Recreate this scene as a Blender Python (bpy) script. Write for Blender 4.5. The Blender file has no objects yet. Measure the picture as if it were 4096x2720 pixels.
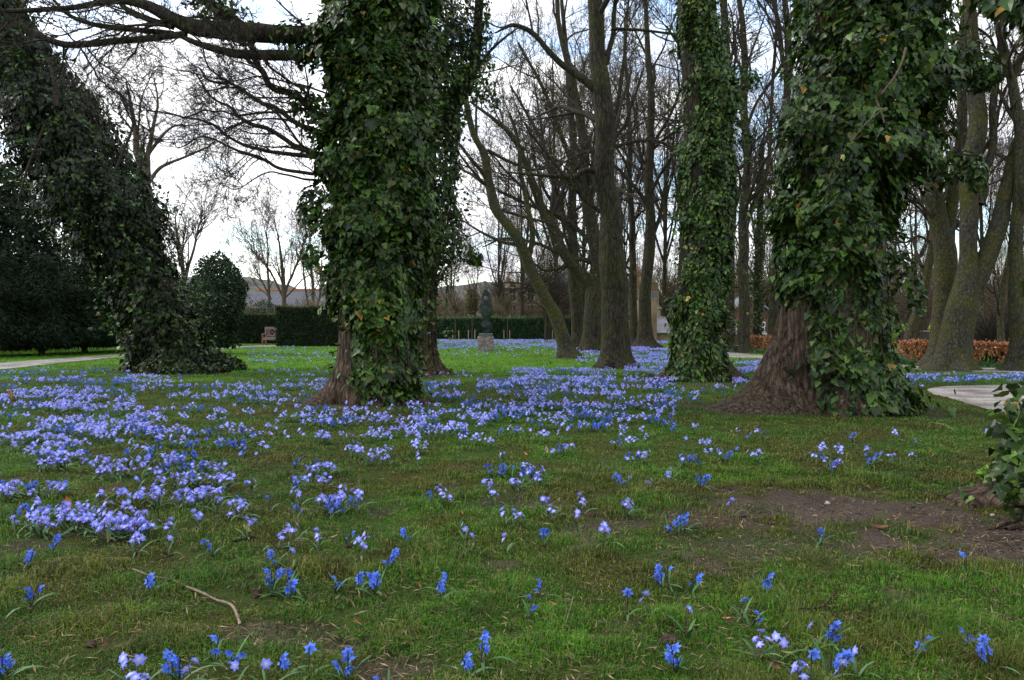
import bpy, bmesh, math, random
import numpy as np
from mathutils import Vector, Matrix

rng = np.random.default_rng(11)
random.seed(11)
PI = math.pi
sc = bpy.context.scene
col = sc.collection

# ---------------------------------------------------------------- camera, light, exposure
FULL = 2361 / 1024.0          # layout notes are in a 2361 px wide view of the scene
FPX, EYE = 780.0, 1.1
PITCH = math.atan(20 / 780.0)
cam_d = bpy.data.cameras.new("camera")
cam = bpy.data.objects.new("camera", cam_d)
col.objects.link(cam)
cam.location = (0, 0, EYE)
cam.rotation_euler = (PI / 2 - PITCH, 0, 0)
cam_d.sensor_width = 36
cam_d.lens = 36 * FPX / 1024
cam_d.clip_start = 0.05
cam_d.clip_end = 5000
sc.camera = cam

SUN_EL, SUN_AZ = math.radians(42), math.radians(-75)     # azimuth measured from +Y towards +X
w = bpy.data.worlds.new("World")
sc.world = w
w.use_nodes = True
nt = w.node_tree
nt.nodes.clear()
N = nt.nodes.new
L = nt.links.new
out = N("ShaderNodeOutputWorld")
bg = N("ShaderNodeBackground")
sky = N("ShaderNodeTexSky")
sky.sky_type = 'NISHITA'
sky.sun_disc = False
sky.sun_elevation = SUN_EL
sky.sun_rotation = SUN_AZ
tc = N("ShaderNodeTexCoord")
sep = N("ShaderNodeSeparateXYZ")
L(tc.outputs["Generated"], sep.inputs[0])
zz = N("ShaderNodeMath"); zz.operation = 'MAXIMUM'; zz.inputs[1].default_value = 0.0
L(sep.outputs["Z"], zz.inputs[0])
za = N("ShaderNodeMath"); za.operation = 'ADD'; za.inputs[1].default_value = 0.22
L(zz.outputs[0], za.inputs[0])
dx = N("ShaderNodeMath"); dx.operation = 'DIVIDE'; L(sep.outputs["X"], dx.inputs[0]); L(za.outputs[0], dx.inputs[1])
dy = N("ShaderNodeMath"); dy.operation = 'DIVIDE'; L(sep.outputs["Y"], dy.inputs[0]); L(za.outputs[0], dy.inputs[1])
cmb = N("ShaderNodeCombineXYZ"); L(dx.outputs[0], cmb.inputs[0]); L(dy.outputs[0], cmb.inputs[1])
cn = N("ShaderNodeTexNoise"); cn.inputs["Scale"].default_value = 1.35; cn.inputs["Detail"].default_value = 7
cn.inputs["Roughness"].default_value = 0.55; cn.inputs["Distortion"].default_value = 0.4
L(cmb.outputs[0], cn.inputs["Vector"])
cr = N("ShaderNodeValToRGB")
cr.color_ramp.elements[0].position = 0.40; cr.color_ramp.elements[0].color = (0.0, 0.0, 0.0, 1)
cr.color_ramp.elements[1].position = 0.51; cr.color_ramp.elements[1].color = (1, 1, 1, 1)
L(cn.outputs["Fac"], cr.inputs[0])
cn2 = N("ShaderNodeTexNoise"); cn2.inputs["Scale"].default_value = 2.6; cn2.inputs["Detail"].default_value = 5
L(cmb.outputs[0], cn2.inputs["Vector"])
cr2 = N("ShaderNodeValToRGB")
cr2.color_ramp.elements[0].position = 0.33; cr2.color_ramp.elements[0].color = (10.6, 11.0, 12.4, 1)
cr2.color_ramp.elements[1].position = 0.50; cr2.color_ramp.elements[1].color = (16, 16.1, 16.4, 1)
L(cn2.outputs["Fac"], cr2.inputs[0])
sb = N("ShaderNodeMix"); sb.data_type = 'RGBA'; sb.blend_type = 'MULTIPLY'; sb.inputs[0].default_value = 1
L(sky.outputs[0], sb.inputs[6]); sb.inputs[7].default_value = (3.9, 3.9, 3.8, 1)
mx = N("ShaderNodeMix"); mx.data_type = 'RGBA'
L(cr.outputs[0], mx.inputs[0]); L(sb.outputs[2], mx.inputs[6]); L(cr2.outputs[0], mx.inputs[7])
L(mx.outputs[2], bg.inputs[0])
bg.inputs[1].default_value = 0.10
L(bg.outputs[0], out.inputs[0])

sd = bpy.data.lights.new("sun", 'SUN')
sun = bpy.data.objects.new("sun", sd)
col.objects.link(sun)
sd.energy = 2.4
sd.angle = math.radians(16)
sd.color = (1.0, 0.95, 0.88)
sdir = Vector((math.sin(SUN_AZ) * math.cos(SUN_EL), math.cos(SUN_AZ) * math.cos(SUN_EL), math.sin(SUN_EL)))
sun.rotation_euler = sdir.to_track_quat('Z', 'Y').to_euler()

sc.view_settings.view_transform = 'Standard'
sc.view_settings.look = 'None'
sc.view_settings.exposure = 0.18
sc.view_settings.gamma = 1.0
sc.cycles.max_bounces = 6
sc.cycles.diffuse_bounces = 3
sc.cycles.glossy_bounces = 2
sc.cycles.transmission_bounces = 3
sc.cycles.transparent_max_bounces = 4

# ---------------------------------------------------------------- layout helpers
cp, sp = math.cos(PITCH), math.sin(PITCH)

def ray(fx, fy):
    x = (np.asarray(fx, float) / FULL - 512) / FPX
    z = (340 - np.asarray(fy, float) / FULL) / FPX
    return x, cp + sp * z, -sp + cp * z

def at(fx, fy, Y):
    a, b, c = ray(fx, fy)
    t = Y / b
    return np.stack(np.broadcast_arrays(a * t, Y + 0 * a, EYE + c * t), -1)

def gnd(fx, fy, z=0.0):
    a, b, c = ray(fx, fy)
    t = (z - EYE) / c
    return np.stack(np.broadcast_arrays(a * t, b * t, z + 0 * a), -1)

def mpp(Y):                      # metres per layout pixel at depth Y
    return Y / (FPX * FULL)

def conv(ox, oy, s):             # enlarged-view coordinates -> layout coordinates
    k = 4096 / 2361.0
    return lambda x, y: ((ox + x / s) / k, (oy + y / s) / k)

def norm(v):
    return v / np.maximum(np.linalg.norm(v, axis=-1, keepdims=True), 1e-9)

def _hash(i, j, k, s):
    h = (i * 374761393 + j * 668265263 + k * 2147483647 + s * 974634777) & 0xFFFFFFFF
    h = ((h ^ (h >> 13)) * 1274126177) & 0xFFFFFFFF
    return ((h ^ (h >> 16)) & 0xFFFF) / 65535.0

def vn(p, scale=1.0, seed=0):    # value noise 0..1
    p = np.asarray(p, float) * scale + 1000.0
    i = np.floor(p).astype(np.int64)
    f = p - i
    f = f * f * (3 - 2 * f)
    r = 0
    for a in (0, 1):
        for b in (0, 1):
            for c in (0, 1):
                wgt = (f[..., 0] if a else 1 - f[..., 0]) * (f[..., 1] if b else 1 - f[..., 1]) * (f[..., 2] if c else 1 - f[..., 2])
                r = r + wgt * _hash(i[..., 0] + a, i[..., 1] + b, i[..., 2] + c, seed)
    return r

def fbm(p, scale=1.0, seed=0, o=3):
    r, a, t = 0, 1.0, 0
    for k in range(o):
        r = r + a * vn(p, scale * 2 ** k, seed + k); t += a; a *= .5
    return r / t

# ---------------------------------------------------------------- mesh and object helpers
def mesh_np(name, V, faces, mat=None, C=None, smooth=True):
    V = np.asarray(V, np.float32)
    faces = [np.asarray(f, np.int32) for f in faces if len(f)]
    me = bpy.data.meshes.new(name)
    me.vertices.add(len(V))
    me.vertices.foreach_set("co", V.ravel())
    nl = sum(f.size for f in faces); npoly = sum(len(f) for f in faces)
    me.loops.add(nl)
    me.loops.foreach_set("vertex_index", np.concatenate([f.ravel() for f in faces]))
    me.polygons.add(npoly)
    tot = np.concatenate([np.full(len(f), f.shape[1], np.int32) for f in faces])
    st = np.concatenate([[0], np.cumsum(tot)[:-1]]).astype(np.int32)
    me.polygons.foreach_set("loop_start", st)
    me.polygons.foreach_set("use_smooth", np.full(npoly, smooth))
    me.update(calc_edges=True)
    if C is not None:
        a = me.color_attributes.new("Col", 'FLOAT_COLOR', 'POINT')
        c4 = np.ones((len(V), 4), np.float32); c4[:, :3] = C
        a.data.foreach_set("color", c4.ravel())
    if mat:
        me.materials.append(mat)
    return me

def put(name, me, parent=None, loc=None):
    o = bpy.data.objects.new(name, me)
    col.objects.link(o)
    if parent: o.parent = parent
    if loc is not None: o.location = loc
    return o

def tag(o, label, cat, group=None, kind=None):
    o["label"] = label
    if cat: o["category"] = cat
    if group: o["group"] = group
    if kind: o["kind"] = kind
    return o

def empty(name, loc, label, cat, group=None):
    o = bpy.data.objects.new(name, None)
    col.objects.link(o)
    o.location = Vector([float(v) for v in loc])
    o.empty_display_size = .1
    return tag(o, label, cat, group)

class MB:                         # collects pieces into one mesh
    def __init__(s): s.V = []; s.F3 = []; s.F4 = []; s.C = []; s.n = 0
    def add(s, V, F, C=None):
        V = np.asarray(V, float).reshape(-1, 3)
        if isinstance(F, (list, tuple)) and len(F) and np.ndim(F[0]) == 1: F = [np.asarray(F)]
        for f in (F if isinstance(F, (list, tuple)) else [F]):
            f = np.asarray(f, np.int64)
            if not len(f): continue
            (s.F3 if f.shape[1] == 3 else s.F4).append(f + s.n)
        s.V.append(V); s.n += len(V)
        if C is None: C = np.ones((len(V), 3)) * .5
        s.C.append(np.broadcast_to(np.asarray(C, float), (len(V), 3)))
        return s
    def box(s, x0, x1, y0, y1, z0, z1, C=None):
        V = [(x, y, z) for x in (x0, x1) for y in (y0, y1) for z in (z0, z1)]
        F = [(0, 1, 3, 2), (4, 6, 7, 5), (0, 4, 5, 1), (2, 3, 7, 6), (0, 2, 6, 4), (1, 5, 7, 3)]
        return s.add(V, F, C)
    def mesh(s, name, mat, off=(0, 0, 0), smooth=True):
        V = np.concatenate(s.V) - np.asarray(off, float)
        fs = []
        if s.F3: fs.append(np.concatenate(s.F3))
        if s.F4: fs.append(np.concatenate(s.F4))
        return mesh_np(name, V, fs, mat, np.concatenate(s.C), smooth)

def smooth_poly(P, K):            # Catmull-Rom resample of an (n, d) control polyline
    P = np.asarray(P, float)
    if len(P) < 3:
        t = np.linspace(0, 1, K)[:, None]; return P[0] * (1 - t) + P[-1] * t
    Q = np.vstack([2 * P[0] - P[1], P, 2 * P[-1] - P[-2]])
    u = np.linspace(0, len(P) - 1 - 1e-6, K); i = u.astype(int); f = (u - i)[:, None]
    a, b, c, d = Q[i], Q[i + 1], Q[i + 2], Q[i + 3]
    return .5 * ((2 * b) + (c - a) * f + (2 * a - 5 * b + 4 * c - d) * f ** 2 + (3 * b - a - 3 * c + d) * f ** 3)

def tubes(P, R, S, seed=0, rough=0.0):
    """P (N,K,3), R (N,K) -> verts, quads (+ end caps left open; tips taper)"""
    Nn, K, _ = P.shape
    T = norm(np.gradient(P, axis=1))
    ref = norm(np.array([.37, .61, .13]) + 0 * T)
    U = norm(np.cross(T, ref)); W = np.cross(T, U)
    a = np.arange(S) * 2 * PI / S
    rr = R[..., None] * np.ones(S)
    V = P[:, :, None] + rr[..., None] * (np.cos(a)[:, None] * U[:, :, None] + np.sin(a)[:, None] * W[:, :, None])
    if rough > 0:
        d = fbm(V, 2.2 / max(float(R.max()), .02) * .25, seed) - .5
        V = V + norm(V - P[:, :, None]) * (d * rough)[..., None] * rr[..., None]
    base = (np.arange(Nn)[:, None, None] * K + np.arange(K - 1)[None, :, None]) * S
    j = np.arange(S)[None, None]
    j2 = (np.arange(S) + 1) % S
    F = np.stack([base + j, base + j2, base + S + j2, base + S + j], -1).reshape(-1, 4)
    return V.reshape(-1, 3), F

def grow(P0, D0, Ln, R0, K, wob, up, tip=.25, r=rng):
    n = len(P0)
    P = np.zeros((n, K, 3)); P[:, 0] = P0
    D = norm(D0)
    bend = r.normal(0, wob, (n, 3))
    for k in range(1, K):
        D = norm(D + r.normal(0, wob, (n, 3)) + bend * .35 + np.array([0, 0, up]))
        P[:, k] = P[:, k - 1] + D * (Ln / (K - 1))[:, None]
    t = np.linspace(0, 1, K)
    R = R0[:, None] * (1 - (1 - tip) * t)
    return P, R

def spawn(P, R, Ln, per, t0, t1, ang, lr, rr, r=rng, updir=.25, rmin=.003):
    n, K, _ = P.shape
    idx = np.repeat(np.arange(n), per)
    t = r.uniform(t0, t1, len(idx))
    u = t * (K - 1); i = np.minimum(u.astype(int), K - 2); f = (u - i)[:, None]
    A, B = P[idx, i], P[idx, i + 1]
    pos = A * (1 - f) + B * f
    tan = norm(B - A)
    ax = norm(np.cross(tan, r.normal(0, 1, tan.shape)))
    an = np.radians(r.uniform(ang[0], ang[1], len(idx)))[:, None]
    D = tan * np.cos(an) + ax * np.sin(an) + np.array([0, 0, updir])
    Lc = Ln[idx] * lr * r.uniform(.55, 1.15, len(idx)) * (1.15 - .6 * t)
    Rp = R[idx, i]
    return pos, norm(D), Lc, np.maximum(Rp * rr * r.uniform(.7, 1.0, len(idx)), rmin)

# ---------------------------------------------------------------- materials
def new_mat(name):
    m = bpy.data.materials.new(name); m.use_nodes = True
    nt = m.node_tree
    return m, nt, nt.nodes["Principled BSDF"], nt.nodes["Material Output"]

def mat_attr(name, rough=.6, spec=.3, var=.35, scale=8.0, transl=0.0, bump=0.0, bscale=40):
    m, nt, b, o = new_mat(name)
    at_ = nt.nodes.new("ShaderNodeAttribute"); at_.attribute_name = "Col"
    tcn = nt.nodes.new("ShaderNodeTexCoord")
    no = nt.nodes.new("ShaderNodeTexNoise"); no.inputs["Scale"].default_value = scale; no.inputs["Detail"].default_value = 3
    nt.links.new(tcn.outputs["Object"], no.inputs["Vector"])
    mr = nt.nodes.new("ShaderNodeMapRange"); mr.inputs[1].default_value = .3; mr.inputs[2].default_value = .7
    mr.inputs[3].default_value = 1 - var; mr.inputs[4].default_value = 1 + var
    nt.links.new(no.outputs["Fac"], mr.inputs[0])
    mu = nt.nodes.new("ShaderNodeMix"); mu.data_type = 'RGBA'; mu.blend_type = 'MULTIPLY'; mu.inputs[0].default_value = 1
    nt.links.new(at_.outputs["Color"], mu.inputs[6]); nt.links.new(mr.outputs[0], mu.inputs[7])
    nt.links.new(mu.outputs[2], b.inputs["Base Color"])
    b.inputs["Roughness"].default_value = rough
    b.inputs["Specular IOR Level"].default_value = spec
    if bump > 0:
        bn = nt.nodes.new("ShaderNodeTexNoise"); bn.inputs["Scale"].default_value = bscale; bn.inputs["Detail"].default_value = 5
        nt.links.new(tcn.outputs["Object"], bn.inputs["Vector"])
        bp = nt.nodes.new("ShaderNodeBump"); bp.inputs["Strength"].default_value = bump; bp.inputs["Distance"].default_value = .02
        nt.links.new(bn.outputs["Fac"], bp.inputs["Height"]); nt.links.new(bp.outputs[0], b.inputs["Normal"])
    if transl > 0:
        tr = nt.nodes.new("ShaderNodeBsdfTranslucent"); nt.links.new(mu.outputs[2], tr.inputs[0])
        ms = nt.nodes.new("ShaderNodeMixShader"); ms.inputs[0].default_value = transl
        nt.links.new(b.outputs[0], ms.inputs[1]); nt.links.new(tr.outputs[0], ms.inputs[2])
        nt.links.new(ms.outputs[0], o.inputs[0])
    return m

def mat_bark(name, c1, c2, moss, moss_amt=.5, ridge=1.0, zs=.28, lichen=(.19, .20, .17)):
    m, nt, b, o = new_mat(name)
    tcn = nt.nodes.new("ShaderNodeTexCoord")
    mp = nt.nodes.new("ShaderNodeMapping"); mp.inputs["Scale"].default_value = (1, 1, zs)
    nt.links.new(tcn.outputs["Object"], mp.inputs[0])
    n1 = nt.nodes.new("ShaderNodeTexNoise"); n1.inputs["Scale"].default_value = 22; n1.inputs["Detail"].default_value = 8; n1.inputs["Roughness"].default_value = .65
    n1.inputs["Distortion"].default_value = .6
    nt.links.new(mp.outputs[0], n1.inputs["Vector"])
    vo = nt.nodes.new("ShaderNodeTexVoronoi"); vo.feature = 'DISTANCE_TO_EDGE'; vo.inputs["Scale"].default_value = 16
    nt.links.new(mp.outputs[0], vo.inputs["Vector"])
    r1 = nt.nodes.new("ShaderNodeValToRGB")
    r1.color_ramp.elements[0].position = .35; r1.color_ramp.elements[0].color = (*c1, 1)
    r1.color_ramp.elements[1].position = .68; r1.color_ramp.elements[1].color = (*c2, 1)
    nt.links.new(n1.outputs["Fac"], r1.inputs[0])
    n2 = nt.nodes.new("ShaderNodeTexNoise"); n2.inputs["Scale"].default_value = 2.3; n2.inputs["Detail"].default_value = 7; n2.inputs["Roughness"].default_value = .7
    nt.links.new(tcn.outputs["Object"], n2.inputs["Vector"])
    r2 = nt.nodes.new("ShaderNodeValToRGB")
    r2.color_ramp.elements[0].position = .62 - .25 * moss_amt; r2.color_ramp.elements[0].color = (0, 0, 0, 1)
    r2.color_ramp.elements[1].position = .74 - .15 * moss_amt; r2.color_ramp.elements[1].color = (.85, .85, .85, 1)
    nt.links.new(n2.outputs["Fac"], r2.inputs[0])
    mu = nt.nodes.new("ShaderNodeMix"); mu.data_type = 'RGBA'
    nt.links.new(r2.outputs[0], mu.inputs[0]); nt.links.new(r1.outputs[0], mu.inputs[6]); mu.inputs[7].default_value = (*moss, 1)
    # pale lichen speckle
    n3 = nt.nodes.new("ShaderNodeTexNoise"); n3.inputs["Scale"].default_value = 34; n3.inputs["Detail"].default_value = 3
    nt.links.new(tcn.outputs["Object"], n3.inputs["Vector"])
    r3 = nt.nodes.new("ShaderNodeValToRGB"); r3.color_ramp.elements[0].position = .63; r3.color_ramp.elements[1].position = .72
    r3.color_ramp.elements[1].color = (.5, .5, .5, 1)
    nt.links.new(n3.outputs["Fac"], r3.inputs[0])
    mu2 = nt.nodes.new("ShaderNodeMix"); mu2.data_type = 'RGBA'
    nt.links.new(r3.outputs[0], mu2.inputs[0]); nt.links.new(mu.outputs[2], mu2.inputs[6]); mu2.inputs[7].default_value = (*lichen, 1)
    fr = nt.nodes.new("ShaderNodeMapRange"); fr.inputs[1].default_value = 0; fr.inputs[2].default_value = .16; fr.inputs[3].default_value = 1 - .62 * min(1, ridge); fr.inputs[4].default_value = 1.1
    wp = nt.nodes.new("ShaderNodeVectorMath"); wp.operation = 'MULTIPLY_ADD'; wp.inputs[1].default_value = (.10, .10, .10)
    nt.links.new(n1.outputs["Color"], wp.inputs[0]); nt.links.new(mp.outputs[0], wp.inputs[2]); nt.links.new(wp.outputs[0], vo.inputs["Vector"])
    nt.links.new(vo.outputs["Distance"], fr.inputs[0])
    mu3 = nt.nodes.new("ShaderNodeMix"); mu3.data_type = 'RGBA'; mu3.blend_type = 'MULTIPLY'; mu3.inputs[0].default_value = 1
    nt.links.new(mu2.outputs[2], mu3.inputs[6]); nt.links.new(fr.outputs[0], mu3.inputs[7])
    nt.links.new(mu3.outputs[2], b.inputs["Base Color"])
    ad = nt.nodes.new("ShaderNodeMath"); ad.operation = 'MULTIPLY_ADD'; ad.inputs[1].default_value = 1.6
    nt.links.new(vo.outputs["Distance"], ad.inputs[0]); nt.links.new(n1.outputs["Fac"], ad.inputs[2])
    bp = nt.nodes.new("ShaderNodeBump"); bp.inputs["Strength"].default_value = min(1, .9 * ridge); bp.inputs["Distance"].default_value = .035 * ridge
    nt.links.new(ad.outputs[0], bp.inputs["Height"]); nt.links.new(bp.outputs[0], b.inputs["Normal"])
    b.inputs["Roughness"].default_value = .9
    b.inputs["Specular IOR Level"].default_value = .15
    return m

def mat_plain(name, c, rough=.7, spec=.3, metal=0, nscale=12, var=.2, bump=.2, c2=None):
    m, nt, b, o = new_mat(name)
    tcn = nt.nodes.new("ShaderNodeTexCoord")
    n1 = nt.nodes.new("ShaderNodeTexNoise"); n1.inputs["Scale"].default_value = nscale; n1.inputs["Detail"].default_value = 6
    nt.links.new(tcn.outputs["Object"], n1.inputs["Vector"])
    r = nt.nodes.new("ShaderNodeValToRGB")
    c2 = c2 or tuple(x * (1 + var) for x in c)
    r.color_ramp.elements[0].position = .35; r.color_ramp.elements[0].color = (*[x * (1 - var) for x in c], 1)
    r.color_ramp.elements[1].position = .68; r.color_ramp.elements[1].color = (*c2, 1)
    nt.links.new(n1.outputs["Fac"], r.inputs[0]); nt.links.new(r.outputs[0], b.inputs["Base Color"])
    bp = nt.nodes.new("ShaderNodeBump"); bp.inputs["Strength"].default_value = bump; bp.inputs["Distance"].default_value = .02
    nt.links.new(n1.outputs["Fac"], bp.inputs["Height"]); nt.links.new(bp.outputs[0], b.inputs["Normal"])
    b.inputs["Roughness"].default_value = rough; b.inputs["Specular IOR Level"].default_value = spec; b.inputs["Metallic"].default_value = metal
    return m

def mat_brick(name, c1, c2, mortar, sx=3.0, bw=.5, rh=.25):
    m, nt, b, o = new_mat(name)
    tcn = nt.nodes.new("ShaderNodeTexCoord")
    mp = nt.nodes.new("ShaderNodeMapping"); mp.inputs["Rotation"].default_value = (PI / 2, 0, 0)
    nt.links.new(tcn.outputs["Object"], mp.inputs[0])
    br = nt.nodes.new("ShaderNodeTexBrick"); br.inputs["Scale"].default_value = sx
    br.inputs["Brick Width"].default_value = bw; br.inputs["Row Height"].default_value = rh
    br.inputs["Mortar Size"].default_value = .015
    br.inputs["Color1"].default_value = (*c1, 1); br.inputs["Color2"].default_value = (*c2, 1); br.inputs["Mortar"].default_value = (*mortar, 1)
    nt.links.new(mp.outputs[0], br.inputs["Vector"])
    n1 = nt.nodes.new("ShaderNodeTexNoise"); n1.inputs["Scale"].default_value = 1.2; n1.inputs["Detail"].default_value = 7
    nt.links.new(tcn.outputs["Object"], n1.inputs["Vector"])
    mr = nt.nodes.new("ShaderNodeMapRange"); mr.inputs[1].default_value = .3; mr.inputs[2].default_value = .7; mr.inputs[3].default_value = .6; mr.inputs[4].default_value = 1.25
    nt.links.new(n1.outputs["Fac"], mr.inputs[0])
    mu = nt.nodes.new("ShaderNodeMix"); mu.data_type = 'RGBA'; mu.blend_type = 'MULTIPLY'; mu.inputs[0].default_value = 1
    nt.links.new(br.outputs["Color"], mu.inputs[6]); nt.links.new(mr.outputs[0], mu.inputs[7])
    nt.links.new(mu.outputs[2], b.inputs["Base Color"])
    b.inputs["Roughness"].default_value = .9
    return m

M = {}
M['bark'] = mat_bark("bark_brown", (.019, .013, .009), (.20, .138, .094), (.085, .072, .028), .25, 1.2, .16, (.24, .19, .13))
M['bark_dark'] = mat_bark("bark_dark", (.012, .010, .008), (.082, .068, .052), (.058, .060, .020), .8, 1.0, .22)
M['bark_grey'] = mat_bark("bark_grey_moss", (.018, .017, .013), (.090, .082, .064), (.070, .068, .014), .85, .8, .5)
M['bark_twig'] = mat_bark("bark_twig", (.022, .017, .013), (.062, .050, .040), (.06, .058, .03), .25, .3, 1)
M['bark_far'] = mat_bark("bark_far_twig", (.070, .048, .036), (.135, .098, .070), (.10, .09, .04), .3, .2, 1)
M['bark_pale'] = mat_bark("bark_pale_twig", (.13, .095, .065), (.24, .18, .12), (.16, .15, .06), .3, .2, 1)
M['stickpale0'] = mat_bark("ivy_stem_bark", (.03, .022, .015), (.10, .075, .052), (.12, .10, .05), .2, .3, .5)
M['ivy'] = mat_attr("ivy_leaf", .42, .32, .35, 5, .16)
M['leaf'] = mat_attr("leaf_matt", .65, .16, .3, 5, .15)
M['grass'] = mat_attr("grass_blade", .55, .3, .25, 3, .25)
M['petal'] = mat_attr("petal", .6, .25, .08, 30, .3)
nt_ = M['petal'].node_tree; oi = nt_.nodes.new("ShaderNodeObjectInfo"); mr_ = nt_.nodes.new("ShaderNodeMapRange"); mr_.inputs[3].default_value = .72; mr_.inputs[4].default_value = 1.18
mm = nt_.nodes.new("ShaderNodeMix"); mm.data_type = 'RGBA'; mm.blend_type = 'MULTIPLY'; mm.inputs[0].default_value = 1
pb = nt_.nodes["Principled BSDF"]; src = pb.inputs["Base Color"].links[0].from_socket
nt_.links.new(oi.outputs["Random"], mr_.inputs[0]); nt_.links.new(src, mm.inputs[6]); nt_.links.new(mr_.outputs[0], mm.inputs[7]); nt_.links.new(mm.outputs[2], pb.inputs["Base Color"])
M['dead'] = mat_attr("dead_leaf", .75, .2, .3, 40, .12, .4, 60)

# ---------------------------------------------------------------- ground, soil and lushness maps, far daylight painted in
def soil_amt(x, y):
    x = np.asarray(x, float); y = np.asarray(y, float)
    p = np.stack([x, y, 0 * x], -1)
    n = fbm(p, 2.2, 31, 4)
    n2 = fbm(p, 7.0, 57, 3)
    s = np.zeros_like(x)
    for fx, fy, rx, ry, k in SOIL:
        c = gnd(fx, fy)
        d = np.sqrt(((x - c[0]) / rx) ** 2 + ((y - c[1]) / ry) ** 2)
        s = np.maximum(s, k * np.clip(1.5 - d * 1.0 + (n - .5) * 2.4 + (n2 - .5) * 1.9, 0, 1))
    small = np.clip((fbm(p, 2.6, 77, 3) - .63) * 8 + (n2 - .5) * 2.4, 0, 1) * np.clip((7.5 - y) / 3, 0, 1) * .75
    return np.clip(np.maximum(s, small), 0, 1)

SOIL = [(2120, 1190, .95, .46, 1.0), (1690, 1185, .5, .22, .7), (2340, 1230, .6, .45, 1.0), (1560, 935, .8, .4, .55), (1900, 1170, .7, .3, .85),
        (860, 930, 1.0, .45, .8), (1940, 955, 1.5, .4, .45), (1000, 868, .9, .8, .6), (1600, 886, 1.0, .7, .6), (400, 864, 1.4, .9, .5),
        (1420, 852, .8, .7, .6), (1310, 828, .6, .6, .6), (1120, 812, .6, .7, .5), (2190, 860, 1.2, .7, .5), (1760, 1260, .6, .2, .6)]

def lush_lit(x, y):       # 0 mossy and worn, 1 fresh green; far rise also paints in open light
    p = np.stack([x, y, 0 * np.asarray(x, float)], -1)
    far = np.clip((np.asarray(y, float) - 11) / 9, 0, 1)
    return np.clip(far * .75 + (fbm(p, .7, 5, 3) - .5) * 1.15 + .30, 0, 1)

GREEN = np.array([.040, .100, .007]); MOSS = np.array([.088, .090, .010]); SOILC = np.array([.060, .044, .034]); LUSH_LIT = np.array([.088, .245, .009])  # last one: fresh green, raised so the far lawn looks lit in the open

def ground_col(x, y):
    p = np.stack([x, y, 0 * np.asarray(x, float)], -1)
    lu = lush_lit(x, y)[..., None]
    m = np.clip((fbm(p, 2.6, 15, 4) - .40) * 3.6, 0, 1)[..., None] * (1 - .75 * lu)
    c = (GREEN * (1 - lu) + LUSH_LIT * lu) * (1 - m) + MOSS * m
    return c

xs = np.concatenate([[-2500, -900, -350, -150, -70, -45], np.arange(-30, -5, .16), np.arange(-5, 5.5, .055), np.arange(5.6, 30.01, .16), [45, 70, 150, 350, 900, 2500]])
ys = np.concatenate([[-300, -60, -15, -4], np.arange(0, 2, .16), np.arange(2, 8, .055), np.arange(8.1, 48.01, .16), [55, 65, 80, 110, 160, 260, 500, 1000, 2500]])
X, Yg = np.meshgrid(xs, ys)
so = soil_amt(X, Yg)[..., None]
soilvar = (.45 + 1.1 * fbm(np.stack([X, Yg, 0 * X], -1), 3.2, 401, 4))[..., None]
gc = ground_col(X, Yg) * (.32 + .36 * lush_lit(X, Yg)[..., None] * (Yg[..., None] > 14)) + np.array([.012, .008, .004])
gc = gc * (1 - so) + SOILC * soilvar * so
relief = (fbm(np.stack([X, Yg, 0 * X], -1), 6.0, 301, 4) - .56) * .050 * np.clip((9 - np.abs(Yg)) / 3, 0, 1) * (np.abs(X) < 7)
V = np.stack([X, Yg, np.minimum(relief, .006) * (.35 + .65 * so[..., 0])], -1).reshape(-1, 3)
nx, ny = len(xs), len(ys)
ii = (np.arange(ny - 1)[:, None] * nx + np.arange(nx - 1)[None])
F = np.stack([ii, ii + 1, ii + nx + 1, ii + nx], -1).reshape(-1, 4)
M['ground'] = mat_attr("ground_grass_soil", .95, .1, .55, 70, 0, .7, 130)
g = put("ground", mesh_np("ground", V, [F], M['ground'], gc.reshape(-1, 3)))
tag(g, "mossy green park lawn with worn patches of bare soil", None, None, "structure")

# hills far behind the roofs
def hill(name, prof, Y, c, label):
    fx = np.linspace(prof[0][0], prof[-1][0], 160)
    fy = np.interp(fx, [p[0] for p in prof], [p[1] for p in prof])
    top = at(fx, fy + (vn(np.stack([fx * .09, 0 * fx, 0 * fx], -1), 1, 3) - .5) * 7, Y)
    K = 8; rows = []
    for k in range(K):
        u = k / (K - 1)
        r = top.copy(); r[:, 2] = top[:, 2] * math.sin(u * PI / 2); r[:, 1] = Y - (1 - u) * Y * .3
        rows.append(r)
    b = top.copy(); b[:, 1] += Y * .3; b[:, 2] = 0; rows.append(b)
    V = np.concatenate(rows); n = len(fx)
    ii = (np.arange(K)[:, None] * n + np.arange(n - 1)[None])
    F = np.stack([ii, ii + 1, ii + n + 1, ii + n], -1).reshape(-1, 4)
    o = put(name, mesh_np(name, V, [F], mat_plain(name, c, .95, .1, 0, .12, .35, .1)))
    tag(o, label, None, None, "structure")
hill("hills", [(-600, 715), (200, 690), (480, 640), (560, 634), (640, 650), (700, 672), (760, 676), (900, 668), (1010, 664), (1150, 650), (1260, 660), (1500, 690), (2000, 700), (3000, 715)], 420, (.080, .080, .070), "grey wooded hill far behind the hedges")

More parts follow.
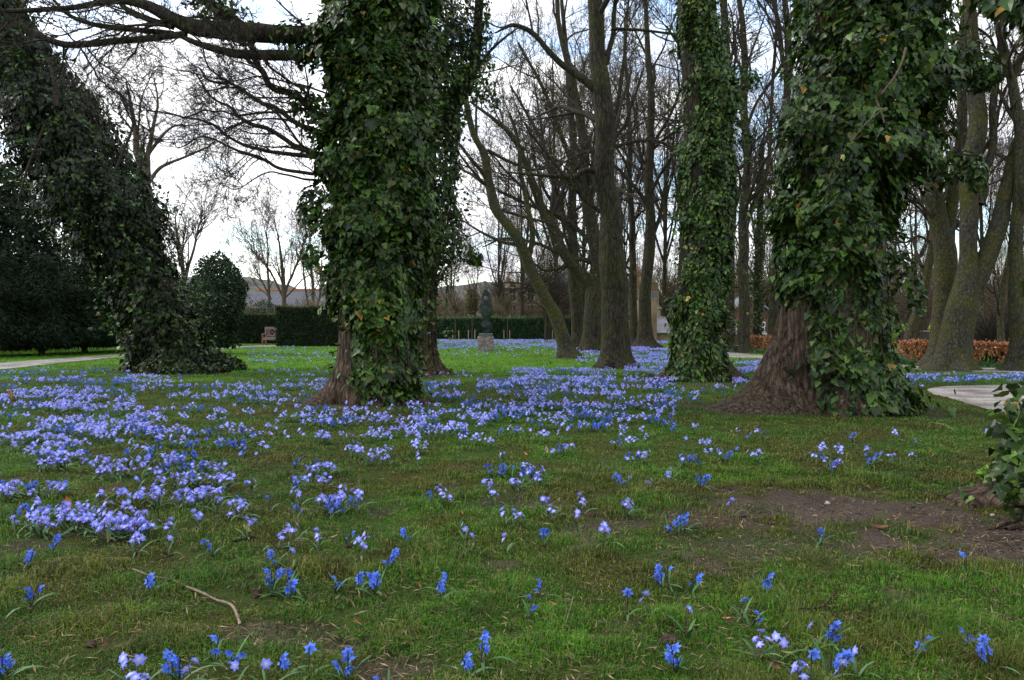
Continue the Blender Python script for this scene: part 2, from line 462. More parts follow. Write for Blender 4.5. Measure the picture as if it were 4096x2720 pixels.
# gravel paths
def mat_gravel():
    m, nt, b, o = new_mat("gravel")
    tcn = nt.nodes.new("ShaderNodeTexCoord")
    n1 = nt.nodes.new("ShaderNodeTexNoise"); n1.inputs["Scale"].default_value = 26; n1.inputs["Detail"].default_value = 8; n1.inputs["Roughness"].default_value = .85
    n2 = nt.nodes.new("ShaderNodeTexNoise"); n2.inputs["Scale"].default_value = 1.6; n2.inputs["Detail"].default_value = 6
    mp = nt.nodes.new("ShaderNodeMapping"); mp.inputs["Scale"].default_value = (1.1, 1.4, 1)
    nt.links.new(tcn.outputs["Object"], mp.inputs[0])
    nt.links.new(tcn.outputs["Object"], n1.inputs["Vector"]); nt.links.new(mp.outputs[0], n2.inputs["Vector"])
    r = nt.nodes.new("ShaderNodeValToRGB")
    r.color_ramp.elements[0].position = .40; r.color_ramp.elements[0].color = (.15, .13, .11, 1)
    r.color_ramp.elements[1].position = .60; r.color_ramp.elements[1].color = (.40, .37, .34, 1)
    nt.links.new(n1.outputs["Fac"], r.inputs[0])
    r2 = nt.nodes.new("ShaderNodeValToRGB")
    r2.color_ramp.elements[0].position = .40; r2.color_ramp.elements[0].color = (.42, .39, .36, 1)
    r2.color_ramp.elements[1].position = .58; r2.color_ramp.elements[1].color = (1, 1, 1, 1)
    nt.links.new(n2.outputs["Fac"], r2.inputs[0])
    mu = nt.nodes.new("ShaderNodeMix"); mu.data_type = 'RGBA'; mu.blend_type = 'MULTIPLY'; mu.inputs[0].default_value = 1
    nt.links.new(r.outputs[0], mu.inputs[6]); nt.links.new(r2.outputs[0], mu.inputs[7])
    nt.links.new(mu.outputs[2], b.inputs["Base Color"])
    bp = nt.nodes.new("ShaderNodeBump"); bp.inputs["Strength"].default_value = .8; bp.inputs["Distance"].default_value = .01
    nt.links.new(n1.outputs["Fac"], bp.inputs["Height"]); nt.links.new(bp.outputs[0], b.inputs["Normal"])
    b.inputs["Roughness"].default_value = .95
    return m
M['gravel'] = mat_gravel()
PATHPOLY = []
def ribbon(name, pairs, label, z=.006):
    a = np.array(pairs, float)
    K = 90
    top = smooth_poly(gnd(a[:, 0], a[:, 1]), K); bot = smooth_poly(gnd(a[:, 2] if a.shape[1] > 3 else a[:, 0], a[:, -1]), K)
    wob = (vn(top, 2.5, 9) - .5)[:, None] * (.10) * norm(top - bot)
    top = top + wob; bot = bot - (vn(bot, 2.1, 19) - .5)[:, None] * .10 * norm(top - bot)
    PATHPOLY.append(np.vstack([top[:, :2], bot[::-1, :2]]))
    S = 5
    V = np.concatenate([top * (1 - s / S) + bot * (s / S) for s in range(S + 1)]); V[:, 2] = z
    ii = (np.arange(S)[:, None] * K + np.arange(K - 1)[None])
    F = np.stack([ii, ii + 1, ii + K + 1, ii + K], -1).reshape(-1, 4)
    o = put(name, mesh_np(name, V, [F], M['gravel']))
    tag(o, label, None, None, "structure")
ribbon("gravel_path", [(-300, 862, 888), (-150, 849, 868), (0, 837, 852.5), (150, 826, 836), (300, 815.5, 821.5), (450, 806, 811), (560, 798, 801.5), (640, 796, 799), (740, 795, 797.5)],
       "pale gravel path curving in from the left behind the leaning ivy tree")
ribbon("gravel_path", [(1400, 793, 799), (1540, 801, 809), (1681, 812.5, 823.5), (1758, 819, 827), (1900, 831, 839), (2050, 841.5, 848.5), (2233, 847.5, 856.5), (2342, 851, 859), (2500, 857, 868), (2800, 866, 884)],
       "pale gravel path running along the copper beech hedge")
ribbon("gravel_path", [(2141, 897, 2138, 901), (2170, 892, 2152, 909), (2230, 889.5, 2190, 919), (2300, 888, 2240, 934), (2370, 886, 2300, 949), (2500, 883, 2400, 965), (2700, 878, 2600, 990), (3000, 872, 2900, 1020)],
       "rounded end of the pale gravel path at the right edge")

def in_poly(x, y, poly):
    c = np.zeros(len(x), bool)
    px, py = poly[:, 0], poly[:, 1]; j = len(poly) - 1
    for i in range(len(poly)):
        t = ((py[i] > y) != (py[j] > y)) & (x < (px[j] - px[i]) * (y - py[i]) / (py[j] - py[i] + 1e-12) + px[i])
        c ^= t; j = i
    return c
def on_path(x, y):
    r = np.zeros(len(x), bool)
    for p in PATHPOLY:
        r |= in_poly(x, y, p)
    return r

# ---------------------------------------------------------------- leaves
IVY_V = np.array([(0, 0, 0), (.26, -.10, .02), (.50, .16, .05), (.33, .38, .01), (.24, .62, .03), (0, 1.0, -.06), (-.24, .62, .03), (-.33, .38, .01), (-.50, .16, .05), (-.26, -.10, .02), (0, .36, -.07)])
IVY_F = np.array([(10, i, (i + 1) % 10) for i in range(10)])
IVY2_V = np.array([(0, 0, 0), (.34, .10, .04), (.30, .5, .03), (0, 1.0, -.05), (-.30, .5, .03), (-.34, .10, .04), (0, .4, -.06)])
IVY2_F = np.array([(6, i, (i + 1) % 6) for i in range(6)])
DIA_V = np.array([(0, 0, 0), (.32, .42, .06), (0, 1, 0), (-.32, .42, .06)])
DIA_F = np.array([(0, 1, 2), (0, 2, 3)])
NDL_V = np.array([(0, 0, 0), (.10, .4, .02), (0, 1, -.04), (-.10, .4, .02)])

def leaves(P, Nr, Tip, size, tmpl, C):
    TV, TF = tmpl
    Nr = norm(Nr)
    T = norm(Tip - Nr * (Tip * Nr).sum(-1, keepdims=True))
    B = np.cross(T, Nr)
    s = np.asarray(size)[:, None, None]
    curl = (1 + .9 * rng.normal(0, 1, len(P)))[:, None, None]
    V = P[:, None] + s * (TV[None, :, 0:1] * B[:, None] + TV[None, :, 1:2] * T[:, None] + curl * TV[None, :, 2:3] * Nr[:, None])
    n = len(TV)
    F = TF[None] + (np.arange(len(P)) * n)[:, None, None]
    return V.reshape(-1, 3), F.reshape(-1, TF.shape[1]), np.repeat(C, n, 0)

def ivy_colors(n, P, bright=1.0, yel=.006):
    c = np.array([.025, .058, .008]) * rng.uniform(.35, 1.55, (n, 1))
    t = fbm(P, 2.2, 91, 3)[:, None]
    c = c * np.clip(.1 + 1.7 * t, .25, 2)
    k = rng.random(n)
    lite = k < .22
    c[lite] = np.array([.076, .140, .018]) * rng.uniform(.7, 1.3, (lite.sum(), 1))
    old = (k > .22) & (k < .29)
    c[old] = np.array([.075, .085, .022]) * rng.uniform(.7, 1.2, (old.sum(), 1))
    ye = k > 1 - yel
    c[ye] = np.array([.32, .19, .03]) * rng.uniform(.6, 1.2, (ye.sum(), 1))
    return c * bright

def ivy_column(rows, Y, n, core, size, tmpl, hole=.30, mask=None, depth_k=1.0, seed=0, bright=1.0, yel=.006, flares=()):
    """ivy leaves around a trunk whose silhouette is given by rows (fy, xl, xr)"""
    a = np.array(sorted(rows, key=lambda r: -r[0]), float)
    L_, R_ = at(a[:, 1], a[:, 0], Y), at(a[:, 2], a[:, 0], Y)
    z = L_[:, 2]; cx = (L_[:, 0] + R_[:, 0]) / 2; rad = (R_[:, 0] - L_[:, 0]) / 2
    # sample z proportional to radius
    zg = np.linspace(max(z.min(), .02), z.max(), 400); rg = np.interp(zg, z, rad)
    cdf = np.cumsum(rg); cdf /= cdf[-1]
    m = int(n * 1.7)
    zz = np.interp(rng.random(m), cdf, zg)
    th = rng.uniform(-PI, PI, m)
    r = np.interp(zz, z, rad); c = np.interp(zz, z, cx)
    rc = np.minimum(np.interp(zz, [p[0] for p in core], [p[1] for p in core]), r * .92)
    q = np.stack([np.cos(th) * r + c, np.sin(th) * r, zz], -1)
    lump = fbm(q, 2.6, seed + 3, 3)
    keep = fbm(q, 3.4, seed + 9, 2) > hole * rng.uniform(.6, 1.15, m)
    if mask is not None: keep &= mask(zz, th)
    surf = r * (.90 + .32 * (lump - .5) * 2 * depth_k)
    u = np.abs(rng.normal(0, .15, m))
    rr = np.maximum(surf - u * (surf - rc * .9) * 2.2, rc * 1.0) + np.where(rng.random(m) < .07, rng.exponential(.07, m), 0)
    for t0, amt, dec, pw in flares:
        dt = (th - t0 + PI) % (2 * PI) - PI
        rr = rr + .92 * amt * np.exp(-zz / dec) * np.clip(1 - (dt / pw) ** 2, 0, 1) ** 1.4
    rr = rr + .05 * np.exp(-zz / .3)
    P = np.stack([c + np.cos(th) * rr, Y + np.sin(th) * rr, zz], -1)
    P, th, rr, zz = P[keep][:n], th[keep][:n], rr[keep][:n], zz[keep][:n]
    k = len(P)
    Rad = np.stack([np.cos(th), np.sin(th), 0 * th], -1)
    coh = np.stack([fbm(P, 4.5, seed + 200 + j, 2) for j in range(3)], -1) - .5
    Nr = Rad + rng.normal(0, .30, (k, 3)) + np.array([0, 0, .45]) + coh * 2.2
    Tip = np.array([0, 0, -1.0]) + rng.normal(0, .35, (k, 3)) + Rad * .35 + coh * 1.2
    sz = size * np.clip(rng.lognormal(-.28, .38, k), .3, 1.5)
    P[:, 2] = np.maximum(P[:, 2], sz * .8 + .01)
    return leaves(P, Nr, Tip, sz, tmpl, ivy_colors(k, P, bright, yel))

def ivy_along(poly, rad, n, size, tmpl, spread=1.0, bright=1.0):
    """ivy leaves scattered round a 3D polyline"""
    Q = smooth_poly(poly, 60); rr = np.interp(np.linspace(0, 1, 60), np.linspace(0, 1, len(rad)), rad)
    i = rng.integers(0, 59, n); f = rng.random((n, 1))
    P = Q[i] * (1 - f) + Q[i + 1] * f
    D = norm(rng.normal(0, 1, (n, 3)))
    P = P + D * (rr[i] * (.55 + .5 * rng.random(n) ** .5) * (.6 + .8 * fbm(P + D * rr[i][:, None], 3.0, 12)) * spread)[:, None]
    Nr = D + rng.normal(0, .5, (n, 3)) + np.array([0, 0, .3])
    Tip = np.array([0, 0, -1.0]) + rng.normal(0, .5, (n, 3))
    sz = size * rng.uniform(.5, 1.2, n)
    P[:, 2] = np.maximum(P[:, 2], .02)
    return leaves(P, Nr, Tip, sz, tmpl, ivy_colors(n, P, bright))

# ---------------------------------------------------------------- trunks and bare trees
def trunk_mesh(name, pts, off, mat, flares=(), S=56, K=90, rough=.10, seed=0, lumps=0.0):
    """pts: list of (x, y, z, r); flares: (theta, amount m, decay m, power)"""
    A = smooth_poly(pts, K)
    A[:, 2] = np.maximum.accumulate(A[:, 2])
    # denser rows near the base
    zt = A[:, 2] - A[0, 2]
    th = np.linspace(-PI, PI, S, endpoint=False)
    c = A[:, None, :3]
    r = A[:, 3][:, None] * np.ones(S)
    q = np.stack([np.cos(th)[None] * r + c[..., 0], np.sin(th)[None] * r + c[..., 1], c[..., 2] * np.ones(S)], -1)
    d = (fbm(q * np.array([1, 1, .35]), 3.0, seed, 4) - .5) * 2 * rough
    d2 = (fbm(q, 1.2, seed + 5, 2) - .5) * 2 * lumps
    rib = .05 * np.sin(th * 5 + seed + zt[:, None] * .4) * np.exp(-zt[:, None] / 1.2)
    r = r * (1 + d + d2 + rib)
    for t0, amt, dec, pw in flares:
        dt = (th[None] - t0 + PI) % (2 * PI) - PI
        wob = (fbm(q, 1.6, seed + 8, 2) - .5) * .5
        r = r + amt * np.exp(-zt[:, None] / dec) * np.clip(1 - ((dt + wob) / pw) ** 2, 0, 1) ** 1.4
    V = np.stack([c[..., 0] + np.cos(th)[None] * r, c[..., 1] + np.sin(th)[None] * r, c[..., 2] * np.ones(S)], -1)
    V[0, :, 2] -= .05
    V = V.reshape(-1, 3) - np.asarray(off)
    ii = np.arange(K - 1)[:, None] * S; j = np.arange(S)[None]; j2 = (j + 1) % S
    F = np.stack([ii + j, ii + j2, ii + S + j2, ii + S + j], -1).reshape(-1, 4)
    return mesh_np(name, V, [F], mat)

def stem3(pts, Y):
    """[(fx, fy, width px[, dY])] -> (n,4) array of x y z r"""
    o = []
    for p in pts:
        dY = p[3] if len(p) > 3 else 0
        q = at(p[0], p[1], Y + dY)
        o.append((q[0], q[1], max(q[2], 0.0), p[2] * mpp(Y + dY) / 2))
    return np.array(o)

def crown_mesh(name, stems, off, mat, n1=14, L1=3.2, per=(6, 6, 5), tmin=.3, seed=0, up=.06, rt=.006, ang=(30, 65), guides=(), gper=(9, 7, 5), gL=1.2, wob=.16, tmax=1.0):
    r = np.random.default_rng(seed + 500)
    b = MB()
    if n1:
        for k, st in enumerate(stems):
            A = smooth_poly(st, 40)
            Ps, Rs = A[None, :, :3], A[None, :, 3]
            P0, D0, _, R0 = spawn(Ps, Rs, np.array([L1]), max(2, n1 // len(stems)), tmin, tmax, ang, 1, .5, r, .25, .02)
            Lc = L1 * r.uniform(.5, 1.15, len(P0))
            Lc = Lc * 1.2
            P, R = grow(P0, D0, Lc, np.minimum(R0, Lc * .023 + .01), 9, wob, up, .3, r)
            b.add(*tubes(P, R, 6))
            for lv, pr in enumerate(per):
                q = spawn(P, R, Lc, pr, .12, .98, (22, 62), .55, .55, r, .12, rt)
                Lc = q[2]
                P, R = grow(q[0], q[1], Lc, np.minimum(q[3], Lc * .02 + rt * .4), (7, 5, 4)[lv], (.17, .2, .22)[lv], up * .6, .4, r)
                b.add(*tubes(P, np.maximum(R, rt * .55), (4, 3, 3)[lv]))
    for gp in guides:
        A = smooth_poly(gp, 30)
        P, R = A[None, :, :3], A[None, :, 3]
        Lc = np.array([gL])
        for lv, pr in enumerate(gper):
            q = spawn(P, R, Lc, pr, .05 if lv == 0 else .15, .98, (20, 60), 1.0 if lv == 0 else .5, .5, r, .02, rt)
            Lc = q[2]
            P, R = grow(q[0], q[1], Lc, np.minimum(q[3], Lc * .015 + rt * .5), (8, 6, 4)[lv], (.16, .2, .24)[lv], .03, .4, r)
            b.add(*tubes(P, np.maximum(R, rt * .5), (4, 3, 3)[lv]))
    return b.mesh(name, mat, off) if b.n else None

def std_flares(seed, r0, n=5):
    r = np.random.default_rng(seed + 77)
    t = r.uniform(-PI, PI)
    return [(((t + k * 2 * PI / n + r.normal(0, .2) + PI) % (2 * PI)) - PI, r0 * r.uniform(.35, .8), r.uniform(.10, .22), r.uniform(.45, .75)) for k in range(n)]

def bare_tree(label, stems, Y, seed, group=None, mat='bark_dark', tmat='bark_twig', flare=True, cat="tree", name="bare_tree", buds=0, **kw):
    S3 = [stem3(s, Y) * np.array([1, 1, 1, .93]) for s in stems]
    for i_, st in enumerate(S3):
        if i_ == 0 or len(st) > 3:
            A_ = smooth_poly(st, max(12, len(st) * 2)); wv = np.stack([fbm(A_[:, :3] + 17 * j + seed, .55, seed + j, 3) - .5 for j in (0, 1)], -1)
            A_[:, :2] += wv * .40 * np.clip(A_[:, 2:3] / 3.0, 0, 1) ** .7
            A_[:, 3] *= 1 + .16 * (vn(A_[:, :3], 1.6, seed) - .5)
            S3[i_] = A_
    base = S3[0][0, :3].copy(); base[2] = 0
    S3[0][0, 2] = 0
    root = empty(name, base, label, cat, group)
    r0 = S3[0][min(2, len(S3[0]) - 1), 3]
    put("trunk", trunk_mesh("trunk", S3[0], base, M[mat], std_flares(seed, r0) if flare else (), 48, 80, .06, seed, .05), root)
    for st in S3[1:]:
        A = smooth_poly(st, 40)
        v, f = tubes(A[None, :, :3], A[None, :, 3], 16, seed, .18)
        put("limb", mesh_np("limb", v - base, [f], M[mat]), root)
    cm = crown_mesh("crown", S3, base, M[tmat], seed=seed, **kw)
    if cm:
        put("crown", cm, root)
        if buds:
            V_ = np.empty(len(cm.vertices) * 3, np.float32); cm.vertices.foreach_get("co", V_); V_ = V_.reshape(-1, 3)
            q = V_[len(V_) // 3:][rng.integers(0, len(V_) - len(V_) // 3, buds)] + rng.normal(0, .02, (buds, 3))
            v, f, c = leaves(q, rng.normal(0, 1, (buds, 3)), rng.normal(0, 1, (buds, 3)), rng.uniform(.03, .07, buds), (DIA_V, DIA_F), np.array([.17, .17, .03]) * rng.uniform(.6, 1.3, (buds, 1)))
            put("buds", mesh_np("buds", v, [f], M['leaf'], c, False), root)["kind"] = "stuff"
    return root

# ================================================================ THE BIG IVY TREES
def ivy_tree(label, Y, core_pts, rows, n, size, seed, flares, tmpl=(IVY_V, IVY_F), mat='bark', extra=None, K=110, **kw):
    P = stem3(core_pts, Y); P[0, 2] = 0
    base = P[0, :3].copy()
    root = empty("ivy_clad_tree", base, label, "tree", None)
    put("trunk", trunk_mesh("trunk", P, base, M[mat], flares, 96, K, .08, seed, .05), root)
    core = [(p[2], p[3]) for p in P]
    v, f, c = ivy_column(rows, Y, n, core, size, tmpl, seed=seed, flares=flares, **kw)
    b = MB(); b.add(v, f, c)
    if extra:
        for e in extra: b.add(*e)
    put("ivy", b.mesh("ivy", M['ivy'], base, smooth=False), root)
    r_ = np.random.default_rng(seed + 900); nv = 7; K_ = 46
    ar = np.array(sorted(rows, key=lambda r: -r[0]), float)
    La, Ra = at(ar[:, 1], ar[:, 0], Y), at(ar[:, 2], ar[:, 0], Y)
    zz = np.linspace(.05, La[:, 2].max(), K_)[None] * np.linspace(.35, 1, nv)[:, None]
    th = np.linspace(-PI, 0, nv)[:, None] + np.cumsum(r_.normal(0, .05, (nv, K_)), 1)
    cxx = np.interp(zz, La[:, 2], (La[:, 0] + Ra[:, 0]) / 2); rdd = np.interp(zz, La[:, 2], (Ra[:, 0] - La[:, 0]) / 2)
    cr_ = np.interp(zz, [p[2] for p in P], [p[3] for p in P])
    rdd = np.maximum(cr_ + .02, rdd * (.60 + .22 * vn(np.stack([th * 2, zz, 0 * zz], -1), 1.5, seed)))
    bad = (np.abs(np.abs(th) - PI) < .5) & (zz < 1.2)
    rdd = np.where(bad, cr_ + .03, rdd)
    vs, fs = tubes(np.stack([cxx + np.cos(th) * rdd, Y + np.sin(th) * rdd, zz], -1), np.linspace(.017, .004, K_)[None] * r_.uniform(.6, 1.2, (nv, 1)), 6, 3, .3)
    put("ivy_stems", mesh_np("ivy_stems", vs - base, [fs], M['stickpale0']), root)
    return root, base

def sprigs(rows, Y, n, size, tmpl, seed=0, length=.35, side=None):
    """short leafy shoots standing out of an ivy column"""
    a = np.array(sorted(rows, key=lambda r: -r[0]), float)
    L_, R_ = at(a[:, 1], a[:, 0], Y), at(a[:, 2], a[:, 0], Y)
    z = L_[:, 2]; cx = (L_[:, 0] + R_[:, 0]) / 2; rad = (R_[:, 0] - L_[:, 0]) / 2
    r = np.random.default_rng(seed + 3)
    zz = r.uniform(.4, z.max(), n); th = r.uniform(-PI, PI, n)
    q = np.stack([np.interp(zz, z, cx) + np.cos(th) * np.interp(zz, z, rad) * .85, Y + np.sin(th) * np.interp(zz, z, rad) * .85, zz], -1)
    D = norm(np.stack([np.cos(th), np.sin(th), r.uniform(-.3, .7, n)], -1))
    out = []
    m = 9
    k = np.repeat(np.arange(n), m); t = r.random(n * m)
    ln = length * r.uniform(.4, 1.1, n)
    P = q[k] + D[k] * (t * ln[k])[:, None] - np.array([0, 0, 1]) * (t ** 2 * ln[k] * .25)[:, None] + r.normal(0, .035, (n * m, 3))
    Nr = r.normal(0, .5, (n * m, 3)) + np.array([0, -.2, .8]) + D[k] * .3
    Tip = D[k] + r.normal(0, .5, (n * m, 3)) - np.array([0, 0, .4])
    return leaves(P, Nr, Tip, size * r.uniform(.5, 1.1, n * m), tmpl, ivy_colors(n * m, P))

def st_twigs(root, base, paths, Y, mat='bark_twig', name="ivy_stem"):
    for pth in paths:
        A = smooth_poly(stem3(pth, Y), 30)
        v, f = tubes(A[None, :, :3], A[None, :, 3], 6)
        put(name, mesh_np(name, v - base, [f], M[mat]), root)

# --- right hand giant (bare buttress on its left, ivy over the rest)
Y4 = 9.5
rows4 = [(945, 1850, 2080), (920, 1840, 2092), (900, 1842, 2094), (850, 1832, 2078), (800, 1842, 2045), (750, 1842, 2040), (700, 1835, 2045), (650, 1802, 2050), (600, 1788, 2052), (550, 1797, 2055),
         (500, 1785, 2060), (450, 1792, 2068), (420, 1805, 2100), (380, 1800, 2150), (330, 1797, 2160), (300, 1787, 2165), (250, 1802, 2170), (200, 1815, 2180), (150, 1822, 2200),
         (100, 1826, 2190), (50, 1829, 2185), (0, 1836, 2185), (-100, 1842, 2190), (-300, 1850, 2180), (-600, 1870, 2150)]
mask4 = lambda z, th: ~((z < 1.25) & (np.abs(np.abs(th) - PI) < (.62 - .15 * z)) & (rng.random(len(z)) > .03)) & ~((z < .15) & (th < -1.5) & (th > -2.6) & (rng.random(len(z)) > .6))
root4, base4 = ivy_tree("huge ivy covered tree at right with a bare brown buttress root flaring to its left", Y4,
    [(1945, 945, 215), (1945, 900, 205), (1942, 850, 195), (1942, 780, 188), (1940, 700, 180), (1940, 600, 176), (1945, 450, 172), (1952, 300, 168), (1960, 100, 162), (1965, -100, 150), (1970, -600, 120)],
    rows4, 46000, .086, 4,
    [(PI - .1, .78, 1.05, .62), (PI - .05, .42, .10, .85), (-2.15, .30, .12, .26), (-1.68, .18, .09, .22), (-1.0, .10, .08, .3), (-.3, .3, .14, .5), (2.1, .4, .3, .5), (.9, .4, .2, .5)],
    mask=mask4, hole=.26, depth_k=1.8, bright=1.1, yel=.004,
    extra=[sprigs(rows4, Y4, 330, .088, (IVY_V, IVY_F), 1, .28), ivy_along(at([2120, 2200, 2260, 2275], [120, 140, 160, 185], np.array([9.3, 9.2, 9.1, 9.0])), [.35, .3, .22, .12], 700, .085, (IVY_V, IVY_F)),
           ivy_along(at([2090, 2150, 2235, 2255], [380, 400, 380, 430], np.array([9.3, 9.2, 9.2, 9.2])), [.3, .22, .15, .08], 360, .085, (IVY_V, IVY_F)),
           ivy_along(at([2050, 2095, 2120], [590, 640, 720], np.array([9.2, 9.2, 9.1])), [.2, .16, .08], 160, .085, (IVY_V, IVY_F))])
c3 = conv(2600, 0, 1.568)
st_twigs(root4, base4, [[(*c3(1605, 300), 6, -1.15), (*c3(1580, 390), 5, -1.2), (*c3(1530, 490), 5, -1.22), (*c3(1450, 590), 4, -1.2)],
                        [(*c3(1420, 630), 5, -1.1), (*c3(1450, 700), 4, -1.15), (*c3(1470, 770), 3, -1.2)],
                        [(*c3(1440, 700), 3, -1.15), (*c3(1350, 780), 3, -1.2), (*c3(1270, 880), 2, -1.15)]], Y4, 'bark_far')

# --- middle giant
Y2 = 10.5
rows2 = [(928, 812, 950), (903, 792, 963), (868, 785, 961), (833, 788, 963), (797, 796, 958), (762, 796, 952), (736, 773, 958), (700, 770, 962), (650, 757, 972), (600, 745, 980), (550, 742, 985),
         (500, 738, 992), (450, 745, 1000), (400, 747, 1000), (350, 742, 1005), (300, 738, 1008), (250, 747, 1000), (200, 733, 992), (150, 729, 985), (100, 737, 990), (50, 747, 1000),
         (0, 757, 1005), (-100, 762, 1000), (-300, 772, 985), (-600, 790, 960)]
mask2 = lambda z, th: ~((z > .1) & (z < 1.12) & (np.abs(np.abs(th) - PI) < .95) & (rng.random(len(z)) > .05)) & ~((z < .30) & (th < -.8) & (th > -2.4) & (rng.random(len(z)) > .4)) & ~((z < .25) & (np.abs(np.abs(th) - PI) < 1.1))
cR = conv(0, 0, 1.686)
limbs2 = [  # (path, is ivy clad)
    [(800, 86, 50), (752, 82, 46), (700, 80, 40), (650, 79, 38), (600, 76, 42), (547, 72, 44), (495, 68, 40), (445, 62, 36), (393, 41, 30), (342, 14, 24), (291, 2, 18), (239, 5, 14), (171, 17, 12), (103, 22, 11), (0, 26, 10), (-80, 22, 8)],
    [(430, 80, 14), (410, 80, 15), (342, 89, 15), (274, 94, 15), (205, 101, 15), (154, 103, 15), (113, 92, 14), (75, 75, 13), (34, 51, 11), (0, 20, 9), (-40, -20, 7)],
    [(760, 110, 30), (720, 122, 26), (684, 127, 24), (616, 127, 24), (547, 124, 20), (496, 113, 17), (445, 96, 13), (420, 85, 10)],
    [(400, 62, 14), (342, 44, 14), (291, 20, 12), (273, 0, 10), (255, -30, 8)],
    [(560, 62, 24), (520, 35, 26), (480, 5, 24), (440, -30, 22), (380, -80, 18)],
    [(400, 77, 12), (308, 68, 12), (239, 61, 11), (188, 48, 10), (154, 31, 8), (130, 7, 7), (110, -20, 5)]]
R1 = lambda pts: [(*cR(p[0], p[1]), max(p[2] / 2.925, 1.6), *(p[3:])) for p in pts]
fans2 = [R1(q) for q in [
    [(2230, 1080, 34), (2050, 1000, 30), (1900, 930, 26), (1800, 860, 24), (1640, 780, 22), (1500, 720, 18), (1400, 650, 15), (1300, 590, 13), (1230, 520, 11), (1150, 400, 9), (1030, 290, 6)],
    [(2250, 930, 30), (2000, 820, 26), (1850, 720, 24), (1700, 650, 22), (1550, 560, 20), (1450, 480, 16), (1250, 400, 13), (1150, 330, 11), (1080, 290, 9)],
    [(2250, 1080, 24), (2000, 1040, 22), (1750, 1000, 18), (1550, 930, 15), (1450, 850, 13), (1300, 780, 11), (1050, 750, 9), (900, 700, 8), (800, 640, 7), (670, 545, 5)],
    [(2230, 1175, 20), (1900, 1140, 17), (1750, 1060, 15), (1550, 1030, 12), (1400, 965, 9), (1250, 1010, 6)],
    [(2230, 1220, 16), (2050, 1210, 11), (1880, 1190, 8), (1750, 1310, 5), (1690, 1330, 3)],
    [(2230, 820, 40), (2130, 780, 38), (2000, 640, 34), (1850, 590, 30), (1780, 500, 30), (1750, 420, 24), (1700, 300, 20)],
    [(2100, 720, 14), (2010, 740, 14), (1850, 750, 12), (1650, 770, 11), (1500, 740, 10), (1400, 730, 9), (1200, 790, 7), (1050, 750, 5)],
    [(2200, 800, 16), (2050, 620, 13), (1850, 480, 12), (1700, 390, 11), (1600, 330, 9)],
    [(2180, 1050, 14), (2050, 1000, 12), (1960, 880, 11), (1900, 800, 10), (1750, 680, 9), (1600, 600, 8), (1500, 430, 7), (1450, 370, 6)],
    [(540, 320, 10), (500, 420, 8), (460, 500, 5)],
    [(590, 325, 9), (630, 390, 8), (720, 430, 7), (740, 480, 6), (745, 590, 4)],
    [(2220, 640, 10), (2000, 560, 9), (1850, 540, 8), (1650, 560, 7), (1300, 520, 6), (1160, 490, 5), (1050, 600, 4)],
    [(1640, 820, 9), (1540, 880, 8), (1520, 930, 7), (1470, 830, 4)],
    [(1000, 230, 10), (900, 180, 8), (780, 120, 7), (680, 70, 6), (560, 20, 5)],
    [(2100, 560, 12), (1990, 700, 10), (1900, 640, 8), (1700, 560, 7), (1400, 440, 5), (1200, 260, 4)]]]
L3 = [stem3(p, Y2) for p in limbs2]
rs = np.random.default_rng(5)
F3 = []
for k, p in enumerate(fans2):
    s = stem3(p, Y2) * np.array([1, 1, 1, 1.35])
    s[:, 1] += np.linspace(0, rs.uniform(-1.0, 1.6), len(s))
    F3.append(s)
ivx = [sprigs(rows2, Y2, 330, .092, (IVY_V, IVY_F), 2, .30),
       ivy_along(L3[0][:4, :3], [.30, .26, .2, .16], 420, .08, (IVY_V, IVY_F)), ivy_along(L3[4][:4, :3], [.24, .25, .22, .2], 420, .08, (IVY_V, IVY_F)),
       ivy_along(L3[2][:3, :3], [.25, .22, .12], 220, .08, (IVY_V, IVY_F)), ivy_along(F3[5][:3, :3], [.35, .3, .16], 300, .08, (IVY_V, IVY_F)),
       ivy_along(at([770, 725, 712, 718], [440, 452, 480, 530], np.array([10.2, 10.0, 10.0, 10.0])), [.25, .2, .16, .08], 240, .09, (IVY_V, IVY_F)),
       ivy_along(at([770, 720, 712], [610, 590, 600], np.array([10.2, 10.0, 10.0])), [.2, .12, .06], 70, .09, (IVY_V, IVY_F))]
root2, base2 = ivy_tree("massive ivy clad tree left of the statue with a bare split base and outstretched limb", Y2,
    [(868, 925, 172), (866, 880, 168), (866, 830, 166), (866, 760, 162), (868, 650, 158), (870, 500, 155), (872, 300, 150), (875, 100, 145), (878, -200, 130), (880, -600, 100)],
    rows2, 52000, .088, 2,
    [(PI, .50, .22, .75), (-1.78, .17, .11, .26), (-1.3, .10, .10, .24), (-.7, .16, .10, .35), (-.1, .22, .12, .4), (1.3, .4, .2, .6)],
    mask=mask2, hole=.26, depth_k=1.8, bright=1.05, yel=.012, extra=ivx)
for k, s in enumerate(L3):
    A = smooth_poly(s, 70); v, f = tubes(A[None, :, :3], A[None, :, 3], 20, k, .16)
    put("limb", mesh_np("limb", v - base2, [f], M['bark_dark']), root2)
b = MB()
for s in F3:
    A = smooth_poly(s, 40)
    A[:, :3] += (fbm(A[:, None, :3] * np.ones((1, 3, 1)) + np.arange(3)[None, :, None] * 31.0, 2.2, 4, 3) - .5) * .28 * np.linspace(0, 1, 40)[:, None] ** .5
    b.add(*tubes(A[None, :, :3], A[None, :, 3], 8, 3, .15))
put("branches", b.mesh("branches", M['bark_dark'], base2), root2)
put("twigs", crown_mesh("twigs", [], base2, M['bark_twig'], n1=0, seed=21, rt=.0042, guides=F3 + L3[:2] + [L3[3], L3[4], L3[5]], gper=(13, 7, 5), gL=1.05), root2)
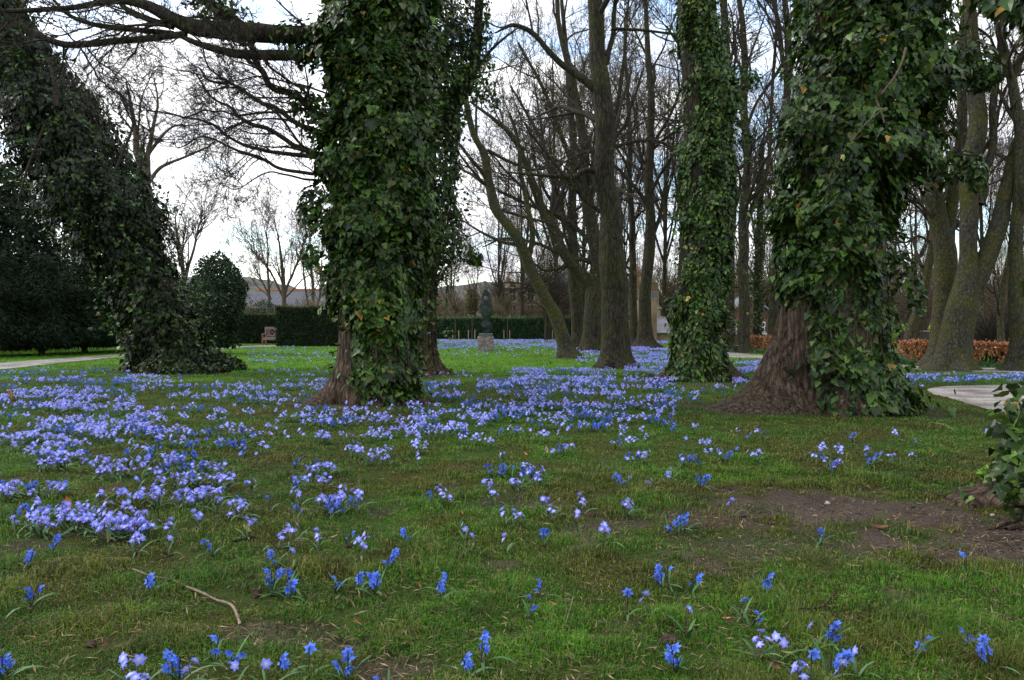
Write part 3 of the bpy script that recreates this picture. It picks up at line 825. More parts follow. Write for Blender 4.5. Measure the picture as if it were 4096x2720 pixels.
# surface roots in front
def root_poly(pts, r): 
    A = gnd([p[0] for p in pts], [p[1] for p in pts]); A[:, 2] = [p[2] for p in pts]
    return np.concatenate([A, np.array(r)[:, None]], 1)
def add_roots(root, base, lst, mat='bark'):
    for pts, r in lst:
        A = smooth_poly(root_poly(pts, r), 26)
        v, f = tubes(A[None, :, :3], A[None, :, 3], 9, 2, .3)
        put("surface_root", mesh_np("surface_root", v - base, [f], M[mat]), root)
add_roots(root2, base2, [([(905, 918, .04), (870, 922, .06), (840, 925, .05), (812, 932, .0)], [.05, .035, .03, .012]),
                         ([(930, 915, .06), (955, 925, .05), (975, 932, .02), (1010, 930, -.01)], [.06, .04, .03, .015]),
                         ([(888, 915, .1), (882, 928, .06), (880, 940, .0)], [.045, .04, .02])])

# --- second trunk close behind the middle giant
Y2b = 16.2
rows2b = [(862, 930, 1012), (845, 930, 1008), (800, 925, 1004), (700, 922, 1006), (650, 922, 1010), (600, 920, 1050), (550, 922, 1060), (500, 925, 1065), (450, 928, 1060), (400, 928, 1070), (350, 928, 1062),
          (300, 928, 1068), (250, 925, 1072), (200, 915, 1082), (150, 905, 1100), (100, 900, 1095), (50, 890, 1080), (0, 885, 1050), (-200, 890, 1030), (-500, 900, 1010)]
sideb = at([990, 1040, 1080, 1098, 1103, 1106], [330, 250, 190, 120, 40, -80], np.full(6, Y2b))
root2b, base2b = ivy_tree("dark ivy clad trunk standing close behind the massive middle tree", Y2b,
    [(968, 862, 96), (967, 830, 84), (966, 760, 78), (966, 600, 76), (970, 400, 72), (975, 200, 66), (975, 0, 60), (975, -500, 40)],
    rows2b, 28000, .092, 6, [(0, .30, .18, .5), (-.9, .15, .12, .4), (-1.8, .12, .1, .35), (-2.6, .2, .14, .45), (1.5, .3, .2, .6)], tmpl=(IVY2_V, IVY2_F), hole=.20, depth_k=1.5, bright=.8,
    extra=[sprigs(rows2b, Y2b, 260, .10, (IVY2_V, IVY2_F), 8, .5), ivy_along(sideb, [.5, .45, .42, .34, .25, .2], 1500, .095, (IVY2_V, IVY2_F)),
           ivy_along(at([1000, 1060, 1090, 1100], [560, 570, 590, 600], np.full(4, Y2b)), [.4, .3, .2, .1], 330, .10, (IVY2_V, IVY2_F)),
           ivy_along(at([1010, 1080, 1120, 1140], [200, 170, 200, 250], np.full(4, Y2b)), [.45, .4, .3, .15], 500, .09, (IVY2_V, IVY2_F))])
A = smooth_poly(np.concatenate([sideb, np.array([[.2], [.17], [.13], [.10], [.09], [.07]])], 1), 30)
v, f = tubes(A[None, :, :3], A[None, :, 3], 10, 3, .1)
put("limb", mesh_np("limb", v - base2b, [f], M['bark_dark']), root2b)
gb = [stem3(p, Y2b) for p in [[(1000, 200, 16), (960, 120, 12), (940, 40, 10), (930, -60, 8)], [(1085, 190, 9), (1120, 130, 8), (1160, 90, 6), (1200, 60, 4)], [(1000, 240, 12), (1030, 130, 10), (1045, 80, 8), (1040, -20, 6)]]]
b = MB()
for s in gb:
    A = smooth_poly(s, 24); b.add(*tubes(A[None, :, :3], A[None, :, 3], 6))
put("branches", b.mesh("branches", M['bark_twig'], base2b), root2b)
put("twigs", crown_mesh("twigs", [], base2b, M['bark_twig'], n1=0, seed=25, rt=.006, guides=gb, gper=(9, 6, 4), gL=1.3), root2b)
add_roots(root2b, base2b, [([(985, 855, .12), (1010, 862, .06), (1035, 866, -.01)], [.14, .08, .03]), ([(960, 858, .12), (945, 866, .07), (935, 872, -.01)], [.12, .06, .03]), ([(975, 860, .1), (985, 869, .05), (1000, 876, -.01)], [.1, .06, .03])])

# --- slimmer ivy tree
Y3 = 14.3
rows3 = [(884, 1530, 1662), (877, 1524, 1662), (848, 1534, 1670), (811, 1545, 1672), (775, 1541, 1675), (735, 1540, 1678), (701, 1541, 1680), (665, 1555, 1684), (628, 1559, 1692), (592, 1561, 1692), (555, 1562, 1695),
         (500, 1562, 1692), (450, 1562, 1692), (400, 1562, 1694), (368, 1563, 1698), (330, 1566, 1690), (294, 1572, 1692), (250, 1572, 1712), (220, 1572, 1715), (184, 1567, 1705), (147, 1568, 1680), (110, 1561, 1674),
         (55, 1558, 1664), (0, 1555, 1650), (-150, 1552, 1640), (-400, 1560, 1630)]
root3, base3 = ivy_tree("slimmer straight ivy covered tree left of the giant, dark bark showing through", Y3,
    [(1604, 886, 122), (1606, 860, 110), (1607, 800, 104), (1609, 700, 100), (1618, 550, 96), (1622, 400, 92), (1620, 250, 86), (1608, 100, 80), (1600, 0, 76), (1595, -400, 60)],
    rows3, 30000, .080, 9, [(0, .55, .30, .55), (-.7, .2, .12, .35), (-1.6, .15, .10, .3), (-2.5, .2, .12, .35), (PI, .28, .13, .5), (1.4, .4, .2, .6)], tmpl=(IVY2_V, IVY2_F), mat='bark_dark', hole=.35, bright=1.3, depth_k=.8,
    extra=[sprigs(rows3, Y3, 240, .085, (IVY2_V, IVY2_F), 5, .35), ivy_along(at([1680, 1715, 1740], [200, 175, 190], np.full(3, Y3)), [.3, .28, .15], 260, .08, (IVY2_V, IVY2_F)),
           ivy_along(at([1690, 1735], [310, 320], np.full(2, Y3)), [.25, .12], 90, .08, (IVY2_V, IVY2_F))])
add_roots(root3, base3, [([(1655, 850, .3), (1680, 868, .12), (1702, 886, -.02)], [.16, .11, .04]), ([(1550, 872, .12), (1520, 880, .05), (1490, 886, -.02)], [.12, .07, .03])])

# --- leaning ivy tree at the left
Y1 = 17.0
rows1 = [(861, 340, 500), (844, 306, 505), (809, 300, 462), (758, 280, 450), (724, 276, 443), (690, 272, 434), (655, 262, 415), (621, 226, 405), (587, 185, 396), (553, 155, 394), (519, 132, 388), (480, 100, 372),
         (444, 74, 355), (400, 58, 325), (376, 50, 308), (340, 30, 290), (308, 10, 270), (270, 0, 250), (239, -12, 230), (171, -40, 172), (102, -80, 108), (51, -110, 80), (0, -130, 60), (-150, -200, 0), (-350, -300, -80)]
core1 = [(400, 862, 150), (385, 800, 120), (370, 730, 110), (350, 660, 105), (310, 590, 100), (265, 530, 96), (215, 450, 92), (165, 370, 88), (115, 280, 84), (60, 170, 78), (0, 50, 70), (-120, -200, 55)]
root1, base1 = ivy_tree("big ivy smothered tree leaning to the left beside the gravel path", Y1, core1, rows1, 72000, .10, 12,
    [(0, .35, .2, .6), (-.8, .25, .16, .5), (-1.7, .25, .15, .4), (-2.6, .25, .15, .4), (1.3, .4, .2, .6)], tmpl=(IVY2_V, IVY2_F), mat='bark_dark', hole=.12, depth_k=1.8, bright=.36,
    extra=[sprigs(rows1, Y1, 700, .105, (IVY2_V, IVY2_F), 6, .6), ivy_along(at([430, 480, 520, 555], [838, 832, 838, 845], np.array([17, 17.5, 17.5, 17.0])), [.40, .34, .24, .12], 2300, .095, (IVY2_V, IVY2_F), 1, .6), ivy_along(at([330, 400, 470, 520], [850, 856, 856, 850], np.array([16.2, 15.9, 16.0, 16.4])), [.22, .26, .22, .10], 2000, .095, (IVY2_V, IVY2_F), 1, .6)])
g1 = [stem3(p, Y1) for p in [[(205, 280, 9), (200, 230, 8), (190, 190, 5)], [(60, 330, 6), (30, 250, 5), (60, 150, 5), (130, 70, 6), (170, 0, 6)], [(330, 420, 6), (370, 310, 5), (340, 250, 4)], [(180, 320, 6), (140, 420, 5), (120, 500, 3)], [(10, 220, 5), (30, 190, 5), (100, 120, 5), (160, 20, 5)]]]
b = MB()
for s in g1:
    A = smooth_poly(s, 24); A[:, 1] -= 1.2; s[:, 1] -= 1.2; b.add(*tubes(A[None, :, :3], A[None, :, 3], 6))
put("branches", b.mesh("branches", M['bark_twig'], base1), root1)
put("crown", crown_mesh("crown", [], base1, M['bark_twig'], n1=0, seed=35, rt=.005, guides=g1, gper=(6, 4, 3), gL=.9), root1)

# --- near tree just outside the right edge
Y5 = 4.7
rows5 = [(1175, 2400, 2740), (1150, 2390, 2740), (1100, 2385, 2740), (1050, 2382, 2730), (1000, 2378, 2720), (940, 2392, 2720), (900, 2430, 2720), (850, 2480, 2720), (700, 2470, 2720), (300, 2480, 2720), (100, 2430, 2720), (30, 2370, 2720), (-40, 2320, 2720), (-150, 2250, 2740), (-300, 2260, 2740)]
mask5 = lambda z, th: ~((z < .14) & (rng.random(len(z)) > .25))
root5, base5 = ivy_tree("near ivy clad trunk cut off by the right edge above bare soil", Y5,
    [(2560, 1165, 330), (2555, 1050, 290), (2555, 900, 260), (2560, 600, 240), (2565, 300, 230), (2570, -300, 200)],
    rows5, 9000, .082, 15, [(PI, .60, .22, .6), (-2.3, .30, .14, .4), (-1.2, .3, .2, .4), (0, .3, .2, .6), (1.5, .3, .2, .6)], mask=mask5, hole=.25, bright=.75,
    extra=[ivy_along(at([2380, 2335, 2312, 2318], [905, 925, 960, 985], np.array([4.5, 4.4, 4.35, 4.3])), [.16, .13, .08, .04], 40, .085, (IVY_V, IVY_F)),
           ivy_along(at([2420, 2350, 2325, 2345], [1010, 1050, 1110, 1160], np.array([4.5, 4.25, 4.2, 4.15])), [.14, .12, .08, .05], 70, .085, (IVY_V, IVY_F)),
           ivy_along(at([2460, 2380, 2320, 2270], [-60, -20, -12, 0], np.array([4.4, 4.4, 4.4, 4.4])), [.2, .16, .12, .06], 90, .085, (IVY_V, IVY_F))])
add_roots(root5, base5, [([(2440, 1180, .03), (2361, 1205, .03), (2310, 1215, .015), (2250, 1228, -.01)], [.035, .02, .014, .008]), ([(2420, 1195, .03), (2361, 1215, .02), (2320, 1225, .012)], [.03, .018, .01]),
                         ([(2400, 1150, .04), (2350, 1185, .02), (2330, 1200, .0)], [.03, .02, .01])])

# ================================================================ BARE TREES WITH KNOWN TRUNKS
c2 = conv(1200, 0, 1.568)
T_ = lambda pts: [(*c2(p[0], p[1]), *p[2:]) for p in pts]
bare_tree("tall straight grey trunk with mossy bark right of the leaning smooth tree", [
    [(1420, 852, 90), (1419, 820, 74), (1417, 770, 67), (1412, 700, 64), (1410, 620, 62), (1408, 560, 58), (1408, 480, 55), (1404, 400, 51), (1400, 330, 49), (1392, 250, 49), (1385, 180, 46), (1378, 100, 40), (1370, 0, 36), (1362, -100, 30), (1350, -300, 18)],
    T_([(1890, 620, 20), (1800, 520, 19), (1680, 430, 17), (1560, 330, 15), (1450, 200, 13), (1350, 150, 11), (1290, 160, 8), (1220, 200, 4)]),
    T_([(1900, 1075, 15), (1800, 1070, 14), (1720, 1110, 12), (1500, 1100, 7), (1300, 1080, 4)]),
    T_([(1930, 400, 14), (1960, 250, 13), (1975, 100, 11), (1990, -100, 8)]),
    T_([(1985, 930, 10), (2130, 890, 9), (2250, 890, 8), (2352, 940, 6)]),
    T_([(1960, 180, 8), (2150, 190, 7), (2352, 215, 5)]),
    T_([(1890, 1330, 10), (1800, 1250, 9), (1700, 1150, 8), (1560, 1000, 5)])], 18.0, 41, buds=700, n1=26, L1=2.4, tmin=.35, per=(5, 5, 4), rt=.0055, mat='bark_dark')
bare_tree("smooth grey trunk leaning left beside the statue", [
    [(1316, 828, 56), (1306, 800, 42), (1298, 775, 38), (1290, 752, 36), (1278, 715, 36), (1262, 690, 34), (1249, 664, 33), (1236, 635, 32), (1222, 605, 32), (1206, 573, 31), (1180, 530, 29), (1158, 496, 28), (1142, 460, 26), (1133, 423, 24), (1126, 380, 22), (1120, 349, 20), (1096, 305, 17), (1078, 257, 14), (1067, 213, 12), (1062, 150, 8), (1060, 60, 5)],
    [(1222, 600, 14), (1225, 551, 14), (1222, 496, 13), (1212, 450, 12), (1199, 386, 10), (1190, 320, 8), (1170, 260, 6)],
    [(1200, 565, 10), (1165, 560, 9), (1130, 545, 7), (1090, 520, 5), (1060, 500, 3)],
    [(1128, 345, 9), (1170, 370, 8), (1230, 390, 6), (1290, 380, 4)],
    [(1150, 480, 8), (1210, 500, 7), (1270, 520, 5), (1320, 560, 3)]], 22.6, 43, buds=900, mat='bark_grey', n1=22, L1=2.6, tmin=.35, per=(6, 5, 4), rt=.006)
bare_tree("broad spreading tree with low fanning limbs behind the tall grey trunk", [
    [(1368, 792, 66), (1368, 760, 54), (1369, 715, 48), (1369, 665, 46), (1374, 610, 36), (1366, 545, 34), (1353, 478, 32), (1346, 368, 26), (1331, 239, 22), (1317, 147, 18), (1295, 55, 13), (1280, -60, 8)],
    [(1369, 675, 32), (1333, 629, 30), (1296, 592, 27), (1278, 541, 24), (1265, 496, 22), (1232, 423, 19), (1206, 368, 16), (1188, 331, 14), (1133, 276, 9), (1082, 235, 5)],
    [(1366, 610, 13), (1340, 598, 12), (1314, 602, 11), (1285, 618, 10), (1255, 623, 8), (1241, 616, 6), (1215, 600, 3)],
    [(1355, 500, 18), (1330, 400, 15), (1290, 300, 12), (1250, 200, 9), (1190, 100, 6)],
    [(1352, 480, 14), (1385, 380, 12), (1420, 260, 10), (1440, 120, 8), (1450, -20, 5)],
    [(1362, 560, 13), (1300, 500, 11), (1220, 470, 9), (1150, 440, 6)],
    [(1290, 590, 10), (1230, 560, 8), (1160, 550, 6), (1110, 570, 3)]], 27.0, 44, buds=2600, n1=40, L1=3.6, tmin=.25, per=(6, 6, 4), rt=.0075, mat='bark_dark')
bare_tree("straight brown trunk just left of the broad spreading tree", [
    [(1334, 785, 40), (1331, 760, 32), (1329, 700, 29), (1325, 640, 27), (1322, 560, 24), (1318, 400, 20), (1310, 200, 14), (1300, 0, 9), (1295, -120, 6)],
    [(1322, 560, 12), (1280, 430, 10), (1240, 320, 8), (1180, 200, 5)]], 30.0, 45, n1=24, L1=3.6, tmin=.4, per=(6, 6, 4), rt=.008)
bare_tree("knobbly trunk with burrs in front of the sandstone wall", [
    [(1492, 802, 62), (1488, 785, 44), (1488, 760, 36), (1490, 700, 31), (1490, 640, 29), (1495, 560, 27), (1498, 480, 24), (1500, 400, 22), (1500, 300, 19), (1498, 200, 16), (1495, 80, 12), (1490, -120, 7)],
    [(1495, 560, 10), (1530, 470, 9), (1545, 380, 7), (1560, 260, 5)]], 31.0, 46, n1=26, L1=3.4, tmin=.35, per=(6, 5, 4), rt=.008)
bare_tree("slender trunk beside the knobbly one", [
    [(1464, 796, 34), (1462, 770, 22), (1460, 700, 19), (1456, 600, 17), (1452, 480, 15), (1449, 350, 12), (1446, 200, 9), (1440, 40, 6)]], 33.5, 47, n1=18, L1=3.0, tmin=.35, per=(6, 5, 4), rt=.008)
bare_tree("trunk rising from the left stretch of the copper beech hedge", [
    [(1711, 809, 48), (1711, 790, 36), (1713, 750, 29), (1717, 690, 27), (1720, 600, 26), (1722, 500, 24), (1721, 400, 22), (1718, 300, 20), (1715, 200, 18), (1710, 100, 15), (1705, 0, 12), (1700, -150, 8)],
    [(1720, 560, 12), (1752, 440, 11), (1775, 300, 9), (1785, 120, 7), (1790, -40, 5)],
    [(1718, 300, 8), (1750, 230, 7), (1790, 170, 5), (1820, 120, 3)]], 26.5, 48, n1=26, L1=3.0, tmin=.35, per=(6, 5, 4), rt=.007)
bare_tree("trunk seen close to the right side of the slimmer ivy tree", [
    [(1684, 806, 40), (1683, 780, 30), (1682, 700, 27), (1681, 600, 26), (1680, 450, 24), (1678, 300, 22), (1674, 150, 20), (1670, 0, 17), (1665, -150, 12)],
    [(1680, 350, 10), (1650, 250, 9), (1600, 150, 7), (1540, 60, 5)]], 28.0, 49, n1=24, L1=3.2, tmin=.35, per=(6, 5, 4), rt=.0075)
bare_tree("dark trunk half hidden left of the bare buttress", [
    [(1783, 796, 36), (1784, 760, 27), (1786, 700, 24), (1792, 600, 22), (1798, 480, 20), (1812, 300, 18), (1820, 120, 17), (1812, 0, 14), (1800, -150, 9)],
    [(1815, 240, 12), (1806, 120, 11), (1786, 0, 10), (1770, -80, 7)]], 29.0, 50, n1=22, L1=3.2, tmin=.3, per=(6, 5, 4), rt=.0075)
bare_tree("slim trunk leaning right in front of the copper beech hedge", [
    [(2083, 834, 40), (2088, 815, 30), (2094, 795, 27), (2105, 750, 25), (2118, 700, 23), (2133, 650, 21), (2148, 575, 18), (2155, 520, 16), (2160, 450, 15), (2170, 350, 12), (2175, 200, 8), (2180, 60, 5)],
    [(2150, 560, 6), (2110, 545, 6), (2080, 560, 5), (2050, 540, 4)]], 21.5, 51, mat='bark_grey', n1=14, L1=2.2, tmin=.35, per=(5, 5, 4), rt=.006)
bare_tree("thick grey smooth trunk behind the forked mossy tree", [
    [(2165, 848, 88), (2167, 828, 66), (2170, 800, 56), (2173, 760, 52), (2178, 700, 50), (2182, 600, 50), (2178, 540, 49), (2168, 480, 42), (2158, 420, 38), (2150, 350, 34), (2148, 250, 30), (2150, 100, 26), (2150, -100, 20)],
    [(2185, 600, 30), (2197, 515, 30), (2212, 368, 27), (2219, 184, 24), (2230, 37, 20), (2240, -100, 15)],
    [(2165, 520, 9), (2130, 480, 7), (2100, 440, 5)]], 18.6, 52, mat='bark_grey', n1=18, L1=2.4, tmin=.4, per=(5, 5, 4), rt=.0055)
rootf = bare_tree("forked mossy trunk with peeling bark at right", [
    [(2190, 860, 104), (2196, 835, 84), (2200, 800, 74), (2207, 750, 70), (2216, 700, 70), (2226, 650, 58), (2233, 600, 44), (2236, 540, 42), (2240, 480, 42), (2240, 400, 42), (2250, 330, 42), (2258, 230, 40), (2250, 150, 34), (2236, 40, 28), (2230, -100, 22)],
    [(2225, 700, 44), (2250, 650, 46), (2275, 600, 46), (2300, 530, 42), (2318, 460, 35), (2340, 370, 32), (2365, 290, 30), (2395, 150, 26), (2420, 0, 20)],
    [(2240, 470, 26), (2262, 440, 24), (2275, 400, 18), (2289, 349, 18), (2300, 221, 17), (2307, 92, 15), (2326, 18, 12), (2345, -60, 9)],
    [(2262, 470, 26), (2272, 445, 22), (2276, 432, 15), (2277, 428, 3)],
    [(2300, 260, 7), (2320, 200, 6), (2361, 160, 5)]], 17.2, 53, mat='bark_grey', n1=20, L1=2.2, tmin=.45, per=(5, 5, 4), rt=.005)
bare_tree("grey mossy trunk at the right edge next to the copper beech hedge", [
    [(2352, 858, 76), (2352, 835, 58), (2351, 780, 46), (2350, 700, 40), (2348, 600, 33), (2340, 500, 27), (2336, 400, 25), (2339, 320, 26), (2330, 200, 23), (2315, 130, 19), (2300, 0, 14), (2290, -120, 10)],
    [(2330, 200, 10), (2361, 130, 9), (2400, 60, 7)]], 17.0, 54, mat='bark_grey', n1=16, L1=2.2, tmin=.4, per=(5, 5, 4), rt=.005)
bare_tree("thin young trunk in front of the right end of the hedge", [
    [(2306, 832, 22), (2308, 800, 17), (2311, 738, 15), (2317, 665, 14), (2331, 555, 11), (2340, 450, 8), (2345, 330, 5)],
    [(2314, 700, 5), (2300, 650, 4), (2285, 600, 3)]], 20.0, 55, mat='bark_grey', n1=10, L1=1.6, tmin=.3, per=(5, 4, 3), rt=.005, flare=False)

# ivy clad slim trunk beside the cottage
s = stem3([(1746, 798, 22), (1746, 700, 18), (1748, 600, 16), (1752, 480, 12), (1756, 330, 8)], 30.0); s[0, 2] = 0
rt_ = empty("ivy_clad_tree", s[0, :3], "slim ivy clad trunk in front of the red brick cottage", "tree")
put("trunk", trunk_mesh("trunk", s, s[0, :3], M['bark_dark'], (), 20, 40, .05, 3), rt_)
put("ivy", MB().add(*ivy_along(s[:, :3], [.35, .34, .3, .25, .1], 2600, .11, (DIA_V, DIA_F), 1, .9)).mesh("ivy", M['ivy'], s[0, :3], False), rt_)
put("crown", crown_mesh("crown", [s], s[0, :3], M['bark_twig'], n1=10, L1=1.8, tmin=.5, per=(5, 4, 3), rt=.007, seed=61), rt_)

# trees beyond the left hedges and above the leaning ivy tree
bare_tree("rounded bare tree rising behind the leaning ivy tree", [
    [(338, 808, 30), (338, 700, 26), (338, 560, 24), (337, 460, 22), (333, 400, 20), (318, 330, 15), (305, 260, 10), (290, 190, 5)],
    [(336, 450, 14), (345, 380, 13), (350, 320, 10), (360, 240, 6), (350, 180, 3)],
    [(336, 430, 10), (370, 390, 9), (410, 370, 7), (450, 350, 5), (480, 335, 3)],
    [(333, 420, 10), (300, 360, 9), (262, 300, 6), (240, 240, 3)],
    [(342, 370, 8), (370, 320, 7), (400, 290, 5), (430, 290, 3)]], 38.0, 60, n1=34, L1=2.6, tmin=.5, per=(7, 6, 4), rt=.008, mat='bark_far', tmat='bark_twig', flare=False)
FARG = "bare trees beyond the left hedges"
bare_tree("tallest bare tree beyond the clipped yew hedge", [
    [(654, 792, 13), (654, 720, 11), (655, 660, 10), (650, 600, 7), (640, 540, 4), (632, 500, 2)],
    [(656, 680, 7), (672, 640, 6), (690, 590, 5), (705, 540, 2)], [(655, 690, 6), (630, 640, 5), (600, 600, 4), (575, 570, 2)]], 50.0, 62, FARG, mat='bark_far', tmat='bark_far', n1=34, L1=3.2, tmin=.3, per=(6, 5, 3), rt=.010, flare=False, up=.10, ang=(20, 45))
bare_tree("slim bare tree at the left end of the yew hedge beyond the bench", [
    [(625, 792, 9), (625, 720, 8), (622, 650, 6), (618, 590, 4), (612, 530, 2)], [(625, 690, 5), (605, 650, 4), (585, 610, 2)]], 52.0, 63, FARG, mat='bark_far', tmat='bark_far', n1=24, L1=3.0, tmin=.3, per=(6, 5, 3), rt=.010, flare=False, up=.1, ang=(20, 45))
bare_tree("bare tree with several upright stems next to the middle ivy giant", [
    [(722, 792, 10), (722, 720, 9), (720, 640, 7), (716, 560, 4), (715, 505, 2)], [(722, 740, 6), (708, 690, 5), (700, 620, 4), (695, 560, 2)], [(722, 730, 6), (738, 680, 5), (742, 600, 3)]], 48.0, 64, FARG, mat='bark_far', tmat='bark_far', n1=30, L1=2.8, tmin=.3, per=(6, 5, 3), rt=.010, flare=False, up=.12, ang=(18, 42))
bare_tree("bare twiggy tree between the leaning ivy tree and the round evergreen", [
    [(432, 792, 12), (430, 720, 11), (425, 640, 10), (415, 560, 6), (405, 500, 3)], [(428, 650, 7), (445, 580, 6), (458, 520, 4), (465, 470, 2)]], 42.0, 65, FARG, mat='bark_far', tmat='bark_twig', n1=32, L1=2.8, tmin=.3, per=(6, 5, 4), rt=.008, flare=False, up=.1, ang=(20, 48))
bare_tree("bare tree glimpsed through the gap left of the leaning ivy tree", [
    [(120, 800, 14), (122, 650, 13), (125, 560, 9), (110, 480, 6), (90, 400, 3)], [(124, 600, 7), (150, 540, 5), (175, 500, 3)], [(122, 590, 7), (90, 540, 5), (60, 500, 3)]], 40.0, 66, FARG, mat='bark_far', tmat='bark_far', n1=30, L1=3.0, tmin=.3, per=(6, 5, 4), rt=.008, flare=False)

# twiggy screen of far trees: built once, copied with every part
def copy_thing(root, loc, rz, s, label, group):
    r = root.copy(); col.objects.link(r); r.location = loc; r.rotation_euler = (0, 0, rz); r.scale = (s, s, s)
    r["label"] = label; r["group"] = group
    for ch in list(root.children):
        c = ch.copy(); col.objects.link(c); c.parent = r
    return r
protos = []
GB = "bare trees at the back of the park"
def proto_tree(seed, H, r0, nst):
    r = np.random.default_rng(seed)
    base = np.array([0, 0, 0.])
    st = []
    top = r.normal(0, .5, 2)
    st.append(np.array([(0, 0, 0, r0), (0, 0, .6, r0 * .8), (top[0] * .2, top[1] * .2, H * .3, r0 * .65), (top[0] * .5, top[1] * .5, H * .6, r0 * .45), (top[0], top[1], H, r0 * .1)]))
    for k in range(nst):
        a = r.uniform(0, 2 * PI); z0 = H * r.uniform(.2, .5); q = r.uniform(1.2, 2.6)
        st.append(np.array([(0, 0, z0, r0 * .45), (math.cos(a) * q * .4, math.sin(a) * q * .4, z0 + H * .12, r0 * .36), (math.cos(a) * q * .8, math.sin(a) * q * .8, z0 + H * .3, r0 * .25), (math.cos(a) * q * 1.2, math.sin(a) * q * 1.2, z0 + H * .5, r0 * .07)]))
    root = empty("bare_tree", base, "bare tree", "tree", GB)
    put("trunk", trunk_mesh("trunk", st[0], base, M['bark_dark'], std_flares(seed, r0), 20, 40, .06, seed), root)
    b = MB()
    for s_ in st[1:]:
        A = smooth_poly(s_, 20); b.add(*tubes(A[None, :, :3], A[None, :, 3], 8, 3, .1))
    put("limbs", b.mesh("limbs", M['bark_dark']), root)
    put("crown", crown_mesh("crown", st, base, M['bark_far'], n1=48, L1=H * .27, tmin=.2, per=(7, 6, 4), rt=.008, seed=seed, up=.10, ang=(25, 55)), root)
    return root
for k in range(4): protos.append(proto_tree(200 + k, [15, 17, 14, 18][k], [.16, .18, .13, .19][k], [6, 7, 6, 8][k]))
spots = [(1040, 56, .55, 0), (1095, 60, .5, 2), (1150, 55, .7, 1), (1205, 46, .8, 0), (1283, 42, .9, 3), (1400, 45, .9, 1), (1440, 52, .9, 2), (1530, 48, .95, 3),
         (1590, 44, .9, 1), (1655, 50, .9, 2), (1752, 42, .9, 0), (1830, 44, .9, 2), (1900, 50, 1.0, 3), (1985, 46, .9, 1), (2060, 52, .9, 2),
         (2110, 44, .8, 0), (2160, 50, .9, 3), (2270, 44, .9, 1), (2350, 48, .8, 2), (2420, 42, .9, 1), (2500, 40, .9, 3), (970, 62, .5, 3), (1345, 48, 1.0, 0), (2010, 62, .9, 3)] + [(1190 + 30 * k + (k * 37) % 23, 66 + (k * 13) % 24, .42 + .05 * ((k * 7) % 5), k % 4) for k in range(44)]
marks = ["behind the statue", "behind the leaning smooth trunk", "behind the tall grey trunk", "between the knobbly trunk and the slimmer ivy tree", "between the two right hand ivy trees", "behind the giant with the bare buttress", "behind the forked mossy trunk"]
def mark_of(fx):
    return marks[0] if fx < 1160 else marks[1] if fx < 1330 else marks[2] if fx < 1460 else marks[3] if fx < 1600 else marks[4] if fx < 1800 else marks[5] if fx < 2090 else marks[6]
rs = np.random.default_rng(8)
usedp = set()
for k, (fx, Yd, s_, v_) in enumerate(spots):
    x = (fx / FULL - 512) / FPX * Yd
    lab = "distant bare tree " + ("with open twiggy crown " if v_ % 2 else "with dense twiggy crown ") + mark_of(fx)
    if v_ not in usedp:
        usedp.add(v_); p = protos[v_]; p.location = (x, Yd, 0); p.rotation_euler = (0, 0, rs.uniform(0, 6)); p.scale = (s_,) * 3; p["label"] = lab
    else:
        copy_thing(protos[v_], (x, Yd, 0), rs.uniform(0, 6), s_, lab, GB)

# ================================================================ EVERGREENS AND HEDGES
def shell_leaves(P, Nrm, size, tmpl, cbase, var=(.5, 1.5), tipdir=None, jit=.5):
    n = len(P)
    Nr = Nrm + rng.normal(0, jit, (n, 3))
    Tip = (tipdir if tipdir is not None else np.array([0, 0, 1.0])) + rng.normal(0, .6, (n, 3))
    C = np.asarray(cbase) * rng.uniform(var[0], var[1], (n, 1)) * (.55 + .9 * fbm(P, 1.5, 71))[:, None]
    return leaves(P, Nr, Tip, size * rng.uniform(.6, 1.3, n), tmpl, C)

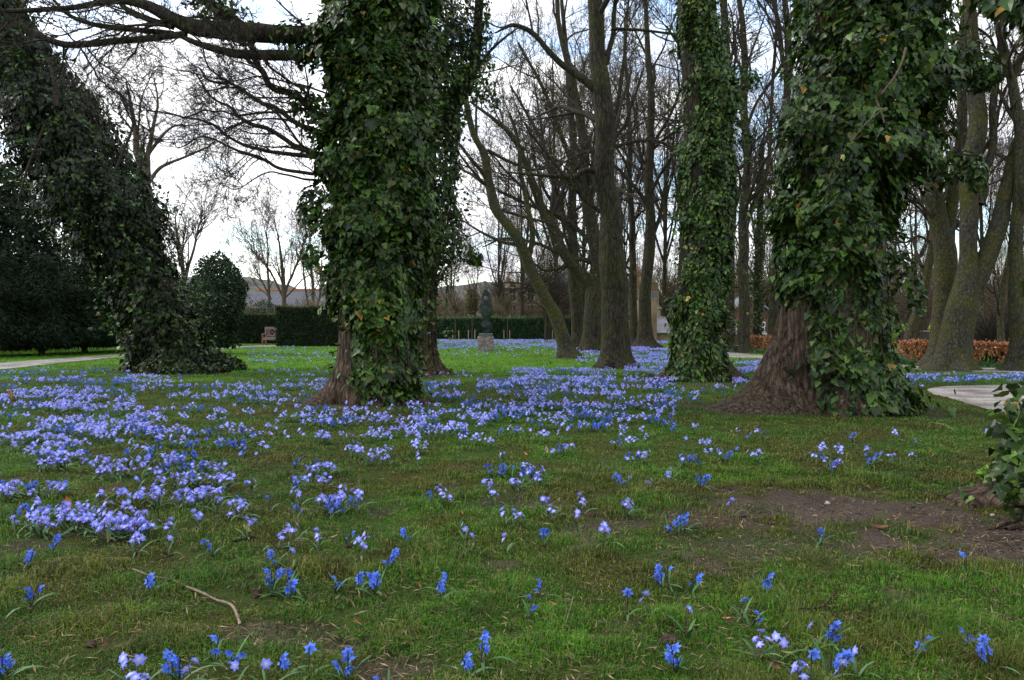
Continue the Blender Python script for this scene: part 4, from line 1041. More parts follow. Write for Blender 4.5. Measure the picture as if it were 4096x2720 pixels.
def evergreen(name, label, base, H, radf, n, size, tmpl, cbase, mode, cat="tree", group=None, trunk=.09, seed=0, zlow=.25):
    """radf(u) crown radius for height fraction u"""
    base = np.array([base[0], base[1], 0.0])
    root = empty(name, base, label, cat, group)
    u = np.linspace(0, 1, 60); rf = np.array([radf(q) for q in u])
    cdf = np.cumsum(rf ** 1.3 + 1e-4); cdf /= cdf[-1]
    uu = np.interp(rng.random(n), cdf, u); th = rng.uniform(-PI, PI, n)
    R = np.interp(uu, u, rf)
    z = zlow + uu * (H - zlow)
    q = np.stack([np.cos(th) * R, np.sin(th) * R, z], -1)
    sc_ = 1.5 if mode == 'fir' else 1.9
    lump = fbm(q + seed * 7.3, sc_, seed, 3)
    if mode == 'fir':
        tier = .5 + .5 * np.sin(z * 5.2 + fbm(q, 1.0, seed + 4) * 9 + th * 1.0)
        rr = R * (.72 + .30 * tier * .8 + (lump - .5) * .6) * (1 - np.abs(rng.normal(0, .22, n)))
    else:
        rr = R * (.84 + (lump - .5) * 1.15) * (1 - np.abs(rng.normal(0, .2, n))) + np.where(rng.random(n) < .07, rng.exponential(.14, n), 0)
    rr = np.maximum(rr, .02)
    P = np.stack([np.cos(th) * rr, np.sin(th) * rr, z], -1)
    Rad = np.stack([np.cos(th), np.sin(th), 0 * th], -1)
    if mode == 'fir':
        tip = Rad * .9 + np.array([0, 0, -.45])
        Nr = Rad * .3 + np.array([0, 0, .9])
        v, f, c = shell_leaves(P, Nr, size, tmpl, cbase, tipdir=tip, jit=.4)
    else:
        v, f, c = shell_leaves(P, Rad + np.array([0, 0, .4]), size, tmpl, cbase, tipdir=Rad * .6 + np.array([0, 0, -.3]), jit=.55)
    put("trunk", trunk_mesh("trunk", [(0, 0, 0, trunk), (0, 0, H * .4, trunk * .7), (0, 0, H * .9, trunk * .2)], (0, 0, 0), M['bark_dark'], (), 16, 30, .06, seed), root)
    put("foliage", mesh_np("foliage", v, [f], M['leaf'], c, False), root)
    # inner limbs so that gaps show branches, not emptiness
    r = np.random.default_rng(seed)
    m = 46
    zz = r.uniform(zlow, H * .9, m); a = r.uniform(-PI, PI, m)
    Rr = np.interp((zz - zlow) / (H - zlow), u, rf)
    Pp, Rp = grow(np.stack([0 * zz, 0 * zz, zz], -1), np.stack([np.cos(a), np.sin(a), .25 + 0 * a], -1), Rr * .85, np.full(m, trunk * .25), 6, .1, -.05 if mode == 'fir' else .04, .3, r)
    vv, ff = tubes(Pp, Rp, 4)
    put("branches", mesh_np("branches", vv, [ff], M['bark_dark']), root)
    return root

def gx(fx, Y): return ((fx / FULL - 512) / FPX * Y, Y)
YEW = (.014, .028, .011)
fir = lambda rb: (lambda u: rb * (1 - u) ** .75 * min(1, u * 9 + .55))
evergreen("yew_tree", "dark drooping yew at the far left edge behind the path", gx(-30, 23.5), 3.6, fir(1.9), 17000, .17, (NDL_V, DIA_F), YEW, 'fir', seed=1)
evergreen("yew_tree", "dark drooping yew second from the left behind the path", gx(95, 24.5), 3.3, fir(1.7), 17000, .17, (NDL_V, DIA_F), YEW, 'fir', seed=2)
evergreen("yew_tree", "slightly taller dark yew directly left of the leaning ivy tree", gx(195, 26.0), 3.9, fir(1.5), 16000, .17, (NDL_V, DIA_F), (.018, .037, .015), 'fir', seed=3)
evergreen("yew_tree", "dark yew partly hidden by the foot of the leaning ivy tree", gx(290, 27.5), 3.3, fir(1.5), 14000, .17, (NDL_V, DIA_F), (.018, .036, .014), 'fir', seed=4)
evergreen("laurel_tree", "tall glossy dark evergreen above the yews at the left edge", gx(20, 28.5), 6.9, lambda u: 2.1 * math.sin(PI * min(1, .18 + u * .82)) ** .7, 24000, .13, (IVY2_V, IVY2_F), (.015, .029, .013), 'leaf', seed=5, trunk=.16)
evergreen("laurel_tree", "second tall dark evergreen cut off by the left edge", gx(-110, 27), 7.6, lambda u: 2.0 * math.sin(PI * min(1, .18 + u * .82)) ** .7, 12000, .13, (IVY2_V, IVY2_F), (.014, .027, .012), 'leaf', seed=6, trunk=.16)
evergreen("evergreen_tree", "yellowish green evergreen between the yews and the leaning ivy tree", gx(170, 33), 4.8, lambda u: 1.7 * math.sin(PI * min(1, .2 + u * .8)) ** .8, 7000, .13, (DIA_V, DIA_F), (.055, .065, .022), 'leaf', seed=7)
evergreen("evergreen_tree", "dark dense evergreen filling the gap below the leaning ivy tree", gx(300, 34), 5.0, lambda u: 2.3 * math.sin(PI * min(1, .25 + u * .75)) ** .6, 11000, .14, (DIA_V, DIA_F), (.016, .031, .013), 'leaf', seed=17)
evergreen("holly_tree", "rounded dark holly with loose top right of the leaning ivy tree", gx(503, 25.5), 3.35, lambda u: float(np.interp(u, [0, .1, .3, .5, .67, .86, .95, 1], [.5, .75, .98, 1.08, .98, .66, .38, .12])), 9500, .088, (IVY2_V, IVY2_F), (.016, .034, .012), 'leaf', seed=8, trunk=.05, zlow=.22)
evergreen("conifer_tree", "brownish green conifer beyond the hedge just right of the ivy trees", gx(1030, 57), 4.9, lambda u: 1.35 * (1 - u) ** .6, 5000, .17, (NDL_V, DIA_F), (.065, .070, .028), 'fir', seed=9)
evergreen("evergreen_tree", "dark green evergreen behind the forked mossy tree", gx(2235, 33), 2.0, lambda u: 1.3 * math.sin(PI * min(1, .2 + u * .8)) ** .7, 5200, .10, (DIA_V, DIA_F), (.03, .05, .028), 'leaf', seed=10)
evergreen("evergreen_tree", "dull green leafy bush beyond the low hedge gap left of the yew hedge", gx(612, 42), 2.2, lambda u: 1.6 * math.sin(PI * min(1, .3 + u * .7)) ** .7, 5200, .11, (DIA_V, DIA_F), (.075, .085, .055), 'leaf', seed=11)

def hedge(name, label, front, depth, H, n, size, tmpl, cb, cb2, mix, core, cat="hedge", top_c=None, holes=0.0, stems=0, woods='bark_dark', rag=.03, smat='leaf'):
    """front: list of ground points (x, y) left to right; the hedge extends away from the viewer"""
    A = smooth_poly(np.array([(p[0], p[1]) for p in front], float), 40)
    d = norm(np.gradient(A, axis=0)); nrm = np.stack([-d[:, 1], d[:, 0]], -1)
    base = np.array([A[0, 0], A[0, 1], 0.0])
    root = empty(name, base, label, cat)
    k = rng.uniform(0, 39 - 1e-6, n); i = k.astype(int); f = (k - i)[:, None]
    P2 = A[i] * (1 - f) + A[i + 1] * f; n2 = nrm[i]; d2 = d[i]
    hgt = H * (1 + .05 * (vn(np.concatenate([P2, 0 * P2[:, :1]], -1), 1.2, 4) - .5))
    side = rng.random(n)
    z = rng.uniform(.02, 1, n) * hgt
    off = np.zeros(n)
    Nr = np.zeros((n, 3))
    fr = side < .62; tp = (side >= .62) & (side < .88); bk = side >= .88
    off[fr] = np.abs(rng.normal(0, .05, fr.sum())); off[tp] = rng.uniform(0, depth, tp.sum()); off[bk] = depth - np.abs(rng.normal(0, .05, bk.sum()))
    z[tp] = hgt[tp] - np.abs(rng.normal(0, .035, tp.sum())) + rng.exponential(rag * .6, tp.sum())
    Nr[fr, :2] = -n2[fr]; Nr[bk, :2] = n2[bk]; Nr[tp, 2] = 1
    # end faces
    e = rng.random(n) < .05; e0 = e & (rng.random(n) < .5); e1 = e & ~e0
    for mk_, kk, sg in ((e0, 0, -1), (e1, -1, 1)):
        m_ = mk_.sum(); P2[mk_] = A[kk]; off[mk_] = rng.uniform(0, depth, m_); z[mk_] = rng.uniform(.02, 1, m_) * H; n2[mk_] = nrm[kk]; Nr[mk_] = 0; Nr[mk_, :2] = sg * d[kk]
    P = np.concatenate([P2 + n2 * off[:, None], z[:, None]], -1)
    P[:, :2] += rng.normal(0, rag * .5, (n, 2))
    if holes > 0:
        kp = fbm(P, 4, 3, 2) > holes * rng.uniform(.7, 1.15, n) * (1.35 - .6 * z / H)
        P, Nr, tp = P[kp], Nr[kp], tp[kp]
    m = len(P)
    C = np.where(rng.random((m, 1)) < mix, np.asarray(cb2), np.asarray(cb)) * rng.uniform(.55, 1.45, (m, 1)) * (.6 + .8 * fbm(P, 2.4, 41))[:, None]
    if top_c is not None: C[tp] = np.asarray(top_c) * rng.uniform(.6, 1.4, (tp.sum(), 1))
    v, f_, c = leaves(P, Nr + rng.normal(0, .55, (m, 3)), np.array([0, 0, .8]) + Nr * .5 + rng.normal(0, .6, (m, 3)), size * rng.uniform(.6, 1.3, m), tmpl, C)
    put("foliage", mesh_np("foliage", v - base, [f_], M[smat], c, False), root)
    if core:
        a0 = A + nrm * .10; a1 = A + nrm * (depth - .10); h = H - .10
        Vc = np.concatenate([np.c_[a0, 0 * a0[:, 0]], np.c_[a0, 0 * a0[:, 0] + h], np.c_[a1, 0 * a1[:, 0] + h], np.c_[a1, 0 * a1[:, 0]]])
        ii = (np.arange(3)[:, None] * 40 + np.arange(39)[None])
        Fc = np.stack([ii, ii + 1, ii + 41, ii + 40], -1).reshape(-1, 4)
        Fe = np.array([(0, 40, 80, 120), (39, 159, 119, 79)])
        put("inner_twigs", mesh_np("inner_twigs", Vc - base, [Fc, Fe], M['bark_dark'], None, False), root)
    if stems:
        j = rng.uniform(0, 39 - 1e-6, stems); i = j.astype(int); f = (j - i)[:, None]
        S0 = np.concatenate([A[i] * (1 - f) + A[i + 1] * f + nrm[i] * rng.uniform(.05, depth * .8, (stems, 1)), np.zeros((stems, 1))], -1)
        Pp, Rp = grow(S0, np.array([[0, 0, 1.0]]) + rng.normal(0, .25, (stems, 3)), np.full(stems, H * .95), np.full(stems, .014), 5, .12, .1, .5)
        vv, ff = tubes(Pp, Rp, 4)
        put("stems", mesh_np("stems", vv - base, [ff], M[woods]), root)
    return root

g2 = lambda fx, fy: tuple(gnd(fx, fy)[:2])
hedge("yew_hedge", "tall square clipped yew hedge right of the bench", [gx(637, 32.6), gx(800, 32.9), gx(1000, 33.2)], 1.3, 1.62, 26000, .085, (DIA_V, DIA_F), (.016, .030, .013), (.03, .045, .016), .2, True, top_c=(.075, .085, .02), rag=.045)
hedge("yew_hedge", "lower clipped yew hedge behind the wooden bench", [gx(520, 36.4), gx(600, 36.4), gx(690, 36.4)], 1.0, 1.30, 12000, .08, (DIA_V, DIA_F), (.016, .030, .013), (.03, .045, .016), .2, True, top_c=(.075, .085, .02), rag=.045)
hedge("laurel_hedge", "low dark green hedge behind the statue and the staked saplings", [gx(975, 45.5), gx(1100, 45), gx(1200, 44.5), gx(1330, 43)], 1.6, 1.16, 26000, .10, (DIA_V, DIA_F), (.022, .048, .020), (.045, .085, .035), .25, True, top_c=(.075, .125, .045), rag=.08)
hedge("beech_hedge", "low copper brown beech hedge beyond the path at right", [g2(1640, 802), g2(1672, 804), g2(1780, 811.5), g2(2036, 829), g2(2140, 834), g2(2230, 837), g2(2326, 840), g2(2450, 846), g2(2600, 852)], .5, .50, 26000, .062, (DIA_V, DIA_F), (.32, .125, .058), (.48, .24, .13), .3, False, holes=.42, stems=300, rag=.03, woods='bark_dark')

# green shoots in front of the beech hedge
def strap_patch(name, label, cat, cen, n, size, color, wid=.012):
    k = rng.uniform(0, len(cen) - 1 - 1e-6, n); i = k.astype(int); f = (k - i)[:, None]
    c = np.array(cen); P = c[i] * (1 - f) + c[i + 1] * f
    P = np.concatenate([P[:, :2] + rng.normal(0, 1, (n, 2)) * P[:, 2:3], np.zeros((n, 1))], -1)
    return P
cen = []
for a_, b_, w_ in [((1655, 812), 0, .05), ((1700, 810.5), 0, .16), ((1780, 815), 0, .2), ((2036, 836), 0, .22), ((2130, 841), 0, .2), ((2230, 844), 0, .22), ((2340, 847.5), 0, .2), ((2500, 854), 0, .2)]:
    q = gnd(*a_); cen.append((q[0], q[1], w_))
P = strap_patch("", "", "", cen, 5200, .1, None)
P = P[~on_path(P[:, 0], P[:, 1])]
n = len(P)
D = rng.normal(0, .7, (n, 3)); D[:, 2] = np.abs(D[:, 2]) + .5
v, f, c = leaves(P, rng.normal(0, 1, (n, 3)) + np.array([0, 0, .8]), D, .13 * rng.uniform(.6, 1.2, n), (NDL_V * np.array([1.1, 1, 1]), DIA_F), np.array([.055, .115, .045]) * rng.uniform(.6, 1.4, (n, 1)))
tag(put("bulb_foliage", mesh_np("bulb_foliage", v, [f], M['leaf'], c, False)), "low green bulb leaves along the foot of the copper beech hedge", "ground cover", None, "stuff")

# shrubs of bare stems
def shrub(name, label, base, H, n, spread, mat, seed, rt=.006, arch=0.0, leaf=None, per=(6, 5), group=None, cat="shrub"):
    r = np.random.default_rng(seed)
    base = np.array([base[0], base[1], 0.])
    root = empty(name, base, label, cat, group)
    a = r.uniform(-PI, PI, n); q = r.uniform(0, spread, n)
    D = np.stack([np.cos(a) * q, np.sin(a) * q, np.ones(n)], -1)
    P0 = np.stack([np.cos(a) * q * .3, np.sin(a) * q * .3, 0 * a], -1)
    P, R = grow(P0, D, H * r.uniform(.7, 1.1, n), np.full(n, .012 + H * .004), 9, .10, .05 - arch, .3, r)
    P[..., 2] = np.maximum(P[..., 2], .02)
    b = MB(); b.add(*tubes(P, R, 5)); Lc = np.full(n, H * .9); tips = [P[:, -3:].reshape(-1, 3)]
    for lv, pr in enumerate(per):
        q_ = spawn(P, R, Lc, pr, .2, .98, (18, 55), .42, .6, r, .15 - arch, rt); Lc = q_[2]
        P, R = grow(q_[0], q_[1], Lc, np.minimum(q_[3], .01), 5, .16, .03 - arch, .5, r)
        P[..., 2] = np.maximum(P[..., 2], .02)
        b.add(*tubes(P, np.maximum(R, rt * .6), 3)); tips.append(P[:, 1:].reshape(-1, 3))
    put("stems", b.mesh("stems", M[mat]), root)
    if leaf:
        cnt, size, cb = leaf
        T = np.concatenate(tips); T = T[rng.integers(0, len(T), cnt)] + rng.normal(0, .04, (cnt, 3)); T[:, 2] = np.maximum(T[:, 2], .03)
        v, f, c = shell_leaves(T, rng.normal(0, 1, (cnt, 3)) + np.array([0, -.3, .5]), size, (DIA_V, DIA_F), cb)
        put("leaves", mesh_np("leaves", v, [f], M['leaf'], c, False), root)
    return root
BG = "twiggy shrubs beyond the hedges"
for k, (fx, Yd, H_, lab, lf) in enumerate([
    (1010, 49, 2.5, "beige twiggy shrub beyond the hedge next to the second ivy trunk", (1600, .07, (.16, .13, .05))),
    (1065, 51, 3.0, "beige twiggy shrub beyond the hedge left of the statue", (1600, .07, (.15, .12, .05))),
    (1145, 50, 2.6, "twiggy shrub with sparse olive leaves right of the statue", (2200, .08, (.11, .12, .04))),
    (1215, 49, 2.2, "pinkish brown twiggy shrub in front of the mansion wall", (800, .06, (.20, .12, .08))),
    (1290, 47, 2.6, "brown twiggy shrub behind the leaning smooth trunk", (800, .06, (.20, .12, .08))),
    (705, 41, 2.1, "pale brown twiggy shrub behind the right part of the yew hedge", (1500, .06, (.22, .17, .09))),
    (760, 43, 2.3, "pale brown twiggy shrub next to the middle ivy giant", (1500, .06, (.22, .17, .09))),
    (575, 44, 2.2, "brown twiggy shrub left of the long grey roof", (900, .06, (.15, .11, .07))),
    (1640, 36, 2.2, "brown twiggy shrub right of the slimmer ivy tree", (900, .06, (.13, .08, .05))),
    (1840, 38, 2.4, "brown twiggy shrub hidden behind the giant right trunk", (500, .06, (.13, .09, .05))),
    (1960, 37, 3.4, "reddish brown thicket just right of the giant ivy tree", (900, .06, (.16, .10, .06))),
    (2030, 36, 3.6, "brown thicket between the giant ivy tree and the slim leaning trunk", (900, .06, (.14, .10, .05))),
    (2100, 40, 3.4, "olive brown thicket behind the slim leaning trunk", (1200, .06, (.12, .11, .05))),
    (2290, 30, 2.2, "brown thicket behind the thin young trunk", (700, .05, (.12, .08, .05))),
    (2370, 30, 2.6, "brown thicket at the right edge behind the hedge", (700, .05, (.12, .08, .05)))]):
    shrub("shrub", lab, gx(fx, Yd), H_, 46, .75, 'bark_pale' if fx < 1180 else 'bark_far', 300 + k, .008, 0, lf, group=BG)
shrub("weeping_shrub", "arching grey brown bramble mound behind the hedge at right", gx(2290, 25), 1.5, 150, .9, 'bark_twig', 340, .005, .085, None, (4, 3))
shrub("weeping_shrub", "arching bramble mound cut off by the right edge behind the hedge", gx(2400, 25), 1.5, 130, .9, 'bark_twig', 341, .005, .085, None, (4, 3))
# drooping red brown tree before the mansion
evm = empty("weeping_tree", (*gx(1262, 40), 0), "low weeping tree of dark red brown twigs before the mansion", "tree")
s = np.array([(0, 0, 0, .16), (0, 0, 1.2, .12), (.1, 0, 2.2, .09), (.1, 0, 3.0, .04)])
put("trunk", trunk_mesh("trunk", s, (0, 0, 0), M['bark_dark'], (), 16, 30, .06, 4), evm)
put("crown", crown_mesh("crown", [s], (0, 0, 0), M['bark_twig'], n1=40, L1=2.4, tmin=.4, per=(8, 7, 4), rt=.007, seed=77, up=-.10, ang=(45, 85)), evm)

thk = [shrub("thicket", "brown twiggy thicket", (0, 0), [4.6, 3.8, 5.4][k], 70, .55, 'bark_far', 370 + k, .012, 0, (700, .10, (.13, .085, .055)), (7, 6), "brown thickets closing the view behind the trees", "thicket") for k in range(3)]
usedt = set()
tp_ = [(1165 + 33 * k + (k * 29) % 19, 57 + (k * 17) % 22) for k in range(38)]
for k, (fx, Yd) in enumerate(tp_):
    lab = "far brown twiggy thicket " + mark_of(fx)
    L_ = gx(fx, Yd)
    if k % 3 not in usedt:
        usedt.add(k % 3); q_ = thk[k % 3]; q_.location = (*L_, 0); q_["label"] = lab
    else:
        copy_thing(thk[k % 3], (*L_, 0), (k * 1.7) % 6.28, .85 + .35 * ((k * 11) % 7) / 7, lab, "brown thickets closing the view behind the trees")

# ================================================================ BUILDINGS
def box_part(name, mat, root, boxes, smooth=False):
    b = MB()
    for q in boxes: b.box(*q)
    return put(name, b.mesh(name, mat, (0, 0, 0), smooth), root)

M['sand'] = mat_brick("sandstone_blocks", (.30, .20, .115), (.24, .165, .10), (.20, .15, .10), 1.6, .6, .3)
M['redbrick'] = mat_brick("red_brick", (.22, .075, .045), (.17, .06, .04), (.20, .15, .12), 4.5, .5, .16)
M['slate'] = mat_plain("slate_roof", (.10, .10, .115), .95, .08, 0, 9, .3, .3)
M['slate_pale'] = mat_brick("pale_slate", (.42, .41, .43), (.34, .34, .36), (.2, .2, .21), 5, .4, .16)
M['ridge'] = mat_plain("ridge_tile", (.42, .19, .10), .8, .2, 0, 12, .2, .2)
M['white'] = mat_plain("white_paint", (.75, .75, .74), .5, .3, 0, 10, .06, .05)
M['glass'] = mat_plain("window_glass", (.03, .035, .04), .12, .6, 0, 3, .2, 0)
M['stonetrim'] = mat_plain("stone_trim", (.36, .29, .20), .9, .2, 0, 8, .25, .3)
M['cement'] = mat_plain("grey_render", (.27, .28, .30), .85, .2, 0, 6, .15, .2)

def window(root, x, y, z, w_, h_, rows=2, colsn=3, fmat='white', sill=True, inset=.05):
    """sash window on a wall facing -Y whose face is at y (local coordinates)"""
    b = MB(); t = .07
    b.box(x - w_ / 2, x - w_ / 2 + t, y - .03, y + .06, z, z + h_); b.box(x + w_ / 2 - t, x + w_ / 2, y - .03, y + .06, z, z + h_)
    b.box(x - w_ / 2 + t, x + w_ / 2 - t, y - .03, y + .06, z, z + t); b.box(x - w_ / 2 + t, x + w_ / 2 - t, y - .03, y + .06, z + h_ - t, z + h_)
    iw = w_ - 2 * t; ih = h_ - 2 * t
    b.box(x - iw / 2, x + iw / 2, y - .025, y + .05, z + h_ / 2 - .03, z + h_ / 2 + .03)
    for k in range(1, colsn):
        xx = x - iw / 2 + iw * k / colsn
        b.box(xx - .014, xx + .014, y - .018, y + .04, z + t, z + h_ / 2 - .03); b.box(xx - .014, xx + .014, y - .018, y + .04, z + h_ / 2 + .03, z + h_ - t)
    wn = put("window", b.mesh("window", M[fmat], (0, 0, 0), False), root)
    box_part("pane", M['glass'], wn, [(x - iw / 2, x + iw / 2, y - .008, y + .004, z + t, z + h_ - t)])
    if sill: box_part("sill", M['white'] if fmat == 'white' else M['stonetrim'], wn, [(x - w_ / 2 - .08, x + w_ / 2 + .08, y - .12, y - .002, z - .10, z - .004)])
    return wn

def gable_roof(name, mat, root, x0, x1, y0, y1, z0, z1, axis='x', th=.12, eave=.25):
    b = MB()
    if axis == 'x':      # ridge runs along x
        ym = (y0 + y1) / 2; a0, a1 = y0 - eave, y1 + eave
        for (ya, yb) in ((a0, ym), (a1, ym)):
            za = z0 - eave * (z1 - z0) / (ym - y0)
            V = [(x0 - eave, ya, za), (x1 + eave, ya, za), (x1 + eave, yb, z1), (x0 - eave, yb, z1)]
            V += [(p[0], p[1], p[2] + th) for p in V]
            b.add(V, [(0, 1, 2, 3), (4, 7, 6, 5), (0, 4, 5, 1), (3, 2, 6, 7), (0, 3, 7, 4), (1, 5, 6, 2)])
    else:
        xm = (x0 + x1) / 2; a0, a1 = x0 - eave, x1 + eave
        for (xa, xb) in ((a0, xm), (a1, xm)):
            za = z0 - eave * (z1 - z0) / (xm - x0)
            V = [(xa, y0 - eave, za), (xa, y1 + eave, za), (xb, y1 + eave, z1), (xb, y0 - eave, z1)]
            V += [(p[0], p[1], p[2] + th) for p in V]
            b.add(V, [(0, 1, 2, 3), (4, 7, 6, 5), (0, 4, 5, 1), (3, 2, 6, 7), (0, 3, 7, 4), (1, 5, 6, 2)])
    return put(name, b.mesh(name, mat, (0, 0, 0), False), root)

def gable_wall(name, mat, root, x0, x1, y0, y1, z0, z1):
    """box with gable triangles on the -Y and +Y faces (ridge along y)"""
    b = MB(); xm = (x0 + x1) / 2
    V = [(x0, y0, 0), (x1, y0, 0), (x1, y0, z0), (xm, y0, z1), (x0, y0, z0), (x0, y1, 0), (x1, y1, 0), (x1, y1, z0), (xm, y1, z1), (x0, y1, z0)]
    b.add(V, [[(0, 1, 2), (0, 2, 4), (4, 2, 3), (5, 7, 6), (5, 9, 7), (9, 8, 7)], [(0, 4, 9, 5), (1, 6, 7, 2)]])
    return put(name, b.mesh(name, mat, (0, 0, 0), False), root)

# sandstone mansion
Ym = 52.0; m_ = mpp(Ym)
XM = lambda fx: (fx - 512 * FULL) * m_ 
ZM = lambda fy: float(at(1200, fy, Ym)[2])
mb = np.array([XM(1200), Ym, 0.0])
man = empty("mansion", mb, "old sandstone mansion with battlements and chimneys behind the bare trunks", "building")
X_ = lambda fx: XM(fx) - mb[0]
W = [(X_(1164), X_(1295), 0, 8, 0, ZM(664)), (X_(1295), X_(1402), 1.0, 9, 0, ZM(656)), (X_(1205), X_(1242), -.8, -.004, 0, ZM(655)), (X_(1402), X_(1512), -.6, 8, 0, ZM(652))]
box_part("wall", M['sand'], man, W)
tw = []
for (a, b_, y_, zt) in ((1164, 1295, 0, 664), (1205, 1242, -.8, 655), (1402, 1512, -.6, 652)):
    xx = X_(a); z = ZM(zt) + .003
    while xx < X_(b_) - .3:
        tw.append((xx, xx + .34, y_ - .05, y_ + .3, z, z + .34)); xx += .68
box_part("battlement", M['stonetrim'], man, tw)
gable_roof("roof", M['slate'], man, X_(1300), X_(1398), 1.2, 8.8, ZM(655.7), ZM(625))
for k, (a, b_, y_, z0_, z1_) in enumerate(((1165, 1176, 2, 664, 647), (1214, 1226, 3, 664, 646), (1262, 1270, 3, 664, 650), (1468, 1486, 1.5, 652, 628), (1416, 1432, 2, 652, 636))):
    ch = box_part("chimney", M['sand'], man, [(X_(a), X_(b_), y_, y_ + .9, ZM(z0_) - .3, ZM(z1_)), (X_(a) - .06, X_(b_) + .06, y_ - .06, y_ + .96, ZM(z1_) + .003, ZM(z1_) + .12)])
    b = MB()
    for q in range(2):
        cx = X_(a) + (X_(b_) - X_(a)) * (.3 + .4 * q)
        pv, pf = tubes(np.array([[[cx, y_ + .45, ZM(z1_) + .12], [cx, y_ + .45, ZM(z1_) + .4]]]), np.array([[.08, .065]]), 8)
        b.add(pv, pf)
    put("chimney_pot", b.mesh("chimney_pot", M['ridge']), ch)
for fx, y_, fy in ((1182, 0, 735), (1223, -.8, 735), (1262, 0, 735), (1182, 0, 695), (1223, -.8, 695), (1262, 0, 695), (1285, 0, 735), (1330, 1, 735), (1350, 1, 735), (1330, 1, 695), (1375, 1, 695), (1420, -.6, 700), (1450, -.6, 740), (1505, -.6, 705), (1460, -.6, 700)):
    window(man, X_(fx), y_, ZM(fy), .55, .95, fmat='stonetrim', colsn=2)

# lean-to with pale slates at its right
Yl = 41.0; 
lx = lambda fx: (fx - 512 * FULL) * mpp(Yl)
lz = lambda fy: float(at(1500, fy, Yl)[2])
lb = np.array([lx(1512), Yl, 0.0])
lean = empty("outbuilding", lb, "small sandstone outbuilding with pale slate roof left of the slimmer ivy tree", "building")
box_part("wall", M['sand'], lean, [(0, lx(1546) - lb[0], 0, 2.5, 0, lz(768)), (-.6, -.004, -.3, 2.5, 0, lz(690))])
b = MB(); x1_ = lx(1548) - lb[0]
V = [(0.004, -.15, lz(768)), (x1_, -.15, lz(768)), (x1_, 1.6, lz(733)), (.004, 1.6, lz(733))]; V += [(p[0], p[1], p[2] + .05) for p in V]
b.add(V, [(0, 1, 2, 3), (4, 7, 6, 5), (0, 4, 5, 1), (3, 2, 6, 7), (0, 3, 7, 4), (1, 5, 6, 2)])
put("roof", b.mesh("roof", M['slate_pale'], (0, 0, 0), False), lean)
box_part("ridge", M['stonetrim'], lean, [(.0, x1_, 1.55, 1.7, lz(733) + .05, lz(729))])
box_part("chimney", M['stonetrim'], lean, [(.12, .58, 1.8, 2.3, lz(740), lz(712)), (.06, .64, 1.74, 2.36, lz(712) + .002, lz(707))])

# red brick cottage
Yc = 44.0
cx_ = lambda fx: (fx - 512 * FULL) * mpp(Yc)
cz_ = lambda fy: float(at(1730, fy, Yc)[2])
cb_ = np.array([cx_(1729), Yc, 0.0])
cot = empty("cottage", cb_, "red brick cottage with slate gable roof and white sash windows", "building")
x0_, x1_ = cx_(1680) - cb_[0], cx_(1780) - cb_[0]
gable_wall("wall", M['redbrick'], cot, x0_, x1_, 0, 5, cz_(722), cz_(684))
gable_roof("roof", M['slate_pale'], cot, x0_, x1_, 0, 5, cz_(722) + .01, cz_(684) + .01, 'y', .08, .18)
window(cot, cx_(1697) - cb_[0], 0, cz_(771), .52, .60, colsn=2)
window(cot, cx_(1755) - cb_[0], 0, cz_(767), .46, .62, colsn=3)
box_part("plinth_box", M['cement'], cot, [(cx_(1748) - cb_[0], cx_(1768) - cb_[0], -.8, -.004, 0, cz_(773)), (cx_(1747) - cb_[0], cx_(1769) - cb_[0], -.85, -.004, cz_(773) + .003, cz_(771))])
ch = box_part("chimney", M['redbrick'], cot, [(-.25, .25, 2.4, 2.9, cz_(684) - .2, cz_(684) + .7), (-.30, .30, 2.35, 2.95, cz_(684) + .703, cz_(684) + .8)])

# long roof beyond the yew hedge
Yr = 72.0
rx = lambda fx: (fx - 512 * FULL) * mpp(Yr)
rz = lambda fy: float(at(640, fy, Yr)[2])
rb_ = np.array([rx(640), Yr, 0.0])
lr = empty("long_building", rb_, "long low building with grey slate roof and orange ridge tiles", "building")
a0, a1 = rx(560) - rb_[0], rx(900) - rb_[0]
box_part("wall", M['sand'], lr, [(a0, a1, 0, 9, 0, rz(712))])
gable_roof("roof", M['slate'], lr, a0, a1, 0, 9, rz(712) + .005, rz(668))
box_part("ridge_tiles", M['ridge'], lr, [(a0 - .3, a1 + .3, 4.35, 4.65, rz(668) + .09, rz(668) + .28)])
rows_ = []
for k in range(7): window(lr, a0 + 1 + k * 1.6, 0, rz(735), .8, 1.1, colsn=2)

